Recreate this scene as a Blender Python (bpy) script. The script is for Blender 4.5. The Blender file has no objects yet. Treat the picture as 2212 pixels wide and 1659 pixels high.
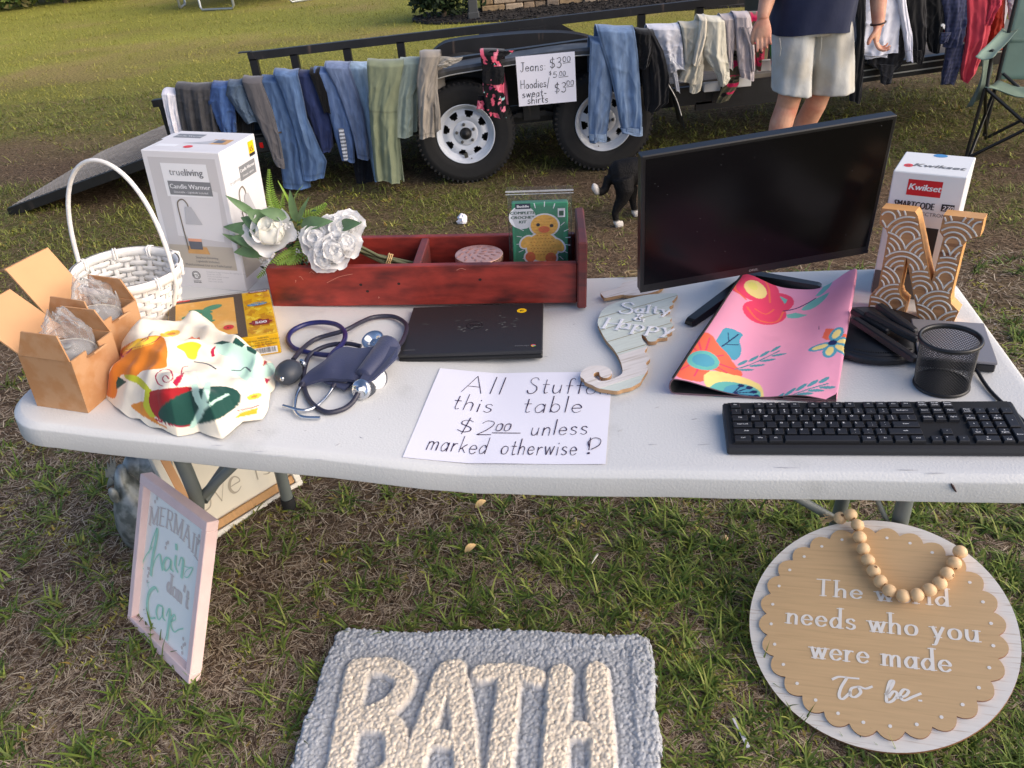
import bpy, math, random
import numpy as np
from mathutils import Vector, Matrix
rnd = random.Random(7); nr = np.random.RandomState(11)
sc = bpy.context.scene
# ------------------------------------------------------------------ camera
FPX, PITCH, ROLL, HC = 1716.565, 0.55476, -0.09212, 1.52777      # focal length in pixels of a 2212 wide frame
_cp, _sp, _cr, _sr = math.cos(PITCH), math.sin(PITCH), math.cos(ROLL), math.sin(ROLL)
_r = Vector((1, 0, 0)); _u = Vector((0, _sp, _cp)); FW = Vector((0, _cp, -_sp))
CR = _r*_cr + _u*_sr; CU = _u*_cr - _r*_sr
CAM = Vector((0, 0, HC))
cd = bpy.data.cameras.new('camera'); cam = bpy.data.objects.new('camera', cd); sc.collection.objects.link(cam)
cd.sensor_width = 36; cd.lens = FPX/2212*36; cd.clip_start = .05; cd.clip_end = 2000
m3 = Matrix((CR, CU, -FW)).transposed(); cam.matrix_world = Matrix.Translation(CAM) @ m3.to_4x4()
sc.camera = cam
# ------------------------------------------------------------------ light
SUN_EL, SUN_AZ = math.radians(27), math.radians(112)              # azimuth clockwise from +Y
w = bpy.data.worlds.new('World'); sc.world = w; w.use_nodes = True
nt = w.node_tree; nt.nodes.clear()
sky = nt.nodes.new('ShaderNodeTexSky'); sky.sky_type = 'NISHITA'; sky.sun_disc = False
sky.sun_elevation = SUN_EL; sky.sun_rotation = SUN_AZ; sky.air_density = .65; sky.dust_density = 2.0; sky.ozone_density = 1.0
bg = nt.nodes.new('ShaderNodeBackground'); bg.inputs[1].default_value = .15
wo = nt.nodes.new('ShaderNodeOutputWorld'); nt.links.new(sky.outputs[0], bg.inputs[0]); nt.links.new(bg.outputs[0], wo.inputs[0])
sl = bpy.data.lights.new('sun', 'SUN'); sl.energy = 1.5; sl.angle = math.radians(85); sl.color = (1, .83, .64)
so = bpy.data.objects.new('sun', sl); sc.collection.objects.link(so)
sd = Vector((math.sin(SUN_AZ)*math.cos(SUN_EL), math.cos(SUN_AZ)*math.cos(SUN_EL), math.sin(SUN_EL)))
so.rotation_euler = sd.to_track_quat('Z', 'Y').to_euler(); so.location = (6, -3, 5)
sc.view_settings.view_transform = 'Standard'; sc.view_settings.look = 'None'
sc.view_settings.exposure = 0.78; sc.view_settings.gamma = 1
sc.cycles.max_bounces = 6; sc.cycles.transparent_max_bounces = 16; sc.cycles.use_denoising = True

# ------------------------------------------------------------------ placing helpers: a pixel ray met with a real surface
def ray(x, y): return FW + CR*((x-1106)/FPX) - CU*((y-829.5)/FPX)
def gz(x, y, z=0.):
    d = ray(x, y); return CAM + d*((z-HC)/d.z)
def PY(x, y, yy):
    d = ray(x, y); return CAM + d*(yy/d.y)
def PN(x, y, p0, n):
    d = ray(x, y); return CAM + d*(((p0-CAM).dot(n))/d.dot(n))
def ground_h(x, y):                                               # the lawn rises a little at the table's left end
    return .085*np.exp(-((x+1.0)/.75)**2-((y-1.95)/.55)**2)
def G(x, y, dz=0.):
    z = 0.
    for _ in range(12):
        q = gz(x, y, z+dz); z = float(ground_h(q.x, q.y))
    return gz(x, y, z+dz)
ZT = .74
EX = Vector((.9794, -.2018, 0)); EY = Vector((.2018, .9794, 0)); FRC = Vector((.9766, 1.5824, ZT)); TD = .7505; TL = 1.80
def zs(s): return .012-.026*s/.93 if s < .93 else -.014+.076*(s-.93)/.87
def T(x, y, dz=0.):                                               # pixel to table top
    z = ZT
    for _ in range(25):
        q = gz(x, y, z+dz); z = .7*(ZT+zs((FRC-q).dot(EX)))+.3*z
    return gz(x, y, z+dz)
def tup(p):                                                       # table normal at p
    k = -.028 if (FRC-p).dot(EX) < .93 else .0874
    return (EX*k+Vector((0, 0, 1))).normalized()
def frame(o, xd, up=Vector((0, 0, 1))):
    z = up.normalized(); x = (xd - z*xd.dot(z)).normalized(); y = z.cross(x)
    return Matrix.Translation(o) @ Matrix((x, y, z)).transposed().to_4x4()
def tframe(px, ang, dz=0.):                                       # frame on the table at pixel px, turned by ang from the long side
    p = T(*px); u = tup(p); a = math.radians(ang)
    return frame(p+u*dz, EX*math.cos(a)+EY*math.sin(a), u)

# ------------------------------------------------------------------ mesh builder
class MB:
    def __init__(s): s.v = []; s.f = []; s.m = []; s.sm = []; s.c = None
    def add(s, vs, fs, mi=0, smooth=False, M=None):
        o = len(s.v)
        s.v += [tuple(M @ Vector(p)) for p in vs] if M else [tuple(p) for p in vs]
        for f in fs: s.f.append([o+i for i in f]); s.m.append(mi); s.sm.append(smooth)
        return s
    def box(s, c, d, mi=0, M=None, bev=0., rot=None):
        x, y, z = d[0]/2, d[1]/2, d[2]/2; R_ = Matrix.Translation(c)
        if rot is not None: R_ = R_ @ rot.to_4x4()
        if M is not None: R_ = M @ R_
        if bev <= 0:
            vs = [(i*x, j*y, k*z) for i in (-1, 1) for j in (-1, 1) for k in (-1, 1)]
            fs = [(0, 1, 3, 2), (4, 6, 7, 5), (0, 4, 5, 1), (2, 3, 7, 6), (0, 2, 6, 4), (1, 5, 7, 3)]
            return s.add(vs, fs, mi, False, R_)
        b = min(bev, x*.49, y*.49, z*.49)
        vs = []; ix = {}
        for i in (-1, 1):
            for j in (-1, 1):
                for k in (-1, 1):
                    for a in range(3):
                        p = [i*(x-b), j*(y-b), k*(z-b)]; p[a] = (i*x, j*y, k*z)[a]
                        ix[(i, j, k, a)] = len(vs); vs.append(p)
        fs = []
        for a in range(3):
            b1, b2 = (a+1) % 3, (a+2) % 3
            for sg in (-1, 1):
                q = []
                for u, v in ((-1, -1), (1, -1), (1, 1), (-1, 1)):
                    t = [0, 0, 0]; t[a] = sg; t[b1] = u; t[b2] = v; q.append(ix[(t[0], t[1], t[2], a)])
                fs.append(q if sg > 0 else q[::-1])
        for a in range(3):
            b1, b2 = (a+1) % 3, (a+2) % 3
            for u in (-1, 1):
                for v in (-1, 1):
                    def K(sa, ax):
                        t = [0, 0, 0]; t[a] = sa; t[b1] = u; t[b2] = v; return ix[(t[0], t[1], t[2], ax)]
                    q = [K(-1, b1), K(1, b1), K(1, b2), K(-1, b2)]
                    fs.append(q if u*v < 0 else q[::-1])
        for i in (-1, 1):
            for j in (-1, 1):
                for k in (-1, 1):
                    q = [ix[(i, j, k, a)] for a in range(3)]; fs.append(q if i*j*k > 0 else q[::-1])
        return s.add(vs, fs, mi, False, R_)
    def prism(s, pts, z0, z1, mi=0, M=None, side=None, smooth=False):     # 2D outline (ccw) extruded along z
        n = len(pts); vs = [(p[0], p[1], z0) for p in pts]+[(p[0], p[1], z1) for p in pts]
        s.add(vs, [list(range(n))[::-1], list(range(n, 2*n))], mi, False, M)
        return s.add(vs, [(i, (i+1) % n, n+(i+1) % n, n+i) for i in range(n)], mi if side is None else side, smooth, M)
    def tube(s, pts, r, n=8, mi=0, M=None, cap=True, smooth=True, flat=1.):
        pts = [Vector(p) for p in pts]; rs = r if isinstance(r, (list, tuple)) else [r]*len(pts)
        vs = []; fs = []; up = None
        for i, p in enumerate(pts):
            d = (pts[min(i+1, len(pts)-1)]-pts[max(i-1, 0)])
            if d.length < 1e-9: d = Vector((0, 0, 1))
            d.normalize()
            if up is None: up = d.orthogonal().normalized() if abs(d.z) > .95 else Vector((0, 0, 1))
            a = d.cross(up)
            if a.length < 1e-5: a = d.orthogonal()
            a.normalize(); up = a.cross(d).normalized()
            for k in range(n):
                t = 2*math.pi*k/n; vs.append(p+a*(math.cos(t)*rs[i])+up*(math.sin(t)*rs[i]*flat))
        for i in range(len(pts)-1):
            for k in range(n): fs.append((i*n+k, i*n+(k+1) % n, (i+1)*n+(k+1) % n, (i+1)*n+k))
        s.add(vs, fs, mi, smooth, M)
        if cap:
            e = len(pts)-1; s.add(vs[:n], [list(range(n))[::-1]], mi, False, M); s.add(vs[e*n:], [list(range(n))], mi, False, M)
        return s
    def lathe(s, prof, n=32, mi=0, M=None, smooth=True, sx=1., sy=1., cap=False):
        vs = []; fs = []
        for r, z in prof:
            for k in range(n):
                t = 2*math.pi*k/n; vs.append((math.cos(t)*r*sx, math.sin(t)*r*sy, z))
        for i in range(len(prof)-1):
            for k in range(n): fs.append((i*n+k, i*n+(k+1) % n, (i+1)*n+(k+1) % n, (i+1)*n+k))
        s.add(vs, fs, mi, smooth, M)
        if cap: s.add(vs[:n], [list(range(n))[::-1]], mi, False, M); s.add(vs[-n:], [list(range(n))], mi, False, M)
        return s
    def loft(s, rings, mi=0, M=None, cap=True, smooth=True):                # rings: equal length lists of points
        n = len(rings[0]); vs = [p for r_ in rings for p in r_]
        fs = [(i*n+k, i*n+(k+1) % n, (i+1)*n+(k+1) % n, (i+1)*n+k) for i in range(len(rings)-1) for k in range(n)]
        if cap: fs += [list(range(n))[::-1], list(range((len(rings)-1)*n, len(rings)*n))]
        return s.add(vs, fs, mi, smooth, M)
    def sphere(s, c, r, mi=0, M=None, nu=14, nv=9, sc=(1, 1, 1)):
        pr = [(math.sin(math.pi*i/nv)*r+1e-6, -math.cos(math.pi*i/nv)*r) for i in range(nv+1)]
        R_ = Matrix.Translation(c) @ Matrix.Diagonal((*sc, 1))
        return s.lathe(pr, nu, mi, M @ R_ if M else R_)
    def quad(s, a, b, c, d, mi=0, M=None): return s.add([a, b, c, d], [(0, 1, 2, 3)], mi, False, M)

def link(o): sc.collection.objects.link(o); return o
def tag(o, label, cat, group=None, kind=None):
    if label: o['label'] = label
    if cat: o['category'] = cat
    if group: o['group'] = group
    if kind: o['kind'] = kind
    return o
def obj(name, mb, mats, parent=None, col=None, M=None):
    me = bpy.data.meshes.new(name); me.from_pydata(mb.v, [], mb.f)
    if not isinstance(mats, (list, tuple)): mats = [mats]
    for m_ in mats: me.materials.append(m_)
    me.polygons.foreach_set('material_index', mb.m); me.polygons.foreach_set('use_smooth', mb.sm)
    if col is not None: setcol(me, col)
    me.update(); o = link(bpy.data.objects.new(name, me))
    if parent is not None: o.parent = parent
    if M is not None: o.matrix_local = M
    return o
def setcol(me, col):
    a = me.color_attributes.new('Col', 'FLOAT_COLOR', 'POINT'); c = np.ones((len(me.vertices), 4), np.float32)
    c[:, :3] = col; a.data.foreach_set('color', c.ravel())
def npobj(name, V, F, mats, parent=None, col=None, smooth=True, mi=None):
    V = np.asarray(V, np.float32); F = np.asarray(F, np.int32); me = bpy.data.meshes.new(name)
    k = F.shape[1]; me.vertices.add(len(V)); me.vertices.foreach_set('co', V.ravel())
    me.loops.add(F.size); me.loops.foreach_set('vertex_index', F.ravel())
    me.polygons.add(len(F)); me.polygons.foreach_set('loop_start', np.arange(0, F.size, k, dtype=np.int32))
    me.polygons.foreach_set('use_smooth', np.full(len(F), smooth))
    for m_ in (mats if isinstance(mats, (list, tuple)) else [mats]): me.materials.append(m_)
    if mi is not None: me.polygons.foreach_set('material_index', np.asarray(mi, np.int32))
    if col is not None: setcol(me, col)
    me.update(calc_edges=True); me.validate()
    o = link(bpy.data.objects.new(name, me))
    if parent is not None: o.parent = parent
    return o
def thing(name, label, cat, M=None, group=None):
    o = link(bpy.data.objects.new(name, None)); o.empty_display_size = .05
    if M is not None: o.matrix_world = M
    return tag(o, label, cat, group)
def gridfaces(nu, nv, wrap=False):                                  # vertices ordered v-major: index = v*nu+u
    a = np.arange(nv-1)[:, None]*nu; u = np.arange(nu if wrap else nu-1)[None]; u1 = (u+1) % nu
    return np.stack([a+u, a+u1, a+nu+u1, a+nu+u], -1).reshape(-1, 4)

# ------------------------------------------------------------------ numpy noise
_perm = nr.rand(256, 256)
def vnoise(x, y):
    x = np.asarray(x, float); y = np.asarray(y, float); xi = np.floor(x).astype(int); yi = np.floor(y).astype(int)
    fx = x-xi; fy = y-yi; fx = fx*fx*(3-2*fx); fy = fy*fy*(3-2*fy)
    g = lambda i, j: _perm[i & 255, j & 255]
    return (g(xi, yi)*(1-fx)+g(xi+1, yi)*fx)*(1-fy)+(g(xi, yi+1)*(1-fx)+g(xi+1, yi+1)*fx)*fy
def fbm(x, y, o=4):
    s = 0; a = .5
    for i in range(o): s = s+a*vnoise(x*2**i+i*17.3, y*2**i+i*9.1); a *= .5
    return s

# ------------------------------------------------------------------ materials
def L(c): return tuple(((v/12.92) if v <= .04045 else ((v+.055)/1.055)**2.4) for v in (x/255 for x in c))   # picture colour to linear
def mat(name, col, rough=.6, metal=0., var=.12, scale=8., st=(1, 1, 1), bump=0., bscale=None, attr=False, col2=None, c2scale=None, c2lo=.45, c2hi=.6, c2st=None, spec=.5, coat=0., detail=6., alpha=None, trans=0., sheen=0., emis=0.):
    m = bpy.data.materials.new(name); m.use_nodes = True; n = m.node_tree.nodes; l = m.node_tree.links
    b = n['Principled BSDF']; b.inputs['Roughness'].default_value = rough; b.inputs['Metallic'].default_value = metal
    b.inputs['Specular IOR Level'].default_value = spec; b.inputs['Coat Weight'].default_value = coat
    if sheen: b.inputs['Sheen Weight'].default_value = sheen
    if trans: b.inputs['Transmission Weight'].default_value = trans
    tc = n.new('ShaderNodeTexCoord')
    def noise(sc_, st_, dt=detail):
        mp = n.new('ShaderNodeMapping'); mp.inputs['Scale'].default_value = st_; l.new(tc.outputs['Object'], mp.inputs['Vector'])
        t = n.new('ShaderNodeTexNoise'); t.inputs['Scale'].default_value = sc_; t.inputs['Detail'].default_value = dt; l.new(mp.outputs[0], t.inputs['Vector']); return t
    if attr:
        a = n.new('ShaderNodeVertexColor'); a.layer_name = 'Col'; src = a.outputs['Color']
    else:
        rgb = n.new('ShaderNodeRGB'); rgb.outputs[0].default_value = (*col, 1); src = rgb.outputs[0]
    if col2 is not None:
        t = noise(c2scale or scale, c2st or st); rp = n.new('ShaderNodeMapRange'); rp.inputs[1].default_value = c2lo; rp.inputs[2].default_value = c2hi
        l.new(t.outputs['Fac'], rp.inputs[0]); mx = n.new('ShaderNodeMix'); mx.data_type = 'RGBA'
        l.new(rp.outputs[0], mx.inputs['Factor']); l.new(src, mx.inputs['A']); mx.inputs['B'].default_value = (*col2, 1); src = mx.outputs['Result']
    if var > 0:
        t = noise(scale, st); mr = n.new('ShaderNodeMapRange'); mr.inputs[1].default_value = .3; mr.inputs[2].default_value = .7
        mr.inputs[3].default_value = 1-var; mr.inputs[4].default_value = 1+var; l.new(t.outputs['Fac'], mr.inputs[0])
        mx = n.new('ShaderNodeMix'); mx.data_type = 'RGBA'; mx.blend_type = 'MULTIPLY'; mx.inputs['Factor'].default_value = 1
        l.new(src, mx.inputs['A']); l.new(mr.outputs[0], mx.inputs['B']); src = mx.outputs['Result']
    l.new(src, b.inputs['Base Color'])
    if bump > 0:
        t = noise(bscale or scale*3, st); bp = n.new('ShaderNodeBump'); bp.inputs['Strength'].default_value = 1.; bp.inputs['Distance'].default_value = bump
        l.new(t.outputs['Fac'], bp.inputs['Height']); l.new(bp.outputs[0], b.inputs['Normal'])
    return m
def thin_mat(name, col, tr=.35, rough=.6):                             # petals: part of the light passes through
    m = mat(name, col, rough, var=.04, scale=30); n = m.node_tree.nodes; l = m.node_tree.links; p = n['Principled BSDF']; o = n['Material Output']
    t = n.new('ShaderNodeBsdfTranslucent'); t.inputs[0].default_value = (*col, 1); x = n.new('ShaderNodeMixShader'); x.inputs[0].default_value = tr
    l.new(p.outputs[0], x.inputs[1]); l.new(t.outputs[0], x.inputs[2]); l.new(x.outputs[0], o.inputs[0]); return m
def film(name, tint=(1, 1, 1), clear=.78, rough=.08, bump=.004, bscale=30, base=.8):
    m = bpy.data.materials.new(name); m.use_nodes = True; n = m.node_tree.nodes; l = m.node_tree.links; n.clear()
    o = n.new('ShaderNodeOutputMaterial'); tr = n.new('ShaderNodeBsdfTransparent'); tr.inputs[0].default_value = (*tint, 1)
    p = n.new('ShaderNodeBsdfPrincipled'); p.inputs['Base Color'].default_value = (base, base, base, 1); p.inputs['Roughness'].default_value = rough; p.inputs['Specular IOR Level'].default_value = 1.
    tc = n.new('ShaderNodeTexCoord'); t = n.new('ShaderNodeTexNoise'); t.inputs['Scale'].default_value = bscale; t.inputs['Detail'].default_value = 3; l.new(tc.outputs['Object'], t.inputs['Vector'])
    bp = n.new('ShaderNodeBump'); bp.inputs['Distance'].default_value = bump; l.new(t.outputs['Fac'], bp.inputs['Height']); l.new(bp.outputs[0], p.inputs['Normal'])
    fr = n.new('ShaderNodeLayerWeight'); fr.inputs['Blend'].default_value = .25; l.new(bp.outputs[0], fr.inputs['Normal'])
    mr = n.new('ShaderNodeMapRange'); mr.inputs[3].default_value = 1-clear; mr.inputs[4].default_value = min(1, 1.7*(1-clear)+.3); l.new(fr.outputs['Fresnel'], mr.inputs[0])
    mx = n.new('ShaderNodeMixShader'); l.new(mr.outputs[0], mx.inputs[0]); l.new(tr.outputs[0], mx.inputs[1]); l.new(p.outputs[0], mx.inputs[2]); l.new(mx.outputs[0], o.inputs[0])
    return m

# ------------------------------------------------------------------ lettering
def smooth_line(pts, n=7):
    if len(pts) < 3: return [tuple(p) for p in pts]
    P = [pts[0]]+list(pts)+[pts[-1]]; out = []
    for i in range(1, len(P)-2):
        for k in range(n):
            t = k/n; a, b, c, d = P[i-1], P[i], P[i+1], P[i+2]
            out.append(tuple(.5*((2*b[j])+(-a[j]+c[j])*t+(2*a[j]-5*b[j]+4*c[j]-d[j])*t*t+(-a[j]+3*b[j]-3*c[j]+d[j])*t**3) for j in range(len(b))))
    return out+[tuple(pts[-1])]
_GL = '''a .5|C.4,.38 .3,.5 .15,.47 .03,.25 .12,.02 .28,.03 .4,.2|L.42,.5 .42,0
b .48|L.05,1 .05,0|C.05,.3 .18,.5 .36,.43 .43,.24 .34,.03 .16,.01 .05,.15
c .46|C.41,.38 .28,.5 .1,.44 .03,.24 .12,.03 .28,0 .42,.12
d .5|C.4,.38 .3,.5 .15,.47 .03,.25 .12,.02 .28,.03 .4,.2|L.42,1 .42,0
e .47|C.04,.26 .24,.27 .42,.28 .4,.4 .26,.51 .1,.44 .03,.24 .12,.04 .28,0 .43,.1
f .36|C.4,.92 .3,1 .18,.9 .16,.7 .16,.3 .16,0|L0,.5 .34,.5
g .5|C.4,.38 .3,.5 .15,.47 .03,.25 .12,.02 .28,.03 .4,.2|C.42,.5 .42,.2 .42,-.2 .3,-.35 .08,-.3
h .48|L.05,1 .05,0|C.05,.3 .15,.46 .28,.5 .39,.4 .4,.2 .4,0
i .16|L.07,.5 .07,0|L.07,.7 .07,.76
j .2|C.1,.5 .1,.1 .1,-.2 0,-.34 -.1,-.3|L.1,.7 .1,.76
k .46|L.05,1 .05,0|L.4,.5 .05,.18|L.16,.27 .42,0
l .14|L.06,1 .06,0
m .72|L.05,.5 .05,0|C.05,.3 .13,.46 .24,.5 .33,.42 .34,.2 .34,0|C.34,.3 .43,.46 .54,.5 .63,.42 .64,.2 .64,0
n .48|L.05,.5 .05,0|C.05,.3 .15,.46 .28,.5 .39,.4 .4,.2 .4,0
o .5|C.24,.5 .09,.43 .03,.25 .1,.05 .25,0 .4,.06 .46,.26 .4,.44 .24,.5
p .5|L.05,.5 .05,-.4|C.05,.3 .18,.5 .36,.43 .43,.24 .34,.03 .16,.01 .05,.15
q .5|C.4,.38 .3,.5 .15,.47 .03,.25 .12,.02 .28,.03 .4,.2|L.42,.5 .42,-.4
r .34|L.05,.5 .05,0|C.05,.26 .13,.42 .22,.5 .33,.48
s .42|C.36,.43 .25,.51 .1,.46 .08,.34 .2,.27 .34,.2 .36,.08 .22,-.01 .04,.06
t .36|C.16,.85 .16,.5 .16,.15 .22,.01 .34,.06|L.02,.55 .33,.55
u .5|C.05,.5 .05,.2 .12,.02 .25,0 .36,.1 .42,.3|L.42,.5 .42,0
v .44|L.02,.5 .21,0|L.21,0 .4,.5
w .66|L.02,.5 .17,0|L.17,0 .32,.48|L.32,.48 .47,0|L.47,0 .62,.5
x .44|L.03,.5 .4,0|L.4,.5 .03,0
y .46|L.02,.5 .21,.02|C.42,.5 .3,.22 .2,-.05 .1,-.32 -.02,-.36
z .44|L.04,.5 .38,.5|L.38,.5 .04,0|L.04,0 .4,0
A .7|L.3,1 .02,0|L.3,1 .62,0|L.12,.36 .52,.36
B .6|L.06,1 .06,0|C.06,1 .4,.98 .47,.76 .36,.56 .06,.53|C.06,.53 .44,.5 .54,.26 .4,.02 .06,0
C .66|C.58,.8 .4,.98 .14,.88 .03,.5 .14,.1 .4,.01 .6,.2
D .68|L.06,1 .06,0|C.06,1 .36,.98 .58,.78 .62,.48 .54,.18 .34,.02 .06,0
E .56|L.06,1 .06,0|L.06,1 .5,1|L.06,.54 .42,.54|L.06,0 .52,0
F .52|L.06,1 .06,0|L.06,1 .5,1|L.06,.54 .4,.54
H .68|L.06,1 .06,0|L.6,1 .6,0|L.06,.52 .6,.52
I .2|L.1,1 .1,0
J .5|L.1,1 .5,1|C.34,1 .34,.4 .28,.06 .12,0 .02,.16
K .6|L.06,1 .06,0|L.52,1 .06,.42|L.2,.56 .56,0
L .5|L.06,1 .06,0|L.06,0 .46,0
M .86|L.06,1 .06,0|L.06,1 .41,.05|L.41,.05 .76,1|L.76,1 .76,0
N .68|L.06,1 .06,0|L.06,1 .6,0|L.6,1 .6,0
O .76|C.36,1 .12,.88 .03,.5 .12,.12 .36,0 .6,.12 .69,.5 .6,.88 .36,1
P .56|L.06,1 .06,0|C.06,1 .42,.97 .5,.72 .4,.48 .06,.46
R .62|L.06,1 .06,0|C.06,1 .42,.97 .5,.74 .4,.52 .06,.5|L.26,.5 .58,0
S .54|C.46,.84 .34,.99 .12,.94 .07,.74 .22,.57 .42,.42 .47,.2 .32,.01 .1,.03 .02,.2
T .64|L.02,1 .6,1|L.31,1 .31,0
U .66|C.06,1 .06,.3 .16,.03 .33,0 .5,.04 .6,.3 .6,1
V .6|L.02,1 .3,0|L.3,0 .58,1
W .86|L.02,1 .2,0|L.2,0 .42,.95|L.42,.95 .63,0|L.63,0 .82,1
Y .6|L.02,1 .3,.5|L.58,1 .3,.5|L.3,.5 .3,0
& .7|C.62,.3 .5,.08 .28,0 .06,.14 .12,.42 .36,.66 .4,.88 .26,1 .12,.86 .2,.62 .42,.28 .66,0
$ .56|C.46,.8 .3,.9 .1,.8 .1,.6 .28,.5 .46,.36 .46,.16 .26,.06 .04,.18|L.3,1.06 .24,-.08
0 .56|C.26,1 .08,.85 .04,.5 .1,.1 .28,0 .46,.12 .5,.5 .44,.88 .26,1
1 .3|L.06,.8 .18,1|L.18,1 .18,0
2 .56|C.06,.8 .2,.98 .42,.92 .46,.7 .3,.36 .06,.06 .04,.02|L.04,.02 .5,.04
3 .52|C.06,.9 .24,1 .42,.9 .4,.66 .2,.54|C.2,.54 .42,.46 .46,.2 .28,0 .04,.1
5 .5|L.44,1 .12,.98|L.12,.98 .08,.56|C.08,.56 .28,.62 .45,.46 .44,.18 .26,0 .04,.08
7 .5|L.04,1 .48,1|L.48,1 .18,0
! .2|L.1,1 .1,.26|L.1,.08 .1,0
. .2|L.07,.02 .1,.04
, .2|L.1,.08 .04,-.1
- .36|L.04,.3 .3,.3
/ .4|L.34,1.1 .02,-.15
' .16|L.08,1 .05,.74
: .2|L.09,.42 .09,.46|L.09,.06 .09,.1'''
GLY = {}
for _l in _GL.split('\n'):
    _h, *_st = _l.split('|'); _ch, _ad = _h.split(' ')
    GLY[_ch] = (float(_ad), [(s_[0], [tuple(float(q) for q in p_.split(',')) for p_ in s_[1:].split(' ')]) for s_ in _st])
def text_width(t, gap=.12): return sum((GLY[c][0]+gap) if c in GLY else .42 for c in t)-gap
def strokes(t, size, x=0., y=0., gap=.12, slant=0., jit=0., align='L'):
    if align == 'C': x -= text_width(t, gap)*size/2
    out = []
    for c in t:
        if c not in GLY: x += .42*size; continue
        ad, st = GLY[c]; jy = rnd.uniform(-jit, jit)*size; js = 1+rnd.uniform(-jit, jit)
        for k, p in st:
            q = [(x+(a*js+slant*b)*size, y+jy+b*js*size) for a, b in p]
            out.append((k, smooth_line(q) if k == 'C' else q))
        x += (ad+gap)*size
    return out
def ribbon(mb, pts, wf, z, mi=0, M=None):                           # flat stroke with round-ish ends; wf(direction, t) gives the width
    n = len(pts)
    if n < 2: return
    vs = []; L_ = []
    for i, p in enumerate(pts):
        a = pts[max(i-1, 0)]; b = pts[min(i+1, n-1)]; d = (b[0]-a[0], b[1]-a[1]); l = math.hypot(*d) or 1e-9; d = (d[0]/l, d[1]/l)
        ww = wf(d, i/(n-1))/2; o = 0
        if i == 0: o = -ww*.6
        if i == n-1: o = ww*.6
        nx, ny = -d[1], d[0]; c = (p[0]+d[0]*o, p[1]+d[1]*o)
        vs += [(c[0]+nx*ww, c[1]+ny*ww, z), (c[0]-nx*ww, c[1]-ny*ww, z)]
    mb.add(vs, [(2*i+1, 2*i+3, 2*i+2, 2*i) for i in range(n-1)], mi, False, M)
_zc = [0]
def pen(mb, st, w, z=.0004, mi=0, M=None, style='mono', f=None):     # style: mono pen, serif face with stressed strokes, brush
    for k, pts in st:
        _zc[0] = (_zc[0]+1) % 7; zz = z+_zc[0]*.00005
        if f: pts = [f(p) for p in pts]
        if style == 'mono': ph_ = rnd.uniform(0, 6); wf = lambda d, t, ph_=ph_: w*(.92+.26*math.sin(5*t+ph_)+.12*math.sin(17*t+ph_*3))
        elif style == 'serif': wf = lambda d, t: w*(.38+.62*abs(d[1])**1.3)
        else: wf = lambda d, t: w*(.3+.7*max(0, -d[1])+.18*abs(d[0]))*(.55+.9*math.sin(math.pi*min(1, max(0, t)))**.6)
        ribbon(mb, pts, wf, zz, mi, M)
        if style == 'serif' and k == 'L':
            (x0, y0), (x1, y1) = pts[0], pts[-1]; l = math.hypot(x1-x0, y1-y0)
            if abs(y1-y0) > .45*l and l > 2*w:
                for (px, py) in (pts[0], pts[-1]): ribbon(mb, [(px-w*1.05, py), (px+w*1.05, py)], lambda d, t: w*.3, zz+.00003, mi, M)
_fc = {}
def font2d(t):
    if t not in _fc:
        c = bpy.data.curves.new('t', 'FONT'); c.body = t; c.resolution_u = 2; o = bpy.data.objects.new('t', c); me = o.to_mesh()
        vs = [(v.co.x, v.co.y) for v in me.vertices]; fs = [tuple(p.vertices) for p in me.polygons]
        o.to_mesh_clear(); bpy.data.objects.remove(o); bpy.data.curves.remove(c)
        xs = [v[0] for v in vs] or [0]; _fc[t] = (vs, fs, min(xs), max(xs))
    return _fc[t]
def print_text(mb, t, x, y, size, z=.0004, mi=0, M=None, align='L', sx=1., slant=0., bold=0.):
    vs, fs, x0, x1 = font2d(t); wd = (x1-x0)*size*sx
    ox = x-(wd/2 if align == 'C' else wd if align == 'R' else 0)
    for i, b in enumerate((0, bold) if bold else (0,)):
        mb.add([(ox+((p[0]-x0)*sx+slant*p[1]+b)*size, y+p[1]*size, z+i*.00006) for p in vs], fs, mi, False, M)
def disc(mb, x, y, r, z, mi=0, M=None, n=20, ry=None, rot=0.):
    ry = ry or r; c, s_ = math.cos(rot), math.sin(rot); vs = []
    for k in range(n):
        a = 2*math.pi*k/n; u, v = r*math.cos(a), ry*math.sin(a); vs.append((x+c*u-s_*v, y+s_*u+c*v, z))
    mb.add(vs, [list(range(n))], mi, False, M)
def rectp(mb, x0, y0, x1, y1, z, mi=0, M=None): mb.quad((x0, y0, z), (x1, y0, z), (x1, y1, z), (x0, y1, z), mi, M)
def poly(mb, pts, z, mi=0, M=None): mb.add([(p[0], p[1], z) for p in pts], [list(range(len(pts)))], mi, False, M)
WALL = Matrix.Rotation(math.pi/2, 4, 'X')                            # local xy print plane to an upright face looking at -Y

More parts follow.
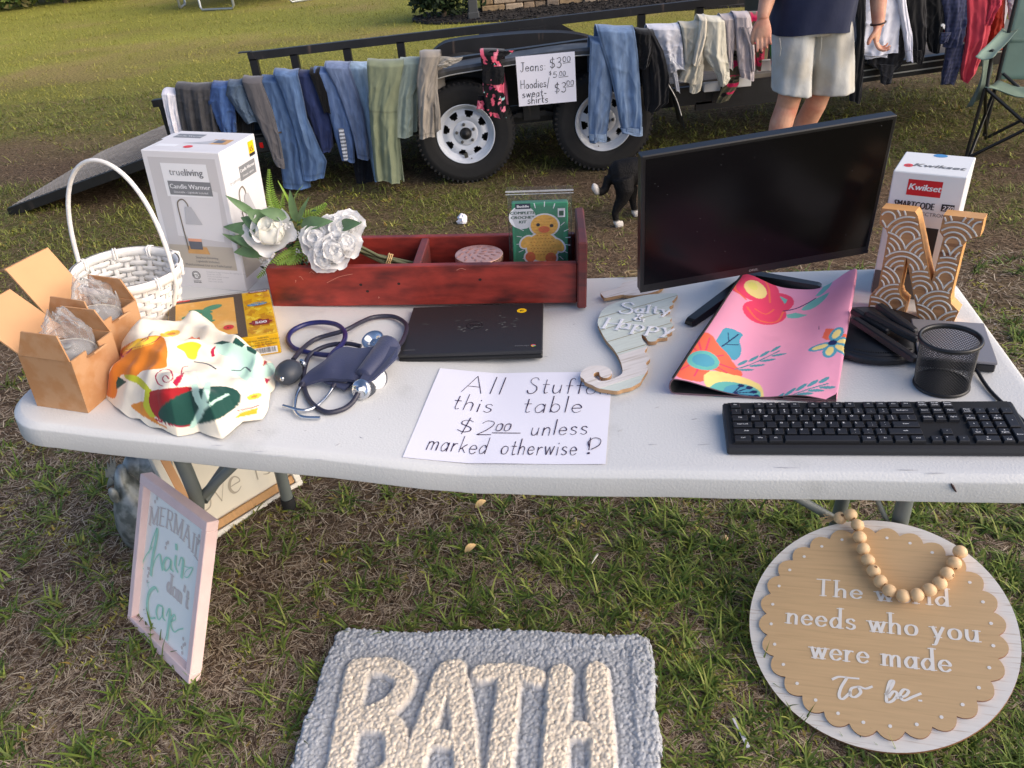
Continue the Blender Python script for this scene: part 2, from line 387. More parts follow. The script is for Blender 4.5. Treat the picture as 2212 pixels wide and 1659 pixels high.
# ------------------------------------------------------------------ painting a pattern on to points of a cloth
def inpoly(X, Y, P):
    r = np.zeros(X.shape, bool); n = len(P)
    for i in range(n):
        (x0, y0), (x1, y1) = P[i], P[(i+1) % n]
        if y0 == y1: continue
        c = ((Y > min(y0, y1)) & (Y <= max(y0, y1)) & (X < (Y-y0)*(x1-x0)/(y1-y0)+x0)); r ^= c
    return r
def paint(X, Y, base, layers):
    C = np.empty((len(X), 3)); C[:] = base
    for ly in layers:
        k = ly[0]
        if k == 'e':
            _, cx, cy, rx, ry, a, col = ly; c, s_ = math.cos(math.radians(a)), math.sin(math.radians(a)); dx, dy = X-cx, Y-cy
            m = ((c*dx+s_*dy)/rx)**2+((-s_*dx+c*dy)/ry)**2 < 1
        elif k == 'p':
            q = ly[1]; n_ = len(q); q = smooth_line(list(q[-2:])+list(q)+list(q[:2]), 4)[8:8+4*n_] if n_ > 5 else q; m = inpoly(X, Y, q); col = ly[2]
        elif k == 'l':
            pts = smooth_line(ly[1], 5); m = np.zeros(len(X), bool); wd = ly[2]; col = ly[3]
            for (x0, y0), (x1, y1) in zip(pts[:-1], pts[1:]):
                dx, dy = x1-x0, y1-y0; t = np.clip(((X-x0)*dx+(Y-y0)*dy)/(dx*dx+dy*dy+1e-12), 0, 1); m |= (X-x0-t*dx)**2+(Y-y0-t*dy)**2 < (wd/2)**2
        C[m] = col
    return C
# ================================================================== SETTING: lawn
def green_mask(x, y):                                               # where the living grass grows thick (0..1)
    g = fbm(x*.55+3.1, y*.8+7.7, 4)*1.0+.25*vnoise(x*2.7, y*2.7)
    g = g + .10*np.exp(-((x-.35)/.75)**2-((y-1.6)/.5)**2) - .14*np.exp(-((x+1.3)/.7)**2-((y-1.15)/.6)**2) + .1*np.exp(-((x-2.4)/1.6)**2-((y-3.6)/1.1)**2)
    g = np.where(y < 2.4, .40+(g-.40)*.62+.05, g)
    g = g - .24*np.exp(-((x-.1)/2.2)**2-((y-3.9)/1.1)**2) + .16*np.exp(-((x+3.2)/1.8)**2-((y-8.2)/1.0)**2) - .1*np.exp(-((x+2.5)/1.4)**2-((y-6.3)/.7)**2)
    g = g + np.where(y > 8, .08, 0)
    return np.clip((g-.40)/.28, 0, 1)
def axis(lo, hi, n, k=3.2):
    t = np.linspace(-1, 1, n); s_ = np.sinh(k*t)/np.sinh(k); return np.where(s_ < 0, -s_*lo, s_*hi)
gx = axis(-260, 260, 281, 6.2); gy = axis(-40, 420, 321, 6.2)+1.6
X, Y = np.meshgrid(gx, gy); Zg = ground_h(X, Y)+.006*(fbm(X*3, Y*3, 3)-.45)*(np.hypot(X, Y) < 30)
gm = green_mask(X, Y).ravel(); far = np.clip((Y.ravel()-6)/7, 0, 1); nn = fbm(X.ravel()*.35+2, Y.ravel()*1.1, 4)
brown = np.array(L((104, 86, 68))); brownf = np.array(L((168, 150, 90))); gr = np.array(L((100, 98, 52))); grf = np.array(L((158, 156, 70)))
cb = brown*(1-far[:, None])+brownf*far[:, None]; cg = gr*(1-far[:, None])+grf*far[:, None]
colg = cb*(1-gm[:, None])+cg*gm[:, None]; colg = colg*(.72+.56*nn[:, None])
M_lawn = mat('lawn', (1, 1, 1), .95, var=.5, scale=34, bump=.012, bscale=60, attr=True, col2=L((66, 52, 38)), c2scale=55, c2lo=.52, c2hi=.7, spec=.15)
o = npobj('lawn', np.stack([X.ravel(), Y.ravel(), Zg.ravel()], 1), gridfaces(len(gx), len(gy)), M_lawn, col=colg); o['kind'] = 'structure'

# ================================================================== TABLE
def tpt(s_, t_, dz=0.): q = FRC-EX*s_+EY*t_; return Vector((q.x, q.y, ZT+zs(s_)+dz))
def table_ring(inset, dz, r=.10):
    far_, near_ = [], []; ss = [r*(1-math.cos(a*math.pi/16)) for a in range(9)]
    ss = ss+list(np.linspace(.14, .88, 9))+[.91, .93, .95]+list(np.linspace(1.0, TL-.12, 9))+[TL-q for q in ss[::-1]]
    for s_ in ss:
        e = min(s_, TL-s_); ins = r-math.sqrt(max(0, r*r-(r-e)**2)) if e < r else 0
        s2 = inset+s_*(TL-2*inset)/TL; wav = .0012*math.sin(s_*23)+.0009*math.sin(s_*61)
        far_.append(tpt(s2, -ins-inset, dz)); near_.append(tpt(s2, -TD+ins+inset+wav, dz))
    return far_, near_
M_plast = mat('white_plastic', L((217, 217, 215)), .42, var=.035, scale=3, col2=L((190, 190, 186)), c2scale=7, c2lo=.6, c2hi=.8, bump=.0006, bscale=260, spec=.4)
M_leg = mat('grey_steel', L((106, 112, 109)), .45, var=.08, scale=14, metal=.0)
table = thing('folding_table', 'long white plastic folding table sagging in the middle, covered with sale goods', 'table', Matrix.Translation((.09, 1.45, 0)))
TI = table.matrix_world.inverted()
mb = MB(); rings = []; first = None
for ins, dz in ((.022, 0), (.0115, -.0002), (.0095, -.0008), (.0018, -.0082), (.0008, -.0100), (.0006, -.012), (-.0012, -.0445), (-.0004, -.0462), (.002, -.0472), (.012, -.0475), (.013, -.040), (.03, -.040)):
    f_, n_ = table_ring(ins, dz); rings.append(f_+n_[::-1]); first = first or (f_, n_); last = (f_, n_)
mb.loft([r_ for r_ in rings], cap=False)
for (f_, n_), fl in ((first, 0), (last, 1)):
    k = len(f_); mb.add(f_+n_, [((i, i+1, k+i+1, k+i) if fl else (k+i, k+i+1, i+1, i)) for i in range(k-1)], 0, True)
obj('tabletop', mb, M_plast, table, M=TI)
M_scuff = mat('scuff_mark', L((192, 192, 196)), .6, var=.1, scale=60); M_dark = mat('dark_speck', L((52, 30, 34)), .6)
mb = MB()
for (px, py, ln, a) in ((560, 975, .03, .2), (600, 985, .05, .12), (690, 993, .02, 0), (470, 962, .025, .2), (1150, 820, .02, 2), (1340, 930, .015, 1), (1500, 905, .012, .5), (1520, 960, .02, .3), (1960, 1015, .03, 0), (1700, 1010, .04, 0), (760, 735, .01, 0), (1000, 770, .006, 1), (1250, 640, .008, .3), (560, 690, .006, 2), (1420, 880, .012, .8), (1480, 820, .006, 1.9), (1350, 760, .009, .2), (780, 945, .010, 2.4), (660, 930, .006, .9), (1410, 960, .016, .1), (1180, 640, .005, 1), (560, 930, .008, .2), (1950, 840, .006, 1.1), (2150, 700, .006, .4), (1240, 700, .012, 1.2), (820, 905, .006, 1), (1180, 770, .008, 0), (2020, 1022, .03, .1), (1560, 640, .014, .4), (730, 960, .018, 1.2)):
    q = T(px, py, .0006); d = EX*math.cos(a)+EY*math.sin(a)*.5
    mb.tube([q-d*ln/2, q, q+d*ln/2], [.0002, .0011, .0002], 5, flat=.25)
obj('scuffs', mb, M_scuff, table, M=TI)
mb = MB(); q = PN(2059, 1052, FRC-EY*(TD+.001), EY); mb.tube([q+EX*-.004+Vector((0, 0, .006)), q, q+EX*.006-Vector((0, 0, .009))], [.001, .0022, .001], 6)
for px, py in ((2062, 1330),) if 0 else ((2060, 760), (1440, 1790)) if 0 else (): pass
obj('speck', mb, M_dark, table, M=TI)
M_cap = mat('black_rubber', L((34, 34, 35)), .8)
def sm3_(p): return [Vector(q) for q in smooth_line([tuple(v) for v in p], 5)]
def leg(s0, s1, tt, rad_=.017):
    a = tpt(s0, tt, -.05); b = tpt(s1, tt); gzv = float(ground_h(b.x, b.y)); b.z = gzv+.035
    l_ = obj('leg', MB().tube([a, b], rad_, 14), M_leg, table, M=TI); obj('foot_cap', MB().tube([b, Vector((b.x, b.y, gzv-.005))], rad_+.003, 14), M_cap, l_)
def bar(nm, p, q, r_): obj(nm, MB().tube([tpt(p[0], p[1])*1+Vector((0, 0, p[2]-tpt(p[0], p[1]).z)), tpt(q[0], q[1])+Vector((0, 0, q[2]-tpt(q[0], q[1]).z))], r_, 12), M_leg, table, M=TI)
q_ = [tpt(1.735, -.42, -.05), tpt(1.70, -.42), G(380, 1300)]; q_[1].z = .34; obj('leg', MB().tube(sm3_([q_[0], q_[0].lerp(q_[1], .8), q_[1].lerp(q_[2], .15), q_[2]]), .017, 14), M_leg, table, M=TI)
leg(1.64, 1.66, -.12); leg(.045, .045, -.2, .019); leg(.12, .16, -.1, .017)
bar('crossbar', (1.70, -.41, .335), (1.65, -.13, .40), .014); bar('brace', (1.695, -.41, .35), (1.30, -.33, .69), .012)
bar('crossbar', (.05, -.19, .25), (.13, -.11, .25), .012); bar('brace', (.95, -.2, .69), (.12, -.16, .10), .011); bar('brace', (.115, -.2, .26), (.03, -.2, .09), .006)

# ================================================================== THINGS ON THE TABLE
M_card = mat('cardboard', L((188, 146, 108)), .85, var=.06, scale=9, st=(1, 1, 1), col2=L((180, 132, 90)), c2scale=30, bump=.0003, bscale=120, spec=.2)
M_cardin = mat('cardboard_inside', L((206, 160, 118)), .9, var=.05, scale=12, spec=.15)
M_film = film('clear_film', (.98, .98, .99), .84, .1, .005, 42, .7); M_blackpot = mat('black_enamel', L((28, 28, 30)), .3, var=.1)
M_rim = mat('cream_rim', L((226, 222, 206)), .4); M_glass = film('lid_glass', (.82, .86, .88), .6, .05, .0005, 10); M_knob = mat('grey_knob', L((150, 156, 160)), .25)
def card_box(M, wd, dp, ht, label, flaps):
    t = thing('cardboard_box', label, 'box', M); th = .003
    mb = MB()                                                        # four walls and a bottom, all with thickness
    mb.box((0, -dp/2+th/2, ht/2), (wd, th, ht)); mb.box((0, dp/2-th/2, ht/2), (wd, th, ht))
    mb.box((-wd/2+th/2, 0, ht/2), (th, dp-2*th, ht)); mb.box((0, 0, th/2+.001), (wd-2*th, dp-2*th, th))
    # right wall with the little slot for the tuck tab
    z1 = ht-.014; mb.box((wd/2-th/2, 0, z1/2), (th, dp-2*th, z1))
    mb.box((wd/2-th/2, -dp*.31, ht-.007), (th, dp*.38-2*th, .014)); mb.box((wd/2-th/2, dp*.31, ht-.007), (th, dp*.38-2*th, .014))
    obj('body', mb, [M_card], t)
    for nm, pts, hinge, ang, ax in flaps:                            # flap outline in its own plane, hinge point, opening angle
        mb = MB().prism(pts, -th/2, th/2, bevel if 0 else 0); R_ = Matrix.Translation(hinge) @ ax @ Matrix.Rotation(math.radians(ang), 4, 'X')
        obj(nm, mb, M_cardin if nm == 'lid_flap' else M_card, t, M=R_)
    return t
RZ = lambda a: Matrix.Rotation(math.radians(a), 4, 'Z')
def flap(w_, d_, ch=.012): return [(-w_/2, 0), (w_/2, 0), (w_/2-ch, d_), (-w_/2+ch, d_)]
def box_flaps(wd, dp, ht, lid_ang):
    return [('side_flap', flap(wd-.004, .046, .016), (0, -dp/2, ht), -95+180 if 0 else 82, RZ(0) @ Matrix.Rotation(0, 4, 'X')),
            ('side_flap', flap(wd-.004, .046, .016), (0, dp/2, ht), 98, RZ(0)),
            ('tuck_tab', [(-.02, 0), (.02, 0), (.017, .02), (-.017, .02)], (wd/2-.001, .0, ht-.012), 28, RZ(90) @ RZ(180)),
            ('lid_flap', flap(dp-.004, wd, .001), (-wd/2, 0, ht), lid_ang, RZ(90)),
            ('lid_lip', flap(dp-.004, .026, .008), (-wd/2-math.cos(math.radians(lid_ang))*wd, 0, ht+math.sin(math.radians(lid_ang))*wd), lid_ang-78, RZ(90))]
def pot(M, name, label, bag):
    t = thing(name, label, 'kitchenware', M)
    obj('pot', MB().lathe([(.001, -.085), (.04, -.085), (.045, -.02), (.046, 0)], 32), M_blackpot, t)
    obj('rim', MB().lathe([(.0465, -.002), (.0485, 0), (.0485, .0025), (.0465, .004), (.044, .003)], 40), M_rim, t)
    ld = obj('lid', MB().lathe([(.0445, .003), (.04, .0055), (.025, .009), (.001, .011)], 40), M_glass, t)
    obj('knob', MB().lathe([(.001, .017), (.008, .017), (.009, .015), (.006, .0115)], 20), M_knob, ld)
    # crumpled clear bag bunched over the lid
    nu, nv = 72, 40; V = []
    for j in range(nv):
        v = j/(nv-1)
        for i in range(nu):
            a = 2*math.pi*i/nu; n1 = float(fbm(math.cos(a)*2.3+5+bag, math.sin(a)*2.3+v*3.2+bag, 3)); n2 = float(vnoise(a*3.1+bag*7, v*7.)); n3 = abs(float(vnoise(a*5+bag*3, v*4+9))-.5)
            rr = .046*(1-v**2.2*.82)*(1+.75*(n1-.45)*min(1, 2*v)+.5*n3*v); z = .003+.062*v*(.75+.75*n1)+.012*(n2-.5)
            V.append((math.cos(a)*rr-.022*v*v, math.sin(a)*rr+.012*v, z))
    npobj('plastic_bag', V, gridfaces(nu, nv, True), M_film, t)
    return t
fA = tframe((138, 886), -3); fB = tframe((250, 797), -2)
pA = T(191.5, 894); uA = tup(pA); MA = frame(pA, Vector((.965, -.262, 0)), uA) @ Matrix.Translation((-.054, .057, .0005))
card_box(MA, .106, .112, .108, 'open brown cardboard box at the table corner, lid flap bent back', box_flaps(.106, .112, .108, 38))
pot(MA @ Matrix.Translation((0, -.002, .088)) @ Matrix.Rotation(math.radians(4), 4, 'Y'), 'lidded_pot', 'glass lidded pot with a cream rim in a clear bag in the front cardboard box', 1)
MB_ = MA @ Matrix.Translation((-.036, .124, .0)) @ RZ(-3)
card_box(MB_, .11, .112, .110, 'open brown cardboard box between the white basket and the nearer cardboard box', box_flaps(.11, .112, .110, 55))
pot(MB_ @ Matrix.Translation((0.004, 0, .092)) @ Matrix.Rotation(math.radians(5), 4, 'Y'), 'lidded_pot', 'glass lidded pot in a tall clear bag in the rear cardboard box by the basket', 2)

# ---- white wicker basket
M_wick = mat('white_wicker', L((228, 226, 222)), .6, var=.07, scale=25, bump=.0006, bscale=90, st=(1, 1, 4))
pB = T(303, 692); MBk = frame(pB+tup(pB)*.001, EX, tup(pB))
bk = thing('wicker_basket', 'empty round white wicker basket with a tall arched handle', 'basket', MBk)
H_ = .118; r0, r1 = .079, .106
def brad(z): q = z/H_; return r0+(r1-r0)*(q**.8)
mb = MB(); NS = 26
for k in range(NS):                                                  # upright stakes
    a = 2*math.pi*k/NS; pts = []
    for j in range(8):
        z = H_*j/7; pts.append((math.cos(a)*brad(z), math.sin(a)*brad(z), z+.002))
    mb.tube(pts, .0058, 6, flat=.22)
nrow = 9
for rw in range(nrow):
    z0 = .006+rw*(H_-.016)/nrow; hh = (H_-.02)/nrow*1.0; rings = []; n = NS*4
    for q in range(5):
        ring = []
        for k in range(n+0):
            a = 2*math.pi*k/n; w_ = math.cos(a*NS/2+math.pi*rw)*.0030; zz = (z0, z0+hh, z0+hh, z0, z0)[q]; th = (.0009, .0009, -.0009, -.0009, .0009)[q]
            r_ = brad(zz)+w_+th; ring.append((r_*math.cos(a), r_*math.sin(a), zz+.0012*math.sin(3*a+rw*2)))
        rings.append(ring)
    mb.loft(rings, cap=False)
mb.lathe([(.001, .002), (r0-.004, .002), (r0, .006)], 32)
obj('woven_body', mb, M_wick, bk)
mb = MB()
for s_ in (1, -1): mb.lathe([(r1+s_*.0025, H_-.010), (r1+s_*.006, H_-.009), (r1+s_*.0068, H_), (r1+s_*.005, H_+.008), (r1+s_*.0015, H_+.009)], 60)
for k in range(9):
    a = 2*math.pi*(k+.3)/9; M_ = RZ(math.degrees(a)) @ Matrix.Translation((r1, 0, H_-.001))
    mb.tube([(-.008, .002, -.011), (-.009, .002, .008), (0, .001, .0115), (.009, 0, .008), (.008, 0, -.011)], .0022, 6, M=M_); mb.tube([(-.008, .007, -.011), (-.009, .007, .008), (0, .006, .0115), (.009, .005, .008), (.008, .005, -.011)], .0022, 6, M=M_)
obj('rim', mb, M_wick, bk)
pts = []
for k in range(33):
    a = math.pi*k/32; x = -math.cos(a)*(r1+.006); z = .095+.255*math.sin(a)**.8; pts.append((x*(1+.02*math.sin(a)), .0, z))
pts = [(-r0-.004, 0, .02)]+pts+[(r0+.004, 0, .02)]
mbh = MB(); Rh = RZ(-4)
for i_, off in enumerate((0,)): mbh.tube(pts, .0052, 10, M=Rh, flat=.8)
obj('handle', mbh, M_wick, bk)

# ---- candle warmer carton
M_carton = mat('white_carton', L((226, 224, 226)), .45, var=.02, scale=5); M_pgrey = mat('print_pale_grey', L((205, 202, 203)), .5, var=.03, scale=4)
M_pdark = mat('print_grey', L((128, 130, 134)), .5, var=.0); M_pwhite = mat('print_white', L((238, 238, 240)), .5, var=0); M_pblack = mat('print_black', L((42, 42, 46)), .5, var=0)
M_pmid = mat('print_mid_grey', L((186, 186, 190)), .5, var=.03); M_plight = mat('print_light', L((222, 220, 222)), .5, var=.02); M_ptan = mat('print_taupe', L((190, 182, 170)), .5, var=.03)
M_pwood = mat('print_wood', L((206, 160, 104)), .5, var=.12, scale=30, st=(1, 1, 8)); M_pcandle = mat('print_candle', L((104, 108, 118)), .4, var=.06); M_pflame = mat('print_wax', L((232, 168, 138)), .5, var=.1)
M_pyel = mat('sticker_yellow', L((252, 200, 20)), .5, var=0); M_pred = mat('sticker_red', L((222, 60, 62)), .5, var=0); M_chrome = mat('print_chrome', L((120, 112, 100)), .4, var=.2, scale=30)
pC = T(533, 630); MC = frame(pC, Vector((.974, -.226, .0)), tup(pC)+Vector((-.018, .022, 0))) @ Matrix.Translation((-.0915, .083, 0))
cw, cdp, chh = .183, .166, .322
cn = thing('lamp_carton', 'tall white candle warmer carton with lamp picture standing behind the basket', 'box', MC)
mb = MB().box((0, 0, chh/2), (cw, cdp, chh), bev=.0015)
mb.box((-cw/2-.004, .04, chh-.002), (.01, .05, .0015)); obj('carton', mb, M_carton, cn)
def lamp_print(mb, cx, by, s_, fx=1.):                                # lamp picture: base, candle, arm, shade; material slots in print order
    poly(mb, [(cx-.052*s_*fx, by), (cx+.056*s_*fx, by), (cx+.046*s_*fx, by+.034*s_), (cx-.05*s_*fx, by+.036*s_)], .0008, 4)
    poly(mb, [(cx-.036*s_*fx, by+.022*s_), (cx+.026*s_*fx, by+.022*s_), (cx+.028*s_*fx, by+.064*s_), (cx-.037*s_*fx, by+.064*s_)], .0011, 5)
    poly(mb, [(cx-.037*s_*fx, by+.060*s_), (cx+.028*s_*fx, by+.060*s_), (cx+.029*s_*fx, by+.078*s_), (cx-.038*s_*fx, by+.078*s_)], .0013, 6)
    poly(mb, [(cx-.038*s_*fx, by+.074*s_), (cx+.029*s_*fx, by+.074*s_), (cx+.030*s_*fx, by+.092*s_), (cx-.039*s_*fx, by+.092*s_)], .0014, 8)
    arm = smooth_line([(cx-.046*s_*fx, by+.02*s_), (cx-.049*s_*fx, by+.12*s_), (cx-.05*s_*fx, by+.22*s_), (cx-.042*s_*fx, by+.247*s_), (cx-.02*s_*fx, by+.256*s_), (cx-.004*s_*fx, by+.24*s_), (cx, by+.222*s_)])
    ribbon(mb, arm, lambda d, t: .006*s_, .0012, 7)
    poly(mb, [(cx-.03*s_*fx, by+.142*s_), (cx+.052*s_*fx, by+.142*s_), (cx+.014*s_*fx, by+.224*s_), (cx-.016*s_*fx, by+.224*s_)], .0016, 3)
PM = [M_pgrey, M_pwhite, M_pdark, M_pmid, M_pwood, M_pcandle, M_pflame, M_chrome, M_plight, M_ptan, M_pblack, M_pyel, M_pred]
mb = MB(); rectp(mb, -.079, .052, .079, .308, .0002, 0); poly(mb, [(-.05, .13), (.062, .12), (.070, .235), (.02, .25), (-.045, .24)], .0004, 8); rectp(mb, -.079, .052, .079, .108, .0005, 9)
rectp(mb, -.052, .222, .056, .296, .0006, 1); rectp(mb, -.044, .226, .058, .257, .0009, 2)
print_text(mb, 'true', -.035, .270, .0215, .0012, 2); print_text(mb, 'living', .002, .270, .0215, .0012, 2, bold=.05)
print_text(mb, 'Candle Warmer', .007, .2405, .0146, .0013, 1, align='C', bold=.04); print_text(mb, 'Dimmable - Lightbulb Included', .007, .2305, .0066, .0013, 1, align='C')
lamp_print(mb, -.008, .088, .5)
for i_, t_ in enumerate(('Stepless Dimming', 'Lightbulb Included', 'Multifunctional Use as a Table Lamp!')): print_text(mb, t_, .01, .077-i_*.0095, .0078, .0012, 2, align='C')
for a_ in (0,): disc(mb, -.028, .034, .0105, .0004, 10); disc(mb, -.028, .034, .0092, .0006, 1); disc(mb, -.028, .034, .0082, .0008, 10); disc(mb, -.028, .034, .0070, .0010, 1)
print_text(mb, 'ETL', -.028, .0305, .0085, .0012, 10, align='C', bold=.05); rectp(mb, -.038, .0200, -.018, .0206, .0006, 10); print_text(mb, 'Intertek', -.028, .0145, .006, .0006, 10, align='C', bold=.05)
for i_, t_ in enumerate(('Guangzhou Fengge Changhao Art Lighting Co., Ltd', 'Model No. CN-04', 'PLUG IN CANDLE WARM', '120V 60Hz, 150W', 'Date Code 202405')): print_text(mb, t_, .0, .043-i_*.006, .0048, .0006, 3)
obj('front_print', mb, PM, cn, M=Matrix.Translation((0, -cdp/2, 0)) @ WALL)
mb = MB(); rectp(mb, -.073, .03, .073, .308, .0002, 8); rectp(mb, -.073, .03, .073, .108, .0004, 9)
rectp(mb, -.062, .228, -.016, .268, .0006, 1); print_text(mb, 'trueliving', -.039, .244, .0125, .0009, 2, align='C'); rectp(mb, -.014, .24, .062, .272, .0006, 2); print_text(mb, 'Candle Warmer', .024, .258, .0106, .0009, 1, align='C', bold=.04); print_text(mb, 'Dimmable - Lightbulb', .024, .2465, .006, .0009, 1, align='C')
lamp_print(mb, -.004, .07, .62); rectp(mb, .044, .279, .070, .312, .0010, 11); print_text(mb, '$', .048, .291, .0125, .0014, 10); print_text(mb, '5', .055, .289, .017, .0014, 10, bold=.04); rectp(mb, .044, .279, .070, .286, .0013, 10)
obj('side_print', mb, PM, cn, M=Matrix.Translation((cw/2, 0, 0)) @ RZ(90) @ WALL)
mb = MB(); rectp(mb, -.082, -.070, .082, .072, .0002, 8); rectp(mb, -.078, .024, -.010, .056, .0005, 2); print_text(mb, 'Candle Warmer', -.044, .034, .011, .0008, 1, align='C'); rectp(mb, -.078, -.05, -.03, -.03, .0005, 1); disc(mb, .0, -.046, .0105, .0008, 12)
poly(mb, [(-.03, -.02), (.035, -.02), (.05, .03), (.02, .0)], .0007, 3); rectp(mb, .03, -.02, .075, .02, .0006, 4); rectp(mb, .04, -.012, .062, .012, .0009, 5)
obj('top_print', mb, PM, cn, M=Matrix.Translation((0, 0, chh)))

# ---- jigsaw puzzle box
M_py = mat('puzzle_yellow', L((236, 184, 20)), .28, var=.0); M_pya = mat('puzzle_amber', L((214, 150, 16)), .28, var=0); M_pyl = mat('puzzle_lemon', L((250, 214, 60)), .28, var=0)
M_frame = mat('printed_frame', L((92, 76, 62)), .3, var=.25, scale=60, st=(1, 12, 1)); M_paint = mat('printed_canvas', L((240, 178, 84)), .3, var=.08, scale=18, col2=L((250, 214, 150)), c2scale=26, c2lo=.52, c2hi=.72)
M_pgr = mat('print_green', L((84, 152, 118)), .3, var=.1, scale=40); M_pmar = mat('print_maroon', L((150, 34, 44)), .3, var=0); M_pblue = mat('print_blue', L((40, 130, 190)), .3, var=0); M_shrink = film('shrink_wrap', (1, 1, 1), .96, .05, .0012, 25, .02)
MP = frame(T(608, 762), T(608, 762)-T(396, 790), tup(T(500, 740))) @ RZ(3)
pz = thing('puzzle_box', 'yellow 500 piece jigsaw puzzle box lying flat with an orange picture', 'puzzle', MP)
pw_, pd_, ph_ = .208, .208, .046
PZ = [M_py, M_pya, M_pyl, M_frame, M_paint, M_pgr, M_pmar, M_pwhite, M_pblack, M_pblue, M_pred]
mb = MB().box((-pw_/2, pd_/2, ph_/2), (pw_, pd_, ph_), bev=.001); obj('carton', mb, M_py, pz)
mb = MB(); rr = random.Random(3)
def facets(x0, y0, x1, y1, n, z):
    for _ in range(n):
        cx, cy = rr.uniform(x0, x1), rr.uniform(y0, y1); s_ = rr.uniform(.007, .014)
        a0 = rr.uniform(0, 6.28); p = [(min(max(cx+s_*math.cos(a0+q*2.1), x0), x1), min(max(cy+s_*math.sin(a0+q*2.1), y0), y1)) for q in range(3)]
        z += .000012; poly(mb, p, z, rr.choice((1, 2, 1, 0)))
facets(-.056, .002, -.002, pd_-.002, 70, .0001)
rectp(mb, -pw_+.001, .002, -.058, pd_-.001, .0012, 3); rectp(mb, -pw_+.014, .020, -.076, pd_-.016, .0016, 4); rectp(mb, -pw_+.004, pd_-.007, -.165, pd_-.001, .0016, 10)
# plain swirl of green leaf shapes on the orange picture
for (x, y, rx, ry, a) in ((-.10, .158, .020, .011, 20), (-.124, .146, .026, .009, -24), (-.112, .118, .010, .024, 10), (-.118, .092, .022, .006, 15), (-.150, .126, .012, .008, 0), (-.142, .066, .022, .006, -30)): _zc[0] += 1; disc(mb, x-.02, y-.004, rx, .0019+(_zc[0] % 9)*.00003, 5, ry=ry, rot=math.radians(a))
disc(mb, -.092, .052, .0105, .0024, 10); print_text(mb, '$1', -.092, .048, .008, .0027, 8, align='C')
disc(mb, -.03, .142, .021, .0016, 9, ry=.008, rot=.1); print_text(mb, 'SpongeBob', -.03, .143, .0086, .0019, 2, align='C', bold=.03); print_text(mb, 'SQUAREPANTS', -.03, .1365, .0052, .0019, 7, align='C')
rectp(mb, -.046, .044, -.012, .066, .0016, 6); disc(mb, -.048, .055, .004, .0018, 6); disc(mb, -.010, .055, .004, .0018, 6); disc(mb, -.03, .067, .004, .0018, 6); print_text(mb, '500', -.029, .0495, .016, .002, 7, align='C', bold=.06)
rectp(mb, -.044, pd_-.009, -.004, pd_-.002, .0016, 6); print_text(mb, 'AQUARIUS', -.024, pd_-.0082, .0072, .002, 7, align='C', bold=.04)
obj('top_print', mb, PZ, pz, M=Matrix.Translation((0, 0, ph_)))
mb = MB(); 
for k in range(26):
    cx = rr.uniform(-pw_+.01, -.01); s_ = rr.uniform(.008, .016); poly(mb, [(cx, rr.uniform(.004, .03)), (cx+s_, rr.uniform(.004, .02)), (cx+s_*.3, rr.uniform(.02, .042))], .0002+k*.00001, rr.choice((1, 2)))
rectp(mb, -.055, .004, -.006, .019, .001, 7)
for k in range(24):
    x = -.052+k*.0018; rectp(mb, x, .007, x+rr.uniform(.0004, .0012), .018, .0013, 8)
for i_, t_ in enumerate(('WARNING:', 'CHOKING HAZARD - Small parts.', 'MISE EN GARDE:', 'RISQUE D ETOUFFEMENT')): print_text(mb, t_, -.03, .0395-i_*.0052, .0045, .001, 8, align='C')
disc(mb, -.072, .036, .006, .001, 7); disc(mb, -.072, .036, .0048, .0012, 10); disc(mb, -.072, .036, .0038, .0014, 7); print_text(mb, 'UK', -.072, .022, .0065, .001, 8, align='C'); print_text(mb, 'CA', -.072, .016, .0065, .001, 8, align='C'); rectp(mb, -.1, .022, -.088, .034, .001, 6); disc(mb, -.094, .036, .003, .0011, 6)
obj('side_print', mb, PZ, pz, M=WALL)
mb = MB().box((-pw_/2, pd_/2, ph_/2+.0022), (pw_+.003, pd_+.003, ph_+.0038), bev=.002); obj('shrink_wrap', mb, M_shrink, pz)
# ---- red wooden planter caddy
M_redw = mat('red_stained_wood', L((142, 48, 38)), .5, var=.36, scale=9, st=(1.6, 1, 4), col2=L((72, 26, 24)), c2scale=9, c2st=(1, 1, 3), c2lo=.48, c2hi=.72, bump=.0006, bscale=40)
M_redw2 = mat('red_stained_edge', L((120, 52, 48)), .55, var=.22, scale=14, st=(1, 1, 5), col2=L((84, 44, 42)), c2scale=14, bump=.0004)
M_nail = mat('knot', L((40, 20, 18)), .7)
pa = T(590, 661); pb = T(1246, 664); CA = frame((pa+pb)/2+Vector((0, 0, .004)), pb-pa, Vector((.045, 0, 1)))
ln = (pb-pa).length; bd = .190
ca = thing('planter_caddy', 'long red stained wooden caddy with one divider holding flowers and a kit', 'wooden caddy', CA)
hf = .094
obj('front_board', MB().box((0, .009, hf/2), (ln, .018, hf), bev=.002), M_redw, ca)
obj('back_board', MB().box((0, bd-.009, hf/2), (ln, .018, hf), bev=.002), M_redw, ca)
obj('base_board', MB().box((0, bd/2, .008), (ln-.002, bd-.038, .015)), M_redw, ca)
obj('end_board', MB().box((ln/2+.0105, bd/2-.006, .073), (.020, bd+.03, .154), bev=.003), M_redw2, ca)
obj('end_board', MB().box((-ln/2+.006, bd/2, .047), (.018, bd-.038, .09), bev=.002), M_redw2, ca)
obj('divider', MB().box((-.01, bd/2, .048), (.018, bd-.038, .088), bev=.002), M_redw2, ca)
mb = MB()
for x, z in ((-.135, .052), (-.05, .053), (-.122, .036), (.13, .06)): disc(mb, x, z, .0035, .0004, 0, ry=.003)
obj('knots', mb, M_nail, ca, M=WALL)
M_scr = mat('pale_scratch', L((196, 130, 112)), .7)
mb = MB()
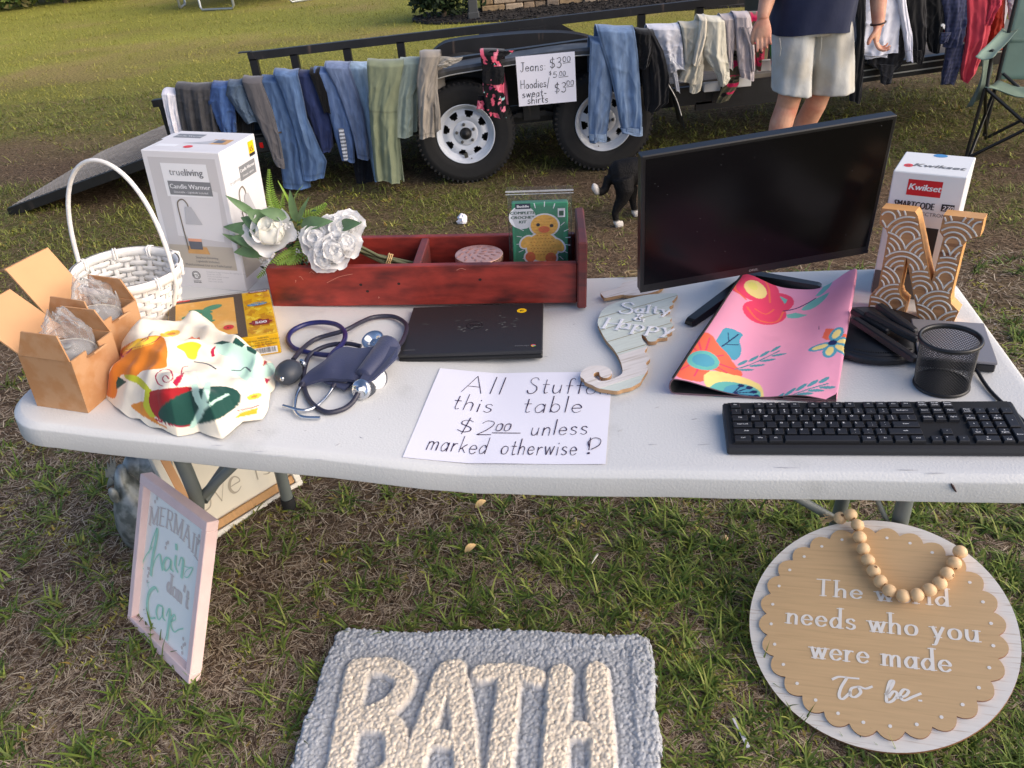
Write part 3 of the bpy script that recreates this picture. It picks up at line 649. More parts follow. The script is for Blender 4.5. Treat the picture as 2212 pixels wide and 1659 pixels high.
for x0, z0, x1, z1 in ((-.27, .073, -.262, .066), (-.245, .082, -.235, .081), (-.21, .058, -.15, .078), (-.28, .06, -.278, .063), (.08, .083, .1, .084), (-.1, .018, -.097, .019)):
    ribbon(mb, smooth_line([(x0, z0), ((x0+x1)/2, (z0+z1)/2+.004), (x1, z1)]), lambda d, t: .0009, .0004)
obj('scratches', mb, M_scr, ca, M=WALL)

# ---- rose gold tin in the caddy
M_copper = mat('rose_gold', L((222, 172, 156)), .35, metal=.45, var=.1, scale=60); M_copd = mat('embossed', L((200, 148, 134)), .4, metal=.4); M_gold = mat('gold_edge', L((222, 196, 130)), .25, metal=.9)
tn = thing('round_tin', 'round rose gold tin with an embossed lid standing in the caddy', 'tin', CA @ Matrix.Translation((.122, .095, .016)) @ Matrix.Diagonal((1, 1, .74, 1)))
obj('tin', MB().lathe([(.001, 0), (.053, 0), (.053, .074), (.0535, .076)], 40), M_copper, tn)
ld = obj('lid', MB().lathe([(.0535, .068), (.055, .068), (.055, .086), (.0545, .0875), (.052, .088), (.001, .088)], 48), M_copper, tn)
obj('lid_edge', MB().lathe([(.0552, .084), (.0556, .0855), (.0552, .0868)], 48), M_gold, ld)
mb = MB()
for k in range(26):
    a = k*2.4; r_ = .0485*math.sqrt((k+.5)/26); M_ = Matrix.Translation((r_*math.cos(a), r_*math.sin(a), .0885)) @ RZ(k*67)
    mb.sphere((0, 0, 0), .0058, 0, M_ @ Matrix.Diagonal((1.25, .6, .16, 1)), 10, 6); ribbon(mb, [(-.006, .0), (0, .0012), (.006, 0)], lambda d, t: .001, .0014, 0, M_)
obj('embossing', mb, M_copd, ld)

# ---- crochet kit in a zip bag
M_kgr = mat('kit_green', L((62, 140, 104)), .45, var=.03, scale=6); M_kor = mat('kit_orange', L((250, 190, 84)), .6, var=.14, scale=140); M_kbk = mat('kit_beak', L((232, 116, 66)), .6, var=.12, scale=160); M_kdk = mat('kit_ink', L((52, 92, 70)), .5); M_kpat = mat('kit_stitch', L((214, 138, 50)), .7); M_knv = mat('kit_navy', L((46, 52, 70)), .5)
M_zip = film('zip_film', (1, 1, 1), .89, .07, .0016, 26, .2)
ck = thing('crochet_kit', 'green crochet duck kit in a clear zip bag standing in the caddy', 'craft kit', CA @ Matrix.Translation((.262, .118, .012)) @ RZ(2) @ Matrix.Rotation(math.radians(-7), 4, 'X') @ Matrix.Diagonal((1.17, 1, .91, 1)))
obj('kit_box', MB().box((0, 0, .098), (.108, .03, .190), bev=.002), M_kgr, ck)
KM = [M_kgr, M_pwhite, M_kor, M_kbk, M_kdk, M_kpat, M_knv, M_pblack]
mb = MB(); disc(mb, -.034, .158, .026, .0003, 1, ry=.029)
rectp(mb, -.047, .179, -.018, .1925, .0006, 6); print_text(mb, 'Buddle', -.0325, .1825, .0085, .0009, 1, align='C', bold=.05)
for i_, t_ in enumerate(('COMPLETE', 'CROCHET', 'KIT')): print_text(mb, t_, -.034, .166-i_*.0112, .0098, .0009, 4, align='C', bold=.07, slant=.12)
for g_, zz, mi in ((.0035, .0012, 1), (0, .0016, 2)):                # sticker outline then the toy
    disc(mb, .008, .137, .0265+g_, zz, mi, ry=.0265+g_, n=28); disc(mb, .004, .082, .031+g_, zz+.0001, mi, ry=.036+g_, n=28)
    disc(mb, -.027, .096, .010+g_, zz+.0002, mi, ry=.016+g_, rot=-.5); disc(mb, .034, .086, .010+g_, zz+.0002, mi, ry=.018+g_, rot=.5)
    disc(mb, -.020, .058, .010+g_, zz+.0003, 3 if mi == 2 else 1, ry=.013+g_); disc(mb, .020, .054, .011+g_, zz+.0003, 3 if mi == 2 else 1, ry=.014+g_)
for rw in range(7):
    for k in range(8):
        x = -.018+k*.0062+(rw % 2)*.003; y = .112-rw*.0082
        if ((x-.004)/.028)**2+((y-.082)/.034)**2 < 1: disc(mb, x, y, .0019, .0021, 5, ry=.0011, n=8)
for rw in range(6): ribbon(mb, smooth_line([(-.014-.003*math.sin(rw), .119+rw*.0072), (.008, .117+rw*.0072), (.031, .119+rw*.0072)]), lambda d, t: .0006, .0021, 5)
disc(mb, -.004, .139, .0036, .0024, 7, ry=.0042); disc(mb, .022, .136, .0036, .0024, 7, ry=.0042); disc(mb, .0075, .127, .011, .0024, 3, ry=.0085); ribbon(mb, [(0, .129), (.0075, .131), (.015, .128)], lambda d, t: .0008, .0027, 5)
for k in range(22):
    a = k*2*math.pi/22+.1; r_ = .060 if abs(math.cos(a)) > .6 else .085; cx, cy = .006+r_*.72*math.cos(a), .098+r_*math.sin(a)
    if abs(cx) > .05 or cy < .022 or cy > .188 or (cx < -.01 and cy > .128): continue
    ribbon(mb, [(cx, cy), (cx+.009*math.cos(a), cy+.012*math.sin(a))], lambda d, t: .0016, .0004, 1)
print_text(mb, 'QUACKERS THE DUCK', .002, .0255, .0068, .0006, 1, align='C', bold=.07); rectp(mb, .026, .019, .053, .029, .0005, 1); rectp(mb, .034, .156, .048, .178, .0006, 1); rectp(mb, .0365, .16, .0455, .172, .0009, 4)
obj('kit_print', mb, KM, ck, M=Matrix.Translation((0, -.015, 0)) @ WALL)
nu, nv = 40, 44; V = []
for j in range(nv):
    v = j/(nv-1); z = -.002+.232*v
    hw = .062 if v < .9 else .062+(v-.9)*.02; tk = .019*(1 if v < .78 else max(.09, 1-(v-.78)/.16))
    for i in range(nu):
        a = 2*math.pi*i/nu; e = 3.
        cx = math.copysign(abs(math.cos(a))**(2/e), math.cos(a))*hw; cy = math.copysign(abs(math.sin(a))**(2/e), math.sin(a))*tk
        nz = float(vnoise(cx*60+3, z*40+cy*30)-.5); V.append((cx+nz*.002, cy+nz*.004*(v > .3), z))
npobj('zip_bag', V, gridfaces(nu, nv, True), M_zip, ck)
mb = MB(); mb.box((0, -.0025, .219), (.130, .0016, .004)); mb.box((0, -.0025, .212), (.130, .0012, .0016)); obj('zip_seal', mb, film('seal_film', (1, 1, 1), .45, .2, .001, 20), ck)

# ---- flowers
M_petal = thin_mat('white_petal', L((244, 243, 242))); M_petal2 = thin_mat('ivory_petal', L((244, 242, 230)), .2)
M_leaf = mat('eucalyptus_leaf', L((96, 126, 84)), .55, var=.2, scale=40); M_fern = mat('fern_leaf', L((124, 154, 52)), .5, var=.22, scale=40); M_dkleaf = mat('dark_leaf', L((40, 66, 38)), .5, var=.25, scale=60); M_stem = mat('flower_stem', L((98, 100, 70)), .6, var=.15, scale=30); M_raff = mat('raffia', L((222, 186, 130)), .7, var=.1, scale=50); M_bud = mat('green_bud', L((140, 150, 70)), .6, var=.15, scale=50)
def petal(mb, M, ln_, wd_, cup, curl, mi=0):                          # one cupped petal with thickness-free but curved sheet, doubled
    nu_, nv_ = 11, 11; vs = []
    for j in range(nv_):
        v = j/(nv_-1); wv = wd_*math.sin(math.pi*min(.93, .12+.86*v))**.7
        for i in range(nu_):
            u = (i/(nu_-1)-.5)*2; x = u*wv/2; y = ln_*v*(1-.25*cup*v); z = cup*ln_*(v**1.4)*.9+abs(u)**2*wd_*.28*cup-curl*ln_*max(0, v-.65)**2*6
            vs.append((x, y, z))
    mb.add(vs, [(j*nu_+i, j*nu_+i+1, (j+1)*nu_+i+1, (j+1)*nu_+i) for j in range(nv_-1) for i in range(nu_-1)], mi, True, M)
def rose(mb, M, r_, mi=0, inner=1, n=5):
    mb.loft([[(M @ Vector((math.cos(t)*rr2*r_, math.sin(t)*rr2*r_, zz2*r_+.05*r_*math.sin(t*3+zz2*12)))) for t in [2*math.pi*q/24 for q in range(24)]] for rr2, zz2 in ((.10, .0), (.40, .16), (.50, .40), (.47, .62), (.36, .76), (.24, .80), (.17, .74), (.12, .78), (.06, .72), (.01, .70))], inner)
    for ring, (k, l_, w_, tilt, cup, curl, h_) in enumerate(((n, 1.05, 1.2, 10, .45, .28, 0), (n-1, .98, 1.15, 34, .5, .16, .03), (3, .92, 1.1, 58, .42, .10, .04))):
        for i in range(k):
            a = 2*math.pi*(i+ring*.37)/k+rnd.uniform(-.2, .2)
            petal(mb, M @ Matrix.Translation((0, 0, h_*r_)) @ Matrix.Rotation(a, 4, 'Z') @ Matrix.Translation((0, r_*.06, 0)) @ Matrix.Rotation(math.radians(tilt+rnd.uniform(-7, 7)), 4, 'X'), r_*l_, r_*w_, cup, curl, mi if ring < 2 else inner)
def leaf(mb, a, b, wd_, bend, mi=0, nrm=Vector((0, -.5, 1))):
    a, b = Vector(a), Vector(b); d = b-a; l_ = d.length; d = d.normalized(); s_ = d.cross(nrm).normalized(); n_ = s_.cross(d); vs = []; k = 9
    for i in range(k):
        t = i/(k-1); w_ = wd_*math.sin(math.pi*t**.8)**.9*.5+.0004; c = a+d*(l_*t)+n_*(bend*l_*math.sin(math.pi*t))
        vs += [c-s_*w_+n_*w_*.35, c, c+s_*w_+n_*w_*.35]
    mb.add(vs, [f for i in range(k-1) for f in ((3*i, 3*i+1, 3*i+4, 3*i+3), (3*i+1, 3*i+2, 3*i+5, 3*i+4))], mi, True)
def fern(mb, pts, wd_, mi=0, n=22):
    pts = [Vector(p) for p in smooth_line([tuple(p) for p in pts], 8)]; mb.tube(pts, .0011, 5, mi)
    for i in range(n):
        t = (i+.5)/n; q = t*(len(pts)-1); k = int(q); p = pts[k].lerp(pts[min(k+1, len(pts)-1)], q-k); d = (pts[min(k+1, len(pts)-1)]-pts[k]).normalized()
        sd_ = d.cross(Vector((.1, -.9, .5))).normalized(); l_ = wd_*(1-t*.85)*(.55+.45*min(1, t*6))
        for s_ in (-1, 1): leaf(mb, p, p+(sd_*s_+d*.45).normalized()*l_, l_*.24, .08, mi, Vector((.1, -.8, .6)))
def cp(x, y, z): return CA @ Vector((x, y, z))
def px2(x, y, d):                                                     # picture point at depth plane through the caddy, d metres behind its front
    o_ = CA @ Vector((0, d, 0)); return PN(x, y, o_, EY)
fl1 = thing('rose_spray', 'single white silk rose with eucalyptus leaves and fern at the caddy end', 'flowers', Matrix.Translation(cp(-.26, .07, .03)))
FI = fl1.matrix_world.inverted()
rc = px2(590, 512, .03); fd = (CAM-rc).normalized()
mb = MB(); MR = frame(rc, EX, (fd*.8+Vector((-.15, 0, .55))).normalized()); rose(mb, MR, .064, 0, 1, 4); obj('rose', mb, [M_petal, M_petal2], fl1, M=FI)
mb = MB()
for a_, b_, w_, bd_ in (((600, 505), (482, 490), .022, .1), ((585, 540), (505, 545), .024, .1), ((590, 500), (520, 470), .026, .12), ((560, 470), (487, 422), .012, .1), ((580, 480), (530, 455), .024, .1), ((575, 530), (498, 512), .022, .15), ((640, 480), (626, 410), .012, .05), ((650, 488), (720, 478), .02, .12), ((620, 470), (560, 455), .018, .1), ((645, 480), (668, 425), .007, .1), ((560, 540), (480, 505), .012, .05), ((735, 490), (780, 482), .018, .1)):
    leaf(mb, px2(*a_, .03), px2(*b_, .0+.02*rnd.random()), w_*1.45, bd_, 0, Vector((.1, -.9, .5)))
obj('eucalyptus', mb, M_leaf, fl1, M=FI)
mb = MB(); fern(mb, [px2(600, 470, .05), px2(585, 420, .05), px2(581, 366, .05)], .020, 0, 24); fern(mb, [px2(640, 545, .02), px2(610, 560, .0), px2(578, 582, -.01), px2(556, 600, -.015)], .022, 0, 22); fern(mb, [px2(640, 480, .08), px2(680, 460, .08), px2(705, 440, .08)], .022, 0, 16); fern(mb, [px2(650, 520, .03), px2(640, 560, .005), px2(620, 572, -.01)], .022, 0, 14); fern(mb, [px2(620, 540, .03), px2(660, 555, .01), px2(690, 552, .0)], .02, 0, 14); fern(mb, [px2(600, 470, .06), px2(610, 440, .06), px2(612, 418, .06)], .012, 0, 14)
for a_, b_ in (((540, 545), (500, 530)), ((560, 560), (520, 540)), ((630, 450), (600, 390)), ((640, 450), (655, 400))): leaf(mb, px2(*a_, .05), px2(*b_, .04), .005, .15)
obj('fern', mb, M_fern, fl1, M=FI)
mb = MB()
for k in range(170):
    x, y = 640+rnd.gauss(0, 24), 522+rnd.gauss(0, 26); p = px2(x, y, .05+rnd.uniform(-.02, .03)); a_ = rnd.uniform(0, 6.28); leaf(mb, p, p+Vector((math.cos(a_)*.012, rnd.uniform(-.008, .004), math.sin(a_)*.012)), .006, .1)
obj('filler_leaves', mb, M_dkleaf, fl1, M=FI)
mb = MB()
for cx, cy, n_, s_ in ((612, 488, 26, 9), (650, 505, 22, 9), (645, 545, 14, 7), (665, 558, 14, 7), (570, 565, 10, 6), (586, 562, 10, 6), (655, 540, 10, 6)):
    for k in range(n_): mb.sphere(px2(cx+rnd.gauss(0, s_*.6), cy+rnd.gauss(0, s_*.5), .02+rnd.uniform(-.01, .01)), .0022, 0, None, 6, 4)
obj('tiny_blossoms', mb, M_petal, fl1, M=FI)
mb = MB()
for k in range(26): mb.sphere(px2(522+rnd.gauss(0, 9), 522+rnd.gauss(0, 8), .03+rnd.uniform(-.01, .01)), .0035, 0, None, 6, 4)
mb.tube([px2(545, 528, .04), px2(522, 522, .035), px2(516, 512, .03)], .001, 5); obj('buds', mb, M_bud, fl1, M=FI)
fl2 = thing('rose_bouquet', 'bunch of white silk roses with stems tied in raffia lying in the caddy', 'flowers', Matrix.Translation(cp(-.15, .09, .05))); FI2 = fl2.matrix_world.inverted()
for x, y, r_, dp_ in ((692, 522, .046, .02), (735, 505, .046, .04), (722, 545, .046, .0), (752, 492, .040, .055), (745, 530, .040, .015), (704, 558, .038, -.01), (712, 500, .036, .04)):
    p = px2(x, y, dp_); mb = MB(); nrm = ((CAM-p).normalized()*.7+Vector(((x-722)/70*.6, 0, .25-(y-525)/60*.5))).normalized(); rose(mb, frame(p, EX, nrm), r_, 0, 0, 5); obj('rose', mb, M_petal, fl2, M=FI2)
mb = MB(); e_ = cp(-.045, .085, .055); b_ = px2(735, 525, .05)
for k in range(13): mb.tube([b_+Vector((rnd.uniform(-.02, .02), rnd.uniform(-.01, .02), rnd.uniform(-.02, .02))), b_.lerp(e_, .6)+Vector((0, rnd.uniform(-.006, .006), rnd.uniform(-.012, .012))), e_+Vector((rnd.uniform(.0, .03), rnd.uniform(-.014, .014), rnd.uniform(-.018, .008)))], .0034, 7)
obj('stems', mb, M_stem, fl2, M=FI2)
mb = MB(); q = b_.lerp(e_, .72); dd = (e_-b_).normalized()
for o_ in (-.004, 0, .004): mb.tube([q+dd*o_+dd.cross(Vector((0, 1, 0))).normalized()*(.016*math.cos(a*.6))+Vector((0, .016*math.sin(a*.6), 0)) for a in range(12)], .0022, 5, flat=.5)
mb.tube([q, q+Vector((.01, -.02, -.012)), q+Vector((.03, -.025, -.02))], .002, 5, flat=.4); obj('raffia_tie', mb, M_raff, fl2, M=FI2)
mb = MB(); leaf(mb, px2(760, 490, .06), px2(782, 480, .06), .02, .1); leaf(mb, px2(705, 520, .0), px2(700, 512, -.01), .006, .1); leaf(mb, px2(760, 540, .03), px2(750, 570, 0), .008, .1); obj('leaves', mb, M_leaf, fl2, M=FI2)

# ---- crumpled printed fabric
CREAM, ORG, RED, GREEN, MINT, YEL, LIME, MAG, GOLD, NAVY = [np.array(L(c)) for c in ((238, 228, 208), (220, 128, 42), (164, 30, 38), (30, 74, 66), (188, 222, 204), (248, 200, 70), (198, 200, 50), (176, 28, 68), (222, 140, 50), (40, 50, 74))]
def lp(pts, dz=None): return [((q := (gz(x, y, ZT+.065) if dz is None else T(x, y, dz))).x, q.y) for x, y in pts]
def l1(x, y, dz=None): q = gz(x, y, ZT+.065); return q.x, q.y
K = lambda zx, zy: (zx*.2977, 493.7+zy*.2977)                          # enlarged view coordinates to picture
def Kp(*a): return lp([K(*p) for p in a])
outl = lp([K(*p) for p in ((745, 1170), (860, 985), (880, 910), (1020, 830), (1180, 760), (1310, 745), (1630, 760), (1710, 800), (1870, 880), (1880, 940), (1960, 950), (1995, 1090), (1960, 1180), (1945, 1240), (1895, 1365), (1760, 1390), (1700, 1440), (1610, 1515), (1440, 1450), (1280, 1480), (1170, 1440), (1010, 1370), (860, 1300), (800, 1240))], .01)
cxo = sum(p[0] for p in outl)/len(outl); cyo = sum(p[1] for p in outl)/len(outl)
ang = np.array([math.atan2(p[1]-cyo, p[0]-cxo) for p in outl]); rad = np.array([math.hypot(p[0]-cxo, p[1]-cyo) for p in outl]); od = np.argsort(ang); ang, rad = ang[od], rad[od]
nu, nv = 560, 150; A_ = np.linspace(-math.pi, math.pi, nu, endpoint=False); RO = np.interp(A_, np.r_[ang-2*math.pi, ang, ang+2*math.pi], np.r_[rad, rad, rad]); Vv = np.linspace(1, 0, nv)[:, None]
rr_ = RO[None]*Vv; X = cxo+rr_*np.cos(A_); Y = cyo+rr_*np.sin(A_)
def ridge(x, y, a, f, ph=0.): c, s_ = math.cos(a), math.sin(a); u = (c*x+s_*y)*f+1.6*fbm(x*9+ph, y*9, 3)+ph; return 1-np.abs(((u) % 1)*2-1)
dome = .086*(1-Vv**3.2)**.7*(.72+.56*fbm(X*6+4, Y*6+1, 2)); edge = np.clip((1-Vv)*7, 0, 1)
def soft(x, y, a, f, ph=0.): u = (math.cos(a)*x+math.sin(a)*y)*f+1.5*fbm(x*7+ph, y*7+ph, 3); return (.5+.5*np.cos(2*math.pi*u))**1.6
rq_ = np.hypot(X-cxo, Y-cyo); fold = .016*soft(X, Y, .5, 7.5)+.014*soft(X, Y, 1.9, 6., 2.)+.006*soft(X, Y, 2.7, 15., 1.)+.004*soft(X, Y, 1.1, 24., 5.)-.016
Zc = dome*edge**.5+1.3*fold*edge**.7+.006*(.5+.5*np.sin(A_*11+2*np.sin(A_*3)))*(1-edge)
for _ in range(10): Zc[1:-1] = (Zc[:-2]+2*Zc[1:-1]+Zc[2:])/4
for _ in range(14): Zc = (np.roll(Zc, 1, 1)+2*Zc+np.roll(Zc, -1, 1))/4
s_all = -((X-FRC.x)*EX.x+(Y-FRC.y)*EX.y); base_ = ZT+np.where(s_all < .93, .012-.026*s_all/.93, -.014+.076*(s_all-.93)/.87)
layers = [('p', Kp((860, 985), (880, 900), (1030, 820), (1190, 800), (1230, 880), (1225, 960), (1210, 1010), (1060, 1030), (985, 1095), (900, 1060), (830, 1240), (745, 1170)), ORG),
          ('p', Kp((900, 900), (1030, 815), (1180, 800), (1140, 850), (1000, 890)), YEL), ('l', Kp((900, 895), (990, 880), (1120, 850), (1190, 805)), .0022, MAG), ('l', Kp((1040, 845), (1075, 812), (1110, 815), (1080, 838)), .0022, MAG), ('l', Kp((890, 915), (925, 935)), .006, MAG), ('l', Kp((960, 910), (990, 885)), .005, MAG),
          ('p', Kp((860, 1110), (880, 1075), (940, 1110), (850, 1170)), GREEN), ('p', Kp((930, 1060), (1010, 1065), (1070, 1110), (1100, 1160), (1060, 1165), (1010, 1120), (940, 1090)), LIME),
          ('e', *l1(*K(1250, 780)), .017, .015, 20, YEL), ('e', *l1(*K(1250, 780)), .008, .007, 0, GOLD), ('p', Kp((1365, 815), (1395, 795), (1420, 812), (1445, 798), (1450, 818)), np.array(L((216, 110, 70)))),
          ('p', Kp((1290, 870), (1340, 845), (1400, 835), (1455, 855), (1435, 895), (1420, 950), (1370, 945), (1340, 900)), LIME),
          ('l', Kp((1540, 930), (1535, 890), (1560, 865), (1580, 868)), .006, MAG), ('l', Kp((1665, 920), (1665, 870)), .005, MAG),
          ('p', Kp((1580, 830), (1700, 850), (1790, 870), (1850, 900), (1840, 1000), (1800, 1110), (1740, 1080), (1650, 1030), (1660, 950), (1560, 900)), MINT), ('p', Kp((1540, 845), (1600, 825), (1660, 835), (1600, 850)), GREEN), ('p', Kp((1690, 800), (1760, 850), (1740, 870), (1670, 840)), GREEN), ('p', Kp((1770, 860), (1860, 880), (1840, 920), (1780, 890)), GREEN),
          ('l', Kp((1410, 970), (1500, 985), (1560, 1020)), .0028, NAVY), ('l', Kp((1680, 1030), (1740, 1035), (1780, 1010), (1825, 1050)), .0028, NAVY),
          ('l', Kp((1240, 1085), (1215, 1060), (1195, 1085), (1220, 1110), (1265, 1080), (1250, 1030), (1200, 1020), (1150, 1060), (1160, 1115), (1195, 1135)), .0022, MAG), ('l', Kp((1320, 1060), (1330, 1010), (1365, 1000)), .0022, MAG),
          ('p', Kp((1260, 1110), (1290, 1070), (1340, 1040), (1320, 1100), (1290, 1140)), MAG), ('p', Kp((950, 1290), (1060, 1250), (1085, 1240), (1090, 1330), (1150, 1430), (1230, 1480), (1100, 1420), (1000, 1350)), GOLD),
          ('l', Kp((1090, 1170), (1080, 1230), (1070, 1290), (1110, 1370)), .012, LIME), ('p', Kp((1095, 1210), (1120, 1170), (1280, 1145), (1395, 1150), (1330, 1220), (1270, 1280), (1300, 1370), (1395, 1450), (1310, 1455), (1190, 1420), (1120, 1360), (1090, 1280)), RED), ('l', Kp((1130, 1400), (1230, 1440), (1330, 1455)), .005, MAG), ('l', Kp((1160, 1425), (1230, 1430), (1300, 1450)), .0025, CREAM),
          ('e', *l1(*K(1455, 1290)), .072, .066, -18, GREEN), ('l', Kp((1400, 1460), (1440, 1380), (1470, 1290), (1490, 1200), (1505, 1120)), .012, MINT), ('l', Kp((1475, 1300), (1550, 1255), (1640, 1210)), .011, MINT), ('l', Kp((1465, 1290), (1430, 1220), (1410, 1130)), .011, MINT),
          ('p', Kp((1830, 1060), (1880, 1050), (1890, 1090), (1850, 1100)), RED), ('e', *l1(*K(1930, 1040)), .03, .03, 0, MINT), ('p', Kp((1905, 1005), (1925, 955), (1970, 975)), RED), ('p', Kp((1935, 1095), (1990, 1105), (1955, 1140)), MAG), ('e', *l1(*K(1860, 1230)), .014, .011, 0, YEL), ('e', *l1(*K(1860, 1230)), .006, .005, 0, GOLD), ('p', Kp((1760, 1360), (1895, 1320), (1890, 1370), (1720, 1400)), np.array(L((244, 176, 50)))), ('l', Kp((1740, 1340), (1900, 1305)), .004, MAG)]
vd = CAM-Vector((cxo, cyo, .84)); sh_ = (base_+np.maximum(Zc, 0)-(ZT+.065+.045*0))/vd.z
colc = paint((X-sh_*vd.x).ravel(), (Y-sh_*vd.y).ravel(), CREAM, layers)
M_fab = mat('printed_cotton', (1, 1, 1), .8, var=.05, scale=14, attr=True, bump=.0015, bscale=36, spec=.2, sheen=.15)
o = npobj('crumpled_fabric', np.stack([X.ravel(), Y.ravel(), (base_+.0015+np.maximum(Zc, 0)).ravel()], 1), gridfaces(nu, nv, True)[:, ::-1], M_fab, col=colc)
tag(o, 'crumpled cream cotton with orange, red and dark green prints piled by the cardboard boxes', 'fabric')
# ---- blood pressure cuff and stethoscope. view K2 is the second enlarged view
K2 = lambda zx, zy: (493.7+zx*.2977, 493.7+zy*.2977)
def TP(pts, h, KK=None): return [T(*((KK or K2)(*p[:2])), (p[2] if len(p) > 2 else h)) for p in pts]
def sm3(pts, n=8): return [Vector(p) for p in smooth_line([tuple(p) for p in pts], n)]
M_tubing = mat('navy_rubber_tube', L((46, 46, 62)), .4, var=.1, scale=40); M_tubeb = mat('blue_rubber_tube', L((34, 36, 92)), .28, var=.1, scale=40); M_nylon = mat('navy_nylon', L((48, 54, 84)), .55, var=.08, scale=30, bump=.0004, bscale=300, sheen=.2); M_bulb = mat('navy_rubber', L((52, 58, 68)), .5, var=.04)
M_steel = mat('polished_steel', L((206, 208, 212)), .16, metal=1., var=.03); M_dial = mat('white_dial', L((226, 228, 230)), .35, var=.02)
bp_ = thing('blood_pressure_cuff', 'folded navy blood pressure cuff with a rubber squeeze bulb and gauge', 'medical kit', Matrix.Translation(T(720, 800))); BI = bp_.matrix_world.inverted()
mb = MB()
# folded cuff: an upper flap and a rolled fold along its right side
up_ = TP([(505, 1135, .012), (590, 1030, .026), (700, 950, .040), (830, 860, .045), (965, 865, .045), (1095, 850, .040)], 0); lo_ = TP([(505, 1135, .010), (620, 1105, .018), (740, 1088, .024), (830, 1090, .026), (900, 1100, .026), (945, 1095, .026)], 0)
U_ = sm3(up_, 5); L_ = sm3(lo_, 5); n_ = len(U_); k_ = 9; vs = []
for i in range(n_):
    for j in range(k_):
        t = j/(k_-1); p = U_[i].lerp(L_[i], t); p.z += .006*math.sin(math.pi*t)*math.sin(math.pi*i/(n_-1))+.0012*math.sin(i*.6+t*3); vs.append(p)
tq = [Vector((p.x, p.y, p.z-.006)) for p in vs]; fs = [(i*k_+j, i*k_+j+1, (i+1)*k_+j+1, (i+1)*k_+j) for i in range(n_-1) for j in range(k_-1)]
mb.add(vs, [f[::-1] for f in fs], 0, True); mb.add(tq, fs, 0, True)
bd_l = [i*k_ for i in range(n_)]+[(n_-1)*k_+j for j in range(1, k_)]+[i*k_+k_-1 for i in range(n_-2, -1, -1)]; N0 = len(vs)
mb.add(vs+tq, [(bd_l[i], bd_l[(i+1) % len(bd_l)], bd_l[(i+1) % len(bd_l)]+N0, bd_l[i]+N0) for i in range(len(bd_l))], 0, False)
obj('cuff', mb, M_nylon, bp_, M=BI)
mb = MB(); rp = TP([(1165, 850, .034), (1120, 905, .034), (1050, 990, .032), (975, 1080, .026)], 0); rings = []
for i, p in enumerate(sm3(rp, 6)):
    ring = []; w_ = .022*(1-.35*(i/20)); d = (rp[-1]-rp[0]).normalized(); s_ = d.cross(Vector((0, 0, 1)))
    for k in range(16):
        a = 2*math.pi*k/16; ring.append(p+s_*(math.cos(a)*w_*1.15)+Vector((0, 0, math.sin(a)*(.024-.008*i/20))))
    rings.append(ring)
mb.loft(rings); obj('rolled_end', mb, M_nylon, bp_, M=BI)
mb = MB(); fl_ = TP([(1100, 850, .05), (1230, 860, .05), (1225, 930, .046), (1150, 1000, .044), (1060, 1085, .034), (1010, 1110, .03), (950, 1095, .032)], 0)
mb.add(fl_+[Vector((p.x, p.y, p.z-.004)) for p in fl_], [(6, 5, 4, 3, 2, 1, 0), (7, 8, 9, 10, 11, 12, 13)]+[(i, (i+1) % 7, 7+(i+1) % 7, 7+i) for i in range(7)]); obj('cuff_flap', mb, M_nylon, bp_, M=BI)
mb = MB(); s_ = TP([(700, 1105, .012), (850, 1150, .010), (900, 1105, .014)], 0); mb.tube(s_, [.006, .010, .006], 8, flat=.6); obj('lining', mb, M_nylon, bp_, M=BI)
mb = MB().tube(sm3(TP([(470, 950, .02), (540, 870, .012), (640, 800, .008), (840, 740, .018), (960, 680, .012), (1060, 642, .008), (1200, 640, .008), (1290, 700, .012), (1270, 800, .02), (1225, 860, .03)], 0)), .0048, 10); obj('air_tube', mb, M_tubing, bp_, M=BI)
mb = MB().tube(sm3(TP([(960, 855, .02), (860, 835, .022), (720, 850, .018), (600, 910, .012), (555, 1000, .007), (545, 1130, .006), (590, 1250, .006), (700, 1330, .006), (820, 1315, .006), (900, 1260, .008), (945, 1180, .018)], 0)), .0048, 10); obj('air_tube', mb, M_tubing, bp_, M=BI)
pb_ = T(*K2(437, 1040), .024); ax_ = (T(*K2(505, 975), .02)-T(*K2(400, 1085), .026)).normalized(); MBu = frame(pb_, EX, ax_)
bu = obj('squeeze_bulb', MB().lathe([(.004, -.030), (.012, -.0285), (.019, -.022), (.0235, -.010), (.0245, 0), (.023, .011), (.018, .020), (.011, .026), (.006, .030)], 28, 0, MBu, sx=1, sy=.93), M_bulb, bp_, M=BI)
mb = MB(); mb.lathe([(.001, -.0325), (.0042, -.032), (.0045, -.029)], 14, 0, MBu); obj('valve_pin', mb, M_steel, bu)
mb = MB(); q = T(*K2(522, 982), .018); mb.tube([q-EX*.010-EY*.002, q+EX*.004], .0052, 10); mb.tube([q+Vector((0, 0, -.004)), q+Vector((.004, 0, .008))], .0045, 10); mb.lathe([(.005, -.003), (.0065, -.0015), (.0065, .0035), (.005, .005)], 12, 0, Matrix.Translation(q+EX*.005) @ Matrix.Rotation(1.57, 4, 'Y')); obj('valve', mb, M_steel, bp_, M=BI)
q = T(*K2(1068, 1085), .016); MGa = frame(q, EX, (Vector((.62, -.62, .45))).normalized()); mb = MB().lathe([(.021, -.012), (.024, -.009), (.0245, .002), (.023, .005), (.0215, .0055)], 30, 0, MGa, cap=False); mb.lathe([(.001, .003), (.0215, .003)], 30, 1, MGa)
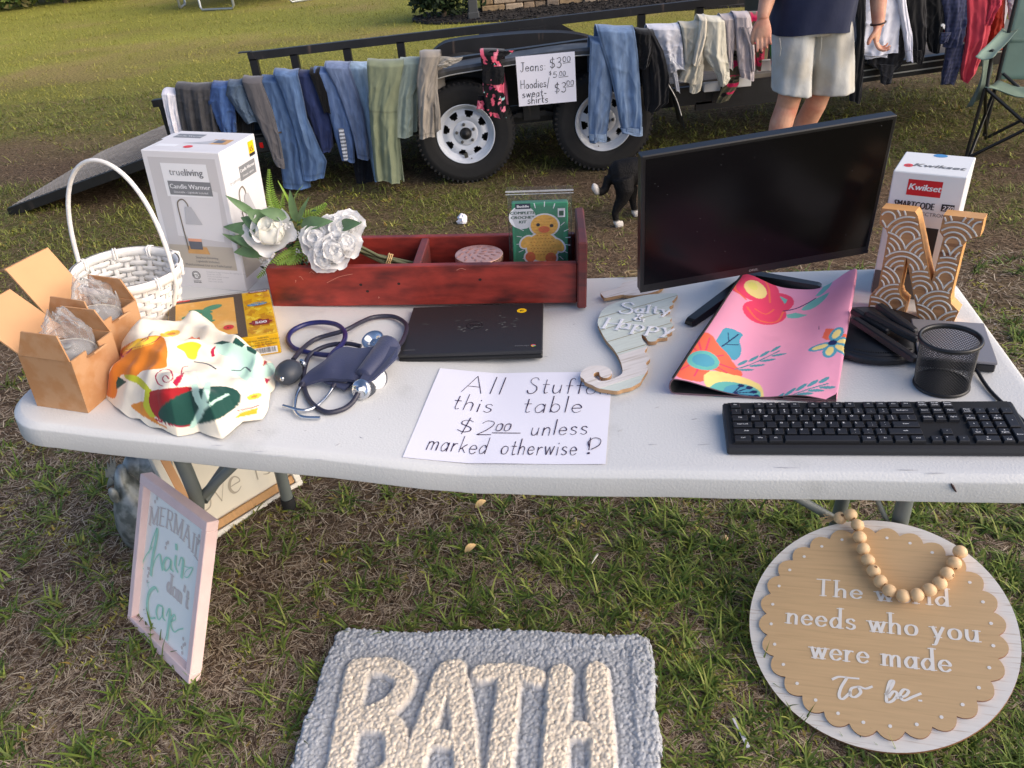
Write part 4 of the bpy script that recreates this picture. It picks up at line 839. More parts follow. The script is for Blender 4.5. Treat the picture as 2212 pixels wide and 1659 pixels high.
for k in range(22): a = k*.28+.2; mb.add([(math.cos(a)*.0155, math.sin(a)*.0155, .0035), (math.cos(a+.05)*.0155, math.sin(a+.05)*.0155, .0035), (math.cos(a+.05)*.019, math.sin(a+.05)*.019, .0035), (math.cos(a)*.019, math.sin(a)*.019, .0035)], [(0, 1, 2, 3)], 2, False, MGa)
mb.add([(-.001, 0, .004), (.001, 0, .004), (.0, .014, .004)], [(0, 1, 2)], 2, False, MGa); obj('gauge', mb, [M_steel, M_dial, M_pblack], bp_, M=BI)
q = T(*K2(962, 1168), .018); MGb = frame(q, EX, Vector((-.25, -.8, .5)).normalized()); mb = MB().lathe([(.016, -.03), (.018, -.012), (.018, -.002)], 24, 1, MGb); mb.lathe([(.018, -.004), (.0195, -.002), (.0195, .003), (.015, .006), (.006, .007), (.0055, .016), (.001, .0165)], 26, 0, MGb); obj('gauge_back', mb, [M_steel, M_bulb], bp_, M=BI)
st = thing('stethoscope', 'blue tubed stethoscope with chrome ear tubes under the navy cuff', 'stethoscope', Matrix.Translation(T(690, 770))); SI = st.matrix_world.inverted()
mb = MB().tube(sm3(TP([(850, 900, .025), (735, 918, .018), (610, 905, .010), (480, 870, .008), (432, 810, .008), (460, 745, .008), (560, 695, .010), (680, 680, .014), (790, 700, .018), (845, 760, .022), (830, 830, .028), (760, 900, .034), (720, 960, .034)], 0)), .0052, 12); obj('tubing', mb, M_tubeb, st, M=SI)
q = T(*K2(1050, 815), .040); MH = frame(q, EX, Vector((-.15, -.35, .93)).normalized()); mb = MB().lathe([(.001, -.004), (.015, -.003), (.0225, .001), (.023, .005), (.0215, .0065), (.018, .005), (.012, .0), (.008, -.004), (.006, -.006)], 32, 0, MH)
mb.lathe([(.007, -.022), (.009, -.018), (.009, -.008), (.006, -.004)], 18, 0, MH); obj('chest_piece', mb, M_steel, st, M=SI)
mb = MB().tube(sm3(TP([(535, 1130, .012), (500, 1190, .008), (482, 1270, .006), (482, 1320, .006), (510, 1355, .006), (560, 1370, .006), (665, 1373, .006)], 0)), .0032, 10); obj('ear_tube', mb, M_steel, st, M=SI)
mb = MB().tube(sm3(TP([(765, 1140, .014), (720, 1210, .008), (650, 1280, .007), (590, 1312, .007), (520, 1318, .008), (395, 1286, .008)], 0)), .0032, 10); obj('ear_tube', mb, M_steel, st, M=SI)
mb = MB().tube(TP([(770, 1130, .015), (752, 1160, .012)], 0), .0045, 8); mb.tube(TP([(540, 1120, .014), (528, 1150, .011)], 0), .0045, 8); obj('tube_sleeves', mb, M_tubing, st, M=SI)

# ---- laptop
M_lap = mat('black_laptop', L((40, 40, 42)), .45, var=.06, scale=5, bump=.0001, bscale=900); M_lapd = mat('laptop_trim', L((20, 20, 21)), .5, var=.05); M_smear = mat('pale_smear', L((88, 88, 86)), .7, var=.2, scale=60); M_grey = mat('grey_mark', L((112, 112, 114)), .5); M_cgr = mat('dot_green', L((70, 160, 90)), .4); M_cyl = mat('dot_yellow', L((240, 200, 60)), .4)
la, lb_ = T(864, 762, .0205), T(1166, 762, .0205); lc = T(906, 656, .0205)
ML = frame((la+lb_)/2-Vector((0, 0, .0198)), lb_-la, Vector((.02, 0, 1))); lw, ld_ = .288, .212
lt = thing('laptop', 'closed scuffed black laptop with a yellow price sticker', 'laptop', ML)
obj('base', MB().box((0, ld_/2, .006), (lw, ld_, .011), bev=.004), M_lapd, lt)
obj('lid', MB().box((0, ld_/2, .0158), (lw+.001, ld_+.001, .0084), bev=.0035), M_lap, lt)
mb = MB()
for k in range(26):
    x, y = rnd.gauss(-.0, .05), ld_*.55+rnd.gauss(0, .022); a = rnd.uniform(-.6, .9); l_ = rnd.uniform(.004, .014); ribbon(mb, smooth_line([(x, y), (x+l_*.5*math.cos(a), y+l_*.5*math.sin(a)+.001), (x+l_*math.cos(a), y+l_*math.sin(a))], 3), lambda d, t: .0009+.003*math.sin(3.14*max(0, min(1, t)))*(.3 if l_ > .009 else 1), .0003+k*.000006)
obj('smears', mb, M_smear, lt, M=Matrix.Translation((0, 0, .020)))
mb = MB(); FL = Matrix.Translation((0, ld_/2+.01, .0202)) @ RZ(180)
mb.lathe([(.0155, .0002), (.0165, .0005), (.0175, .0002)], 36, 0, FL); print_text(mb, 'DELL', 0, -.0035, .0105, .0004, 0, FL, 'C', bold=.06); mb2 = MB(); print_text(mb2, 'chrome', -.1, ld_-.155+.028, .0095, .0003, 0, Matrix.Translation((0, ld_/2, .0202)) @ RZ(180), 'C')
obj('maker_badge', mb, M_lapd, lt)
mb = MB(); FC = Matrix.Translation((0, ld_/2, .0202)) @ RZ(180); print_text(mb, 'chrome', -.103, .0825, .0095, .0003, 0, FC, 'C'); rectp(mb, .112, .088, .136, .0895, .0003, 0, FC)
disc(mb, -.126, .0855, .0052, .0003, 1, FC); disc(mb, -.1245, .0875, .003, .0005, 2, FC); disc(mb, -.1285, .0875, .0026, .0006, 3, FC); disc(mb, -.126, .0855, .0022, .0008, 4, FC); disc(mb, -.126, .0855, .0017, .001, 5, FC); obj('lid_print', mb, [M_grey, M_pred, M_cyl, M_cgr, M_pwhite, M_pblue], lt)
mb = MB(); disc(mb, .098, ld_-.035, .0105, .0004, 0); print_text(mb, '$5', .098, ld_-.0385, .0085, .0008, 1, align='C', bold=.05); obj('price_sticker', mb, [M_pyel, M_pblack], lt, M=Matrix.Translation((0, 0, .02)))

# ---- price paper
M_paper = mat('white_paper', L((238, 236, 246)), .8, var=.015, scale=4); M_pen = mat('pen_ink', L((52, 30, 58)), .5, var=.1); M_pen2 = mat('marker_ink', L((58, 56, 60)), .5)
A0, A1, A2, A3 = [T(*q) for q in ((866, 990), (1303, 1004), (1330, 804), (952, 796))]
cpp = (A0+A1+A2+A3)/4; xd = ((A1-A0)+(A2-A3)); MPp = frame(cpp+Vector((0, 0, .0015)), xd, Vector((0, 0, 1))); pw2, ph2 = .338, .287
pp = thing('paper_sign', 'white paper price sign handwritten All stuff on this table', 'sign', MPp); nu, nv = 25, 21
xs_ = np.linspace(-pw2/2, pw2/2, nu); ys_ = np.linspace(-ph2/2, ph2/2, nv); XX, YY = np.meshgrid(xs_, ys_)
def paper_z(x, y):                                                     # lies along the sagging top
    q = MPp @ Vector((x, y, 0)); return ZT+zs((FRC-q).dot(EX))+.0012+.0012*math.sin(x*14+y*9)**2-q.z
Zp = np.array([[paper_z(x, y) for x in xs_] for y in ys_]); V = np.stack([XX.ravel(), YY.ravel(), Zp.ravel()], 1); F_ = gridfaces(nu, nv)
npobj('sheet', np.r_[V, V-[0, 0, .0004]], np.r_[F_, F_[:, ::-1]+len(V)], M_paper, pp)
mb = MB()
for t_, x0, y0, s_ in (('All', -.112, .068, .058), ('Stuff', .012, .066, .056), ('on', .122, .063, .05), ('this', -.118, .006, .052), ('table', .012, .004, .052), ('$2', -.096, -.064, .044), ('unless', .036, -.064, .045), ('marked', -.136, -.118, .046), ('otherwise', -.008, -.120, .044)):
    wfit = {'All': .078, 'Stuff': .106, 'on': .044, 'this': .074, 'table': .108, '$2': .066, 'unless': .098, 'marked': .104, 'otherwise': .128}[t_]; st_ = strokes(t_, s_, 0, 0, .16, .06, .03); fx = wfit/(text_width(t_, .16)*s_)
    pen(mb, st_, .0018, .0, f=lambda p, fx=fx, x0=x0, y0=y0: (x0+p[0]*fx, y0+p[1]))
pen(mb, strokes('00', .022, -.028, -.052, .1, .1), .002); ribbon(mb, [(-.031, -.058), (.018, -.058)], lambda d, t: .002, .0002)
pen(mb, [('C', smooth_line([(.140, -.098), (.138, -.085), (.148, -.074), (.158, -.08), (.156, -.095), (.144, -.106)])), ('L', [(.141, -.074), (.14, -.108)])], .002); disc(mb, .140, -.116, .0026, .0003, 0)
mb.v = [(v[0], v[1], v[2]+paper_z(v[0], v[1])+.0006) for v in mb.v]; obj('handwriting', mb, M_pen, pp)

# ---- seahorse wall sign, K3 is the third enlarged view
K3 = lambda zx, zy: (987.5+zx*.2977, 493.7+zy*.2977)
def woodpaint(name, c, c2): return mat(name, L(c), .7, var=.08, scale=18, col2=L(c2), c2scale=26, c2lo=.54, c2hi=.64, bump=.0005)
M_shm = mat('mint_distressed_wood', L((206, 214, 206)), .7, var=.06, scale=20, st=(1, 9, 1), col2=L((158, 146, 118)), c2scale=12, c2st=(.6, 9, 1), c2lo=.6, c2hi=.85, bump=.0005); M_shw = mat('white_distressed_wood', L((222, 216, 212)), .7, var=.06, scale=20, st=(1, 9, 1), col2=L((150, 128, 100)), c2scale=12, c2st=(.6, 9, 1), c2lo=.56, c2hi=.78, bump=.0005); M_mdf = mat('raw_wood_edge', L((184, 146, 106)), .75, var=.12, scale=40); M_lett = mat('white_letter', L((236, 236, 240)), .5)
sh0 = T(1370, 720); SHU = Vector((0, 0, 1)); MSH = frame(sh0, Vector((.93, .36, 0)), SHU)   # x along the painted planks
SHI = MSH.inverted(); sh = thing('seahorse_sign', 'mint and white plank seahorse wall sign lettered Salty and Happy', 'wall sign', MSH)
def shp(pts, h=.012): return [((q := SHI @ T(*K3(*p), h)).x, q.y) for p in pts]
body = shp([(1330, 485), (1420, 470), (1590, 460), (1580, 500), (1560, 520), (1570, 540), (1540, 560), (1545, 585), (1500, 600), (1480, 628), (1555, 632), (1545, 660), (1570, 690), (1550, 720), (1560, 740), (1520, 760), (1525, 780), (1460, 790), (1440, 810), (1390, 812), (1370, 785), (1340, 765), (1345, 800), (1380, 850), (1360, 890), (1400, 935), (1370, 970), (1385, 1010), (1365, 1050), (1340, 1090), (1330, 1110), (1280, 1140), (1260, 1150), (1200, 1165), (1160, 1178), (1080, 1170), (1020, 1160), (980, 1140), (930, 1120), (920, 1100), (895, 1080), (900, 1050), (925, 1025), (950, 1010), (990, 1000), (1060, 1000), (1105, 1020), (1122, 1050), (1100, 1080), (1060, 1085), (1035, 1070), (1030, 1045), (1000, 1050), (990, 1070), (1010, 1095), (1050, 1110), (1120, 1095), (1190, 1060), (1200, 1020), (1180, 950), (1140, 880), (1080, 810), (1040, 740), (1020, 690), (1030, 640), (1060, 590), (1120, 550), (1200, 520)])
head = shp([(1040, 470), (1050, 460), (1140, 440), (1180, 420), (1210, 390), (1320, 365), (1420, 350), (1500, 380), (1480, 430), (1400, 462), (1320, 478), (1230, 483), (1190, 480), (1080, 505), (1060, 495)])
def tri_prism(mb, pts, z0, z1, mi, side): mb.prism(pts[::-1] if sum((pts[i][0]*pts[(i+1) % len(pts)][1]-pts[(i+1) % len(pts)][0]*pts[i][1]) for i in range(len(pts))) < 0 else pts, z0, z1, mi, None, side)
body = smooth_line(body+body[:1], 3)[:-1]; head = smooth_line(head+head[:1], 3)[:-1]
zb = min((SHI @ T(*K3(*p), 0)).z for p in ((1050, 690), (1550, 690), (1200, 1150)))+.003
mb = MB(); tri_prism(mb, body, zb+.002, zb+.010, 0, 1); obj('body', mb, [M_shm, M_mdf], sh); mb = MB(); tri_prism(mb, head, zb+.002, zb+.0098, 0, 1); obj('head', mb, [M_shw, M_mdf], sh)
def clip(pts, ylo, yhi):
    for c, sg in ((ylo, 1), (yhi, -1)):
        out = []
        for i in range(len(pts)):
            a, b = pts[i], pts[(i+1) % len(pts)]; ia, ib = sg*(a[1]-c) >= 0, sg*(b[1]-c) >= 0
            if ia: out.append(a)
            if ia != ib: t = (c-a[1])/(b[1]-a[1]); out.append((a[0]+t*(b[0]-a[0]), c))
        pts = out
        if not pts: return []
    return pts
# white planks over the lower body, grooves between planks
yA, yB = (SHI @ T(*K3(1290, 880), .012)).y, (SHI @ T(*K3(1290, 1075), .012)).y
ys0 = [p[1] for p in body]; lo_y, hi_y = min(ys0), max(ys0)
mb = MB(); mg = MB()
for q_ in (clip(body, min(yA, yB), max(yA, yB)),):
    if len(q_) > 2: tri_prism(mb, q_, zb+.0101, zb+.0106, 0, 0)
obj('white_planks', mb, M_shw, sh)
for yv in np.arange(lo_y+.02, hi_y, .05):
    c = clip(body, yv-.0008, yv+.0008)
    if len(c) > 2:
        xs2 = sorted(p[0] for p in c); segs = [(xs2[0], xs2[-1])]; rectp(mg, xs2[0]+.001, yv-.0009, xs2[-1]-.001, yv+.0009, zb+.0104, 0) if xs2[-1]-xs2[0] < .30 and yv > lo_y+.10 else None
obj('plank_grooves', mg, mat('groove', L((150, 140, 112)), .8), sh)
mb = MB(); 
for t_, pos, s_, a2 in (('S', (1170, 620), .052, 0), ('alty', (1285, 612), .036, 0), ('&', (1275, 668), .030, 0), ('H', (1050, 730), .046, 0), ('appy', (1165, 727), .043, 0)):
    o_ = SHI @ T(*K3(*pos), .012); e_ = SHI @ T(*K3(pos[0]+200, pos[1]+(4 if t_ in 'Salty' else 18)), .012); a_ = math.atan2(e_.y-o_.y, e_.x-o_.x); ml = MB()
    pen(ml, strokes(t_, s_, 0, 0, .13), .0046 if t_ not in ('&',) else .004, 0, style='serif'); 
    R2 = Matrix.Translation((o_.x, o_.y, zb+.0112)) @ Matrix.Rotation(a_, 4, 'Z') @ Matrix.Diagonal((1.12, 1., 1, 1)); Rb = Matrix.Translation((0, 0, -.0010))
    vs = [tuple(R2 @ Vector(v)) for v in ml.v]; mb.add([(v[0], v[1], v[2]+.0014) for v in vs]+[(v[0], v[1], v[2]) for v in vs], [f for f in ml.f]+[q for f in ml.f for q in [[f[i]+len(vs), f[(i+1) % len(f)]+len(vs), f[(i+1) % len(f)], f[i]] for i in range(len(f))]])
obj('raised_letters', mb, M_lett, sh)
mb = MB(); q = [SHI @ T(*K3(*p), .006) for p in ((1230, 345), (1215, 325), (1240, 312), (1290, 308), (1340, 318), (1250, 335))]; mb.tube(sm3(q), .0028, 6); mb.tube([SHI @ T(*K3(1240, 318), .006), SHI @ T(*K3(1252, 338), .004)], .003, 6); obj('twine', mb, mat('jute', L((182, 158, 116)), .9, var=.3, scale=90), sh)

# ---- monitor on its stand
M_bez = mat('monitor_plastic', L((22, 22, 24)), .35, var=.04); M_scr_ = mat('dark_screen', (.003, .0026, .0034), .2, var=0, spec=.22); M_top = mat('monitor_top_edge', L((48, 50, 56)), .6, var=.05)
XM = Vector((.9940, .1031, .0379)); ZM = Vector((-.0237, -.1356, .9905)); MM = frame(Vector((.5226, 1.4954, .8161)), XM, ZM); mw, mh = .49, .295
mo = thing('computer_monitor', 'black flat computer monitor with dark screen on a V shaped stand', 'monitor', MM)
obj('casing', MB().box((0, .012, mh/2), (mw, .024, mh), bev=.002), M_bez, mo)
obj('rear_bulge', MB().box((0, .034, mh*.42), (mw*.6, .03, mh*.55), bev=.012), M_bez, mo)
mb = MB(); rectp(mb, -mw/2+.008, .018, mw/2-.008, mh-.007, .0006); obj('screen', mb, M_scr_, mo, M=WALL)
mb = MB(); mb.box((0, .0003, .0045), (mw, .001, .008)); print_text(mb, 'onn.', -.005, .0062, .012, .0012, 1, WALL, 'C', bold=.06); obj('chin', mb, [M_bez, M_grey], mo)
mb = MB()
for k in range(14): x, y = rnd.uniform(-.22, .22), rnd.uniform(.03, .28); disc(mb, x, y, .0006, .0010, 0, n=6)
obj('dust', mb, M_grey, mo, M=WALL)
hub = T(1625, 610); zh = hub.z
obj('neck', MB().loft([[(-.03, .05, .10), (.03, .05, .10), (.03, .064, .10), (-.03, .064, .10)], [(-.022, .085, -.03), (.022, .085, -.03), (.022, .102, -.03), (-.022, .102, -.03)], [(-.02, .12, -.072), (.02, .12, -.072), (.02, .135, -.072), (-.02, .135, -.072)]], smooth=False), M_bez, mo)
MMI = MM.inverted()
for tip in (T(1487, 706), T(1772, 628)):
    b_ = hub+Vector((0, 0, .012)); d = (tip-b_).normalized(); s_ = d.cross(Vector((0, 0, 1))).normalized(); up2 = s_.cross(d); rings = []
    for t, w_, h_ in ((0, .016, .012), (.5, .014, .010), (.96, .012, .008), (1., .010, .0055)):
        c = b_.lerp(tip+Vector((0, 0, .0075)), t); rings.append([c+s_*w_-up2*h_*.7, c-s_*w_-up2*h_*.7, c-s_*w_*.75+up2*h_, c+s_*w_*.75+up2*h_])
    obj('stand_leg', MB().loft(rings, smooth=False), M_bez, mo, M=MMI)
# ---- folded floral desk mat
M_mat = mat('floral_cloth', (1, 1, 1), .75, var=.04, scale=9, attr=True, bump=.0006, bscale=30, spec=.25); M_matb = mat('black_foam', L((30, 30, 32)), .9, var=.15, scale=60)
qFL, qFR, qBR, qBL = T(1450, 836, .016), T(1806, 866, .006), T(1849, 606, .026), T(1600, 606, .034)
def bil(u, v): return qFL*((1-u)*(1-v))+qFR*(u*(1-v))+qBR*(u*v)+qBL*((1-u)*v)
up_m = Vector((0, 0, 1))
def tz(p): return ZT+zs((FRC-p).dot(EX))
mc = bil(.5, .5); mc.z = tz(mc)+.02
def muv(x, y):                                                        # picture point to mat coordinates
    h = PN(x, y, mc, up_m); u, v = .5, .5
    for _ in range(25):
        p = bil(u, v); du = bil(u+.01, v)-bil(u-.01, v); dv = bil(u, v+.01)-bil(u, v-.01); du = du/.02; dv = dv/.02; r_ = h-p
        det = du.x*dv.y-du.y*dv.x; u += (r_.x*dv.y-r_.y*dv.x)/det*.8; v += (du.x*r_.y-du.y*r_.x)/det*.8
    return u, v
PINK, HOT, CORAL, TEAL, BLUE, PYEL, AQ, DNAVY, ORL, PEACH = [np.array(L(c)) for c in ((240, 162, 190), (238, 70, 106), (244, 112, 84), (120, 188, 178), (84, 160, 184), (244, 220, 140), (104, 184, 176), (32, 44, 92), (240, 140, 76), (250, 160, 150))]
mw_ = .29; ml_ = .47
def mp(pts): return [(u*mw_, v*ml_) for u, v in (muv(*p) for p in pts)]
def m1(x, y): u, v = muv(x, y); return u*mw_, v*ml_
K4 = lambda zx, zy: (1553.6+zx*.2977, 493.7+zy*.2977)
def e4(zx, zy, rx, ry, a, c): x, y = m1(*K4(zx, zy)); return ('e', x, y, rx, ry, a, c)
def m4(*a): return mp([K4(*p) for p in a])
def m3(*a): return mp([K3(*p) for p in a])
def sprig(pts, lw=.003): return [('l', mp(pts), lw, DNAVY if lw < .003 else BLUE)]
lay = [e4(250, 470, .062, .062, 0, HOT), e4(100, 470, .045, .035, 30, HOT), e4(330, 600, .050, .050, 10, HOT), e4(420, 520, .040, .05, 0, HOT), e4(200, 400, .05, .035, 0, HOT),
       ('l', m4((120, 480), (170, 410), (260, 380), (350, 430), (370, 520)), .005, CORAL), ('l', m4((200, 600), (290, 650), (420, 640), (470, 570)), .005, CORAL), ('l', m4((130, 440), (110, 520), (190, 560)), .005, CORAL), ('l', m4((260, 590), (340, 600), (400, 560)), .004, CORAL), e4(260, 480, .028, .036, 20, PYEL), e4(240, 470, .012, .016, 20, np.array(L((236, 224, 120)))),
       ('l', m4((470, 565), (560, 550), (640, 520), (700, 490)), .004, DNAVY), ('p', m4((600, 560), (650, 520), (720, 490), (795, 485), (740, 540), (660, 570)), TEAL), ('p', m4((490, 590), (560, 578), (645, 605), (570, 618), (500, 612)), TEAL), ('p', m4((700, 470), (760, 410), (850, 370), (800, 440), (730, 480)), TEAL), ('p', m4((440, 470), (500, 490), (480, 520)), TEAL),
       ('p', m3((1870, 860), (1900, 810), (1950, 755), (2070, 760), (2050, 800), (2065, 850), (2050, 900), (2000, 930), (1900, 880)), BLUE), ('l', m3((1920, 870), (1980, 820), (2040, 770)), .003, DNAVY), ('l', m3((1970, 830), (1965, 780)), .002, DNAVY), ('l', m3((1950, 850), (2040, 830)), .002, DNAVY),
       ('p', m3((1720, 850), (1790, 810), (1850, 825), (1900, 870), (1960, 900), (2010, 950), (2070, 1000), (2060, 1030), (1960, 1035), (1840, 1030), (1800, 1100), (1720, 1120), (1590, 1100), (1620, 1000), (1660, 920)), CORAL)]
lay += [('l', m3((1785, 975), q), .0035, HOT) for q in ((1690, 900), (1740, 850), (1830, 840), (1930, 920), (2040, 985), (1960, 1020), (1640, 985), (1620, 1060), (1720, 1090))]
lay += [('e', *m1(*K3(1785, 985)), .030, .034, 0, AQ), ('e', *m1(*K3(1785, 985)), .021, .022, 0, BLUE)]
lay += [('p', m3((1790, 1080), (1850, 1035), (1960, 1025), (2080, 1030), (2170, 1060), (2212, 1090), (2230, 1150), (2225, 1210), (2190, 1250), (2100, 1245), (1990, 1215), (1880, 1180), (1810, 1140)), PYEL), ('e', *m1(*K3(2020, 1150)), .045, .04, 0, AQ), ('e', *m1(*K3(2050, 1140)), .028, .028, 0, BLUE)]
for q in ((2065, 1090), (2125, 1100), (2160, 1130), (2175, 1162), (2130, 1185), (2110, 1200)): lay += [('l', m3((2010, 1145), q), .003, DNAVY), ('e', *m1(*K3(*q)), .0062, .006, 0, DNAVY)]
def spr(base, tip, n, KK=K4):
    out = [('l', mp([KK(*base), KK(*tip)]), .003, np.array(L((74, 138, 150))))]
    for i in range(n):
        t = (i+.6)/n; x = base[0]+(tip[0]-base[0])*t; y = base[1]+(tip[1]-base[1])*t
        for sg in (-1, 1):
            cx, cy = x+(6 if sg < 0 else 30), y+sg*22-8; a_, b_ = m1(*KK(cx, cy)); a2, b2 = m1(*KK(cx+40, cy-24 if sg < 0 else cy-4)); out.append(('e', a_, b_, .015, .0042, math.degrees(math.atan2(b2-b_, a2-a_)), np.array(L((86, 152, 164)))))
    return out
lay += spr((120, 985), (440, 850), 4)+spr((380, 1230), (790, 1105), 5)
x0, y0 = m1(*K4(820, 845)); lay += [('p', m4((745, 800), (770, 745), (830, 760), (820, 830), (770, 820)), CORAL), ('p', m4((890, 800), (930, 795), (920, 835), (880, 830)), CORAL)]
for a_ in (80, 10, 205, 265, 320, ): 
    ca_, sa_ = math.cos(math.radians(a_)), math.sin(math.radians(a_)); lay += [('e', x0+ca_*.024, y0+sa_*.03, .024, .0135, a_, BLUE)]
for a_ in (80, 10, 205, 265, 320): ca_, sa_ = math.cos(math.radians(a_)), math.sin(math.radians(a_)); lay += [('e', x0+ca_*.025, y0+sa_*.03, .016, .0075, a_, PYEL)]
lay += [('e', x0, y0, .009, .009, 0, DNAVY)]
nv = 230; prof = []                                                   # cross section path: under layer, left loop, top layer, right fold
for k in range(30): prof.append((.92-.90*k/29, 'u'))
for k in range(1, 14): prof.append((k/14, 'l'))
for k in range(190): prof.append((.0+1.*k/189, 't'))
for k in range(1, 8): prof.append((k/8, 'r'))
for k in range(12): prof.append((1-.3*k/11, 'w'))
nu = len(prof); P3 = np.zeros((nv, nu, 3)); UV = np.zeros((nv, nu, 2))
def top_h(u, v):
    f_ = .030*math.exp(-(u/.30)**2)+.010*math.exp(-((u-.80)/.16)**2)+.004
    b_ = .044*math.exp(-((u-.02)/.26)**2)+.046*math.exp(-((u-1.0)/.2)**2)+.007
    return f_*(1-v)+b_*v+.002*math.sin(u*9+v*7)*math.sin(v*5)
for j in range(nv):
    v = j/(nv-1); hl = top_h(0, v); hr = top_h(1, v)
    for i, (t, k) in enumerate(prof):
        if k == 'u': u, h = t, .002
        elif k == 'l': a = math.pi*t; u, h = .02-.035*math.sin(a), .002+(hl-.002)*(1-math.cos(a))/2
        elif k == 't': u, h = t*.985+.015*0, top_h(t, v)
        elif k == 'r': a = math.pi*t; u, h = .985+.018*math.sin(a), hr+(.0055-hr)*(1-math.cos(a))/2
        else: u, h = .985*t, .0055
        p = bil(u, v); P3[j, i] = (p.x, p.y, tz(p)+h); UV[j, i] = (u*mw_, v*ml_)
S_ = P3; dx = np.gradient(S_, axis=1); dy = np.gradient(S_, axis=0); nn = np.cross(dx, dy); nn /= np.linalg.norm(nn, axis=2, keepdims=True)+1e-9
inn = S_-nn*.0024; Vm = np.r_[S_.reshape(-1, 3), inn.reshape(-1, 3)]; F_ = gridfaces(nu, nv); nF = len(F_); N1 = nu*nv
rim = []; loop = [i for i in range(nu)]+[j*nu+nu-1 for j in range(1, nv)]+[(nv-1)*nu+i for i in range(nu-2, -1, -1)]+[j*nu for j in range(nv-2, 0, -1)]
rim = [(loop[i], loop[i]+N1, loop[(i+1) % len(loop)]+N1, loop[(i+1) % len(loop)]) for i in range(len(loop))]
colm = paint(UV[..., 0].ravel(), UV[..., 1].ravel(), PINK, lay); gxn = fbm(UV[..., 0].ravel()*22, UV[..., 1].ravel()*22, 3)
colm *= (1-.16*np.clip((gxn-.52)*5, 0, 1)*(np.clip(1-np.abs(UV[..., 1].ravel()/ml_-.12)*5, 0, 1)+.25))[:, None]
mi_ = np.r_[np.zeros(nF), np.ones(nF), np.full(len(rim), 2)]
o = npobj('desk_mat', Vm, np.r_[F_, F_[:, ::-1]+N1, np.array(rim)], [M_mat, M_matb, mat('mat_edge', L((120, 92, 100)), .8)], col=np.r_[colm, np.ones_like(colm)], mi=mi_)
tag(o, 'pink floral desk mat folded over on itself with black backing, in front of the monitor', 'desk mat')

# ---- round black router with four arms folded over it, K5 is the fifth enlarged view
K5 = lambda zx, zy: (1728+zx*.1488, 630.9+zy*.1488)
M_blk = mat('matt_black_plastic', L((26, 26, 30)), .42, var=.06, scale=20); M_gry = mat('dim_grey_print', L((92, 92, 90)), .5)
rc_ = Vector((.697, 1.302, 0)); rc_.z = tz(rc_); ro = thing('wireless_router', 'round black router with four antennas folded across it, behind the mesh cup', 'router', frame(rc_, EX, tup(rc_)))
mb = MB().lathe([(.08, .0), (.104, .004), (.1055, .010), (.104, .016), (.101, .019), (.0985, .0195), (.098, .0185), (.096, .0185), (.0955, .0205), (.05, .024), (.001, .025)], 56); obj('housing', mb, M_blk, ro)
mb = MB()
for k in range(26): a = math.radians(235+k*2.6); mb.box((math.cos(a)*.0885, math.sin(a)*.0885, .0212), (.004, .0022, .001), 0, None, 0, Matrix.Rotation(a, 3, 'Z'))
obj('vents', mb, mat('vent_black', (.002, .002, .002), .9), ro)
ROI = ro.matrix_world.inverted()
for a_, b_, ha, hb in (((770, 262), (1290, 585), .040, .034), ((968, 298), (1720, 700), .046, .036), ((1132, 190), (1690, 590), .056, .040), ((770, 385), (1680, 985), .036, .030)):
    p, q = T(*K5(*a_), ha), T(*K5(*b_), hb); rings = []; d = (q-p).normalized(); s_ = d.cross(Vector((0, 0, 1))).normalized(); u_ = s_.cross(d)
    for t, w_, h_ in ((0, .006, .0035), (.04, .0085, .006), (.7, .0095, .0065), (.96, .0075, .006), (1, .005, .004)):
        c = p.lerp(q, t); rings.append([c+s_*(w_*x)+u_*(h_*z) for x, z in ((1, -.6), (.7, -1), (-.7, -1), (-1, -.6), (-.8, .8), (-.5, 1), (.5, 1), (.8, .8))])
    obj('antenna', MB().loft(rings, smooth=False), M_blk, ro, M=ROI)
mb = MB(); p, q = T(*K5(1190, 505), .027), T(*K5(1540, 690), .027); Mt = frame(p, q-p, tup(rc_)); print_text(mb, 'WAVLINK', 0, -.002, .0185, .001, 0, Mt, sx=(q-p).length/(.0185*(font2d('WAVLINK')[3]-font2d('WAVLINK')[2])), bold=.03); obj('lettering', mb, M_gry, ro, M=ROI)

# ---- grey hub slab and its cable
M_slab = mat('grey_aluminium', L((138, 136, 140)), .4, metal=.3, var=.04); d0, d1, d2 = Vector((.888, 1.278, 0)), Vector((.836, 1.140, 0)), Vector((.762, 1.316, 0))
hb_ = thing('drive_slab', 'flat grey metal hub box with a black cable, between the router and table end', 'hub', frame(Vector((.836, 1.140, tz(d1)+.0005)), (d0-d1), Vector((0, 0, 1))))
L1 = (d0-d1).length; obj('lid', MB().box((L1/2, .062, .0195), (L1, .124, .006), bev=.002), M_slab, hb_); obj('base', MB().box((L1/2, .062, .0085), (L1-.003, .121, .016), bev=.002), M_blk, hb_)
cb = [T(2105, 795, .010), T(2112, 803, .008), T(2123, 822, .005), T(2140, 845, .004), T(2165, 870, .004), T(2190, 890, .004), T(2225, 925, .004), T(2270, 975, .004)]
HI = hb_.matrix_world.inverted(); obj('cable', MB().tube(sm3(cb), .0032, 8), M_blk, hb_, M=HI); obj('plug', MB().tube([T(2103, 790, .010), T(2107, 798, .0095)], .005, 8), M_blk, hb_, M=HI)

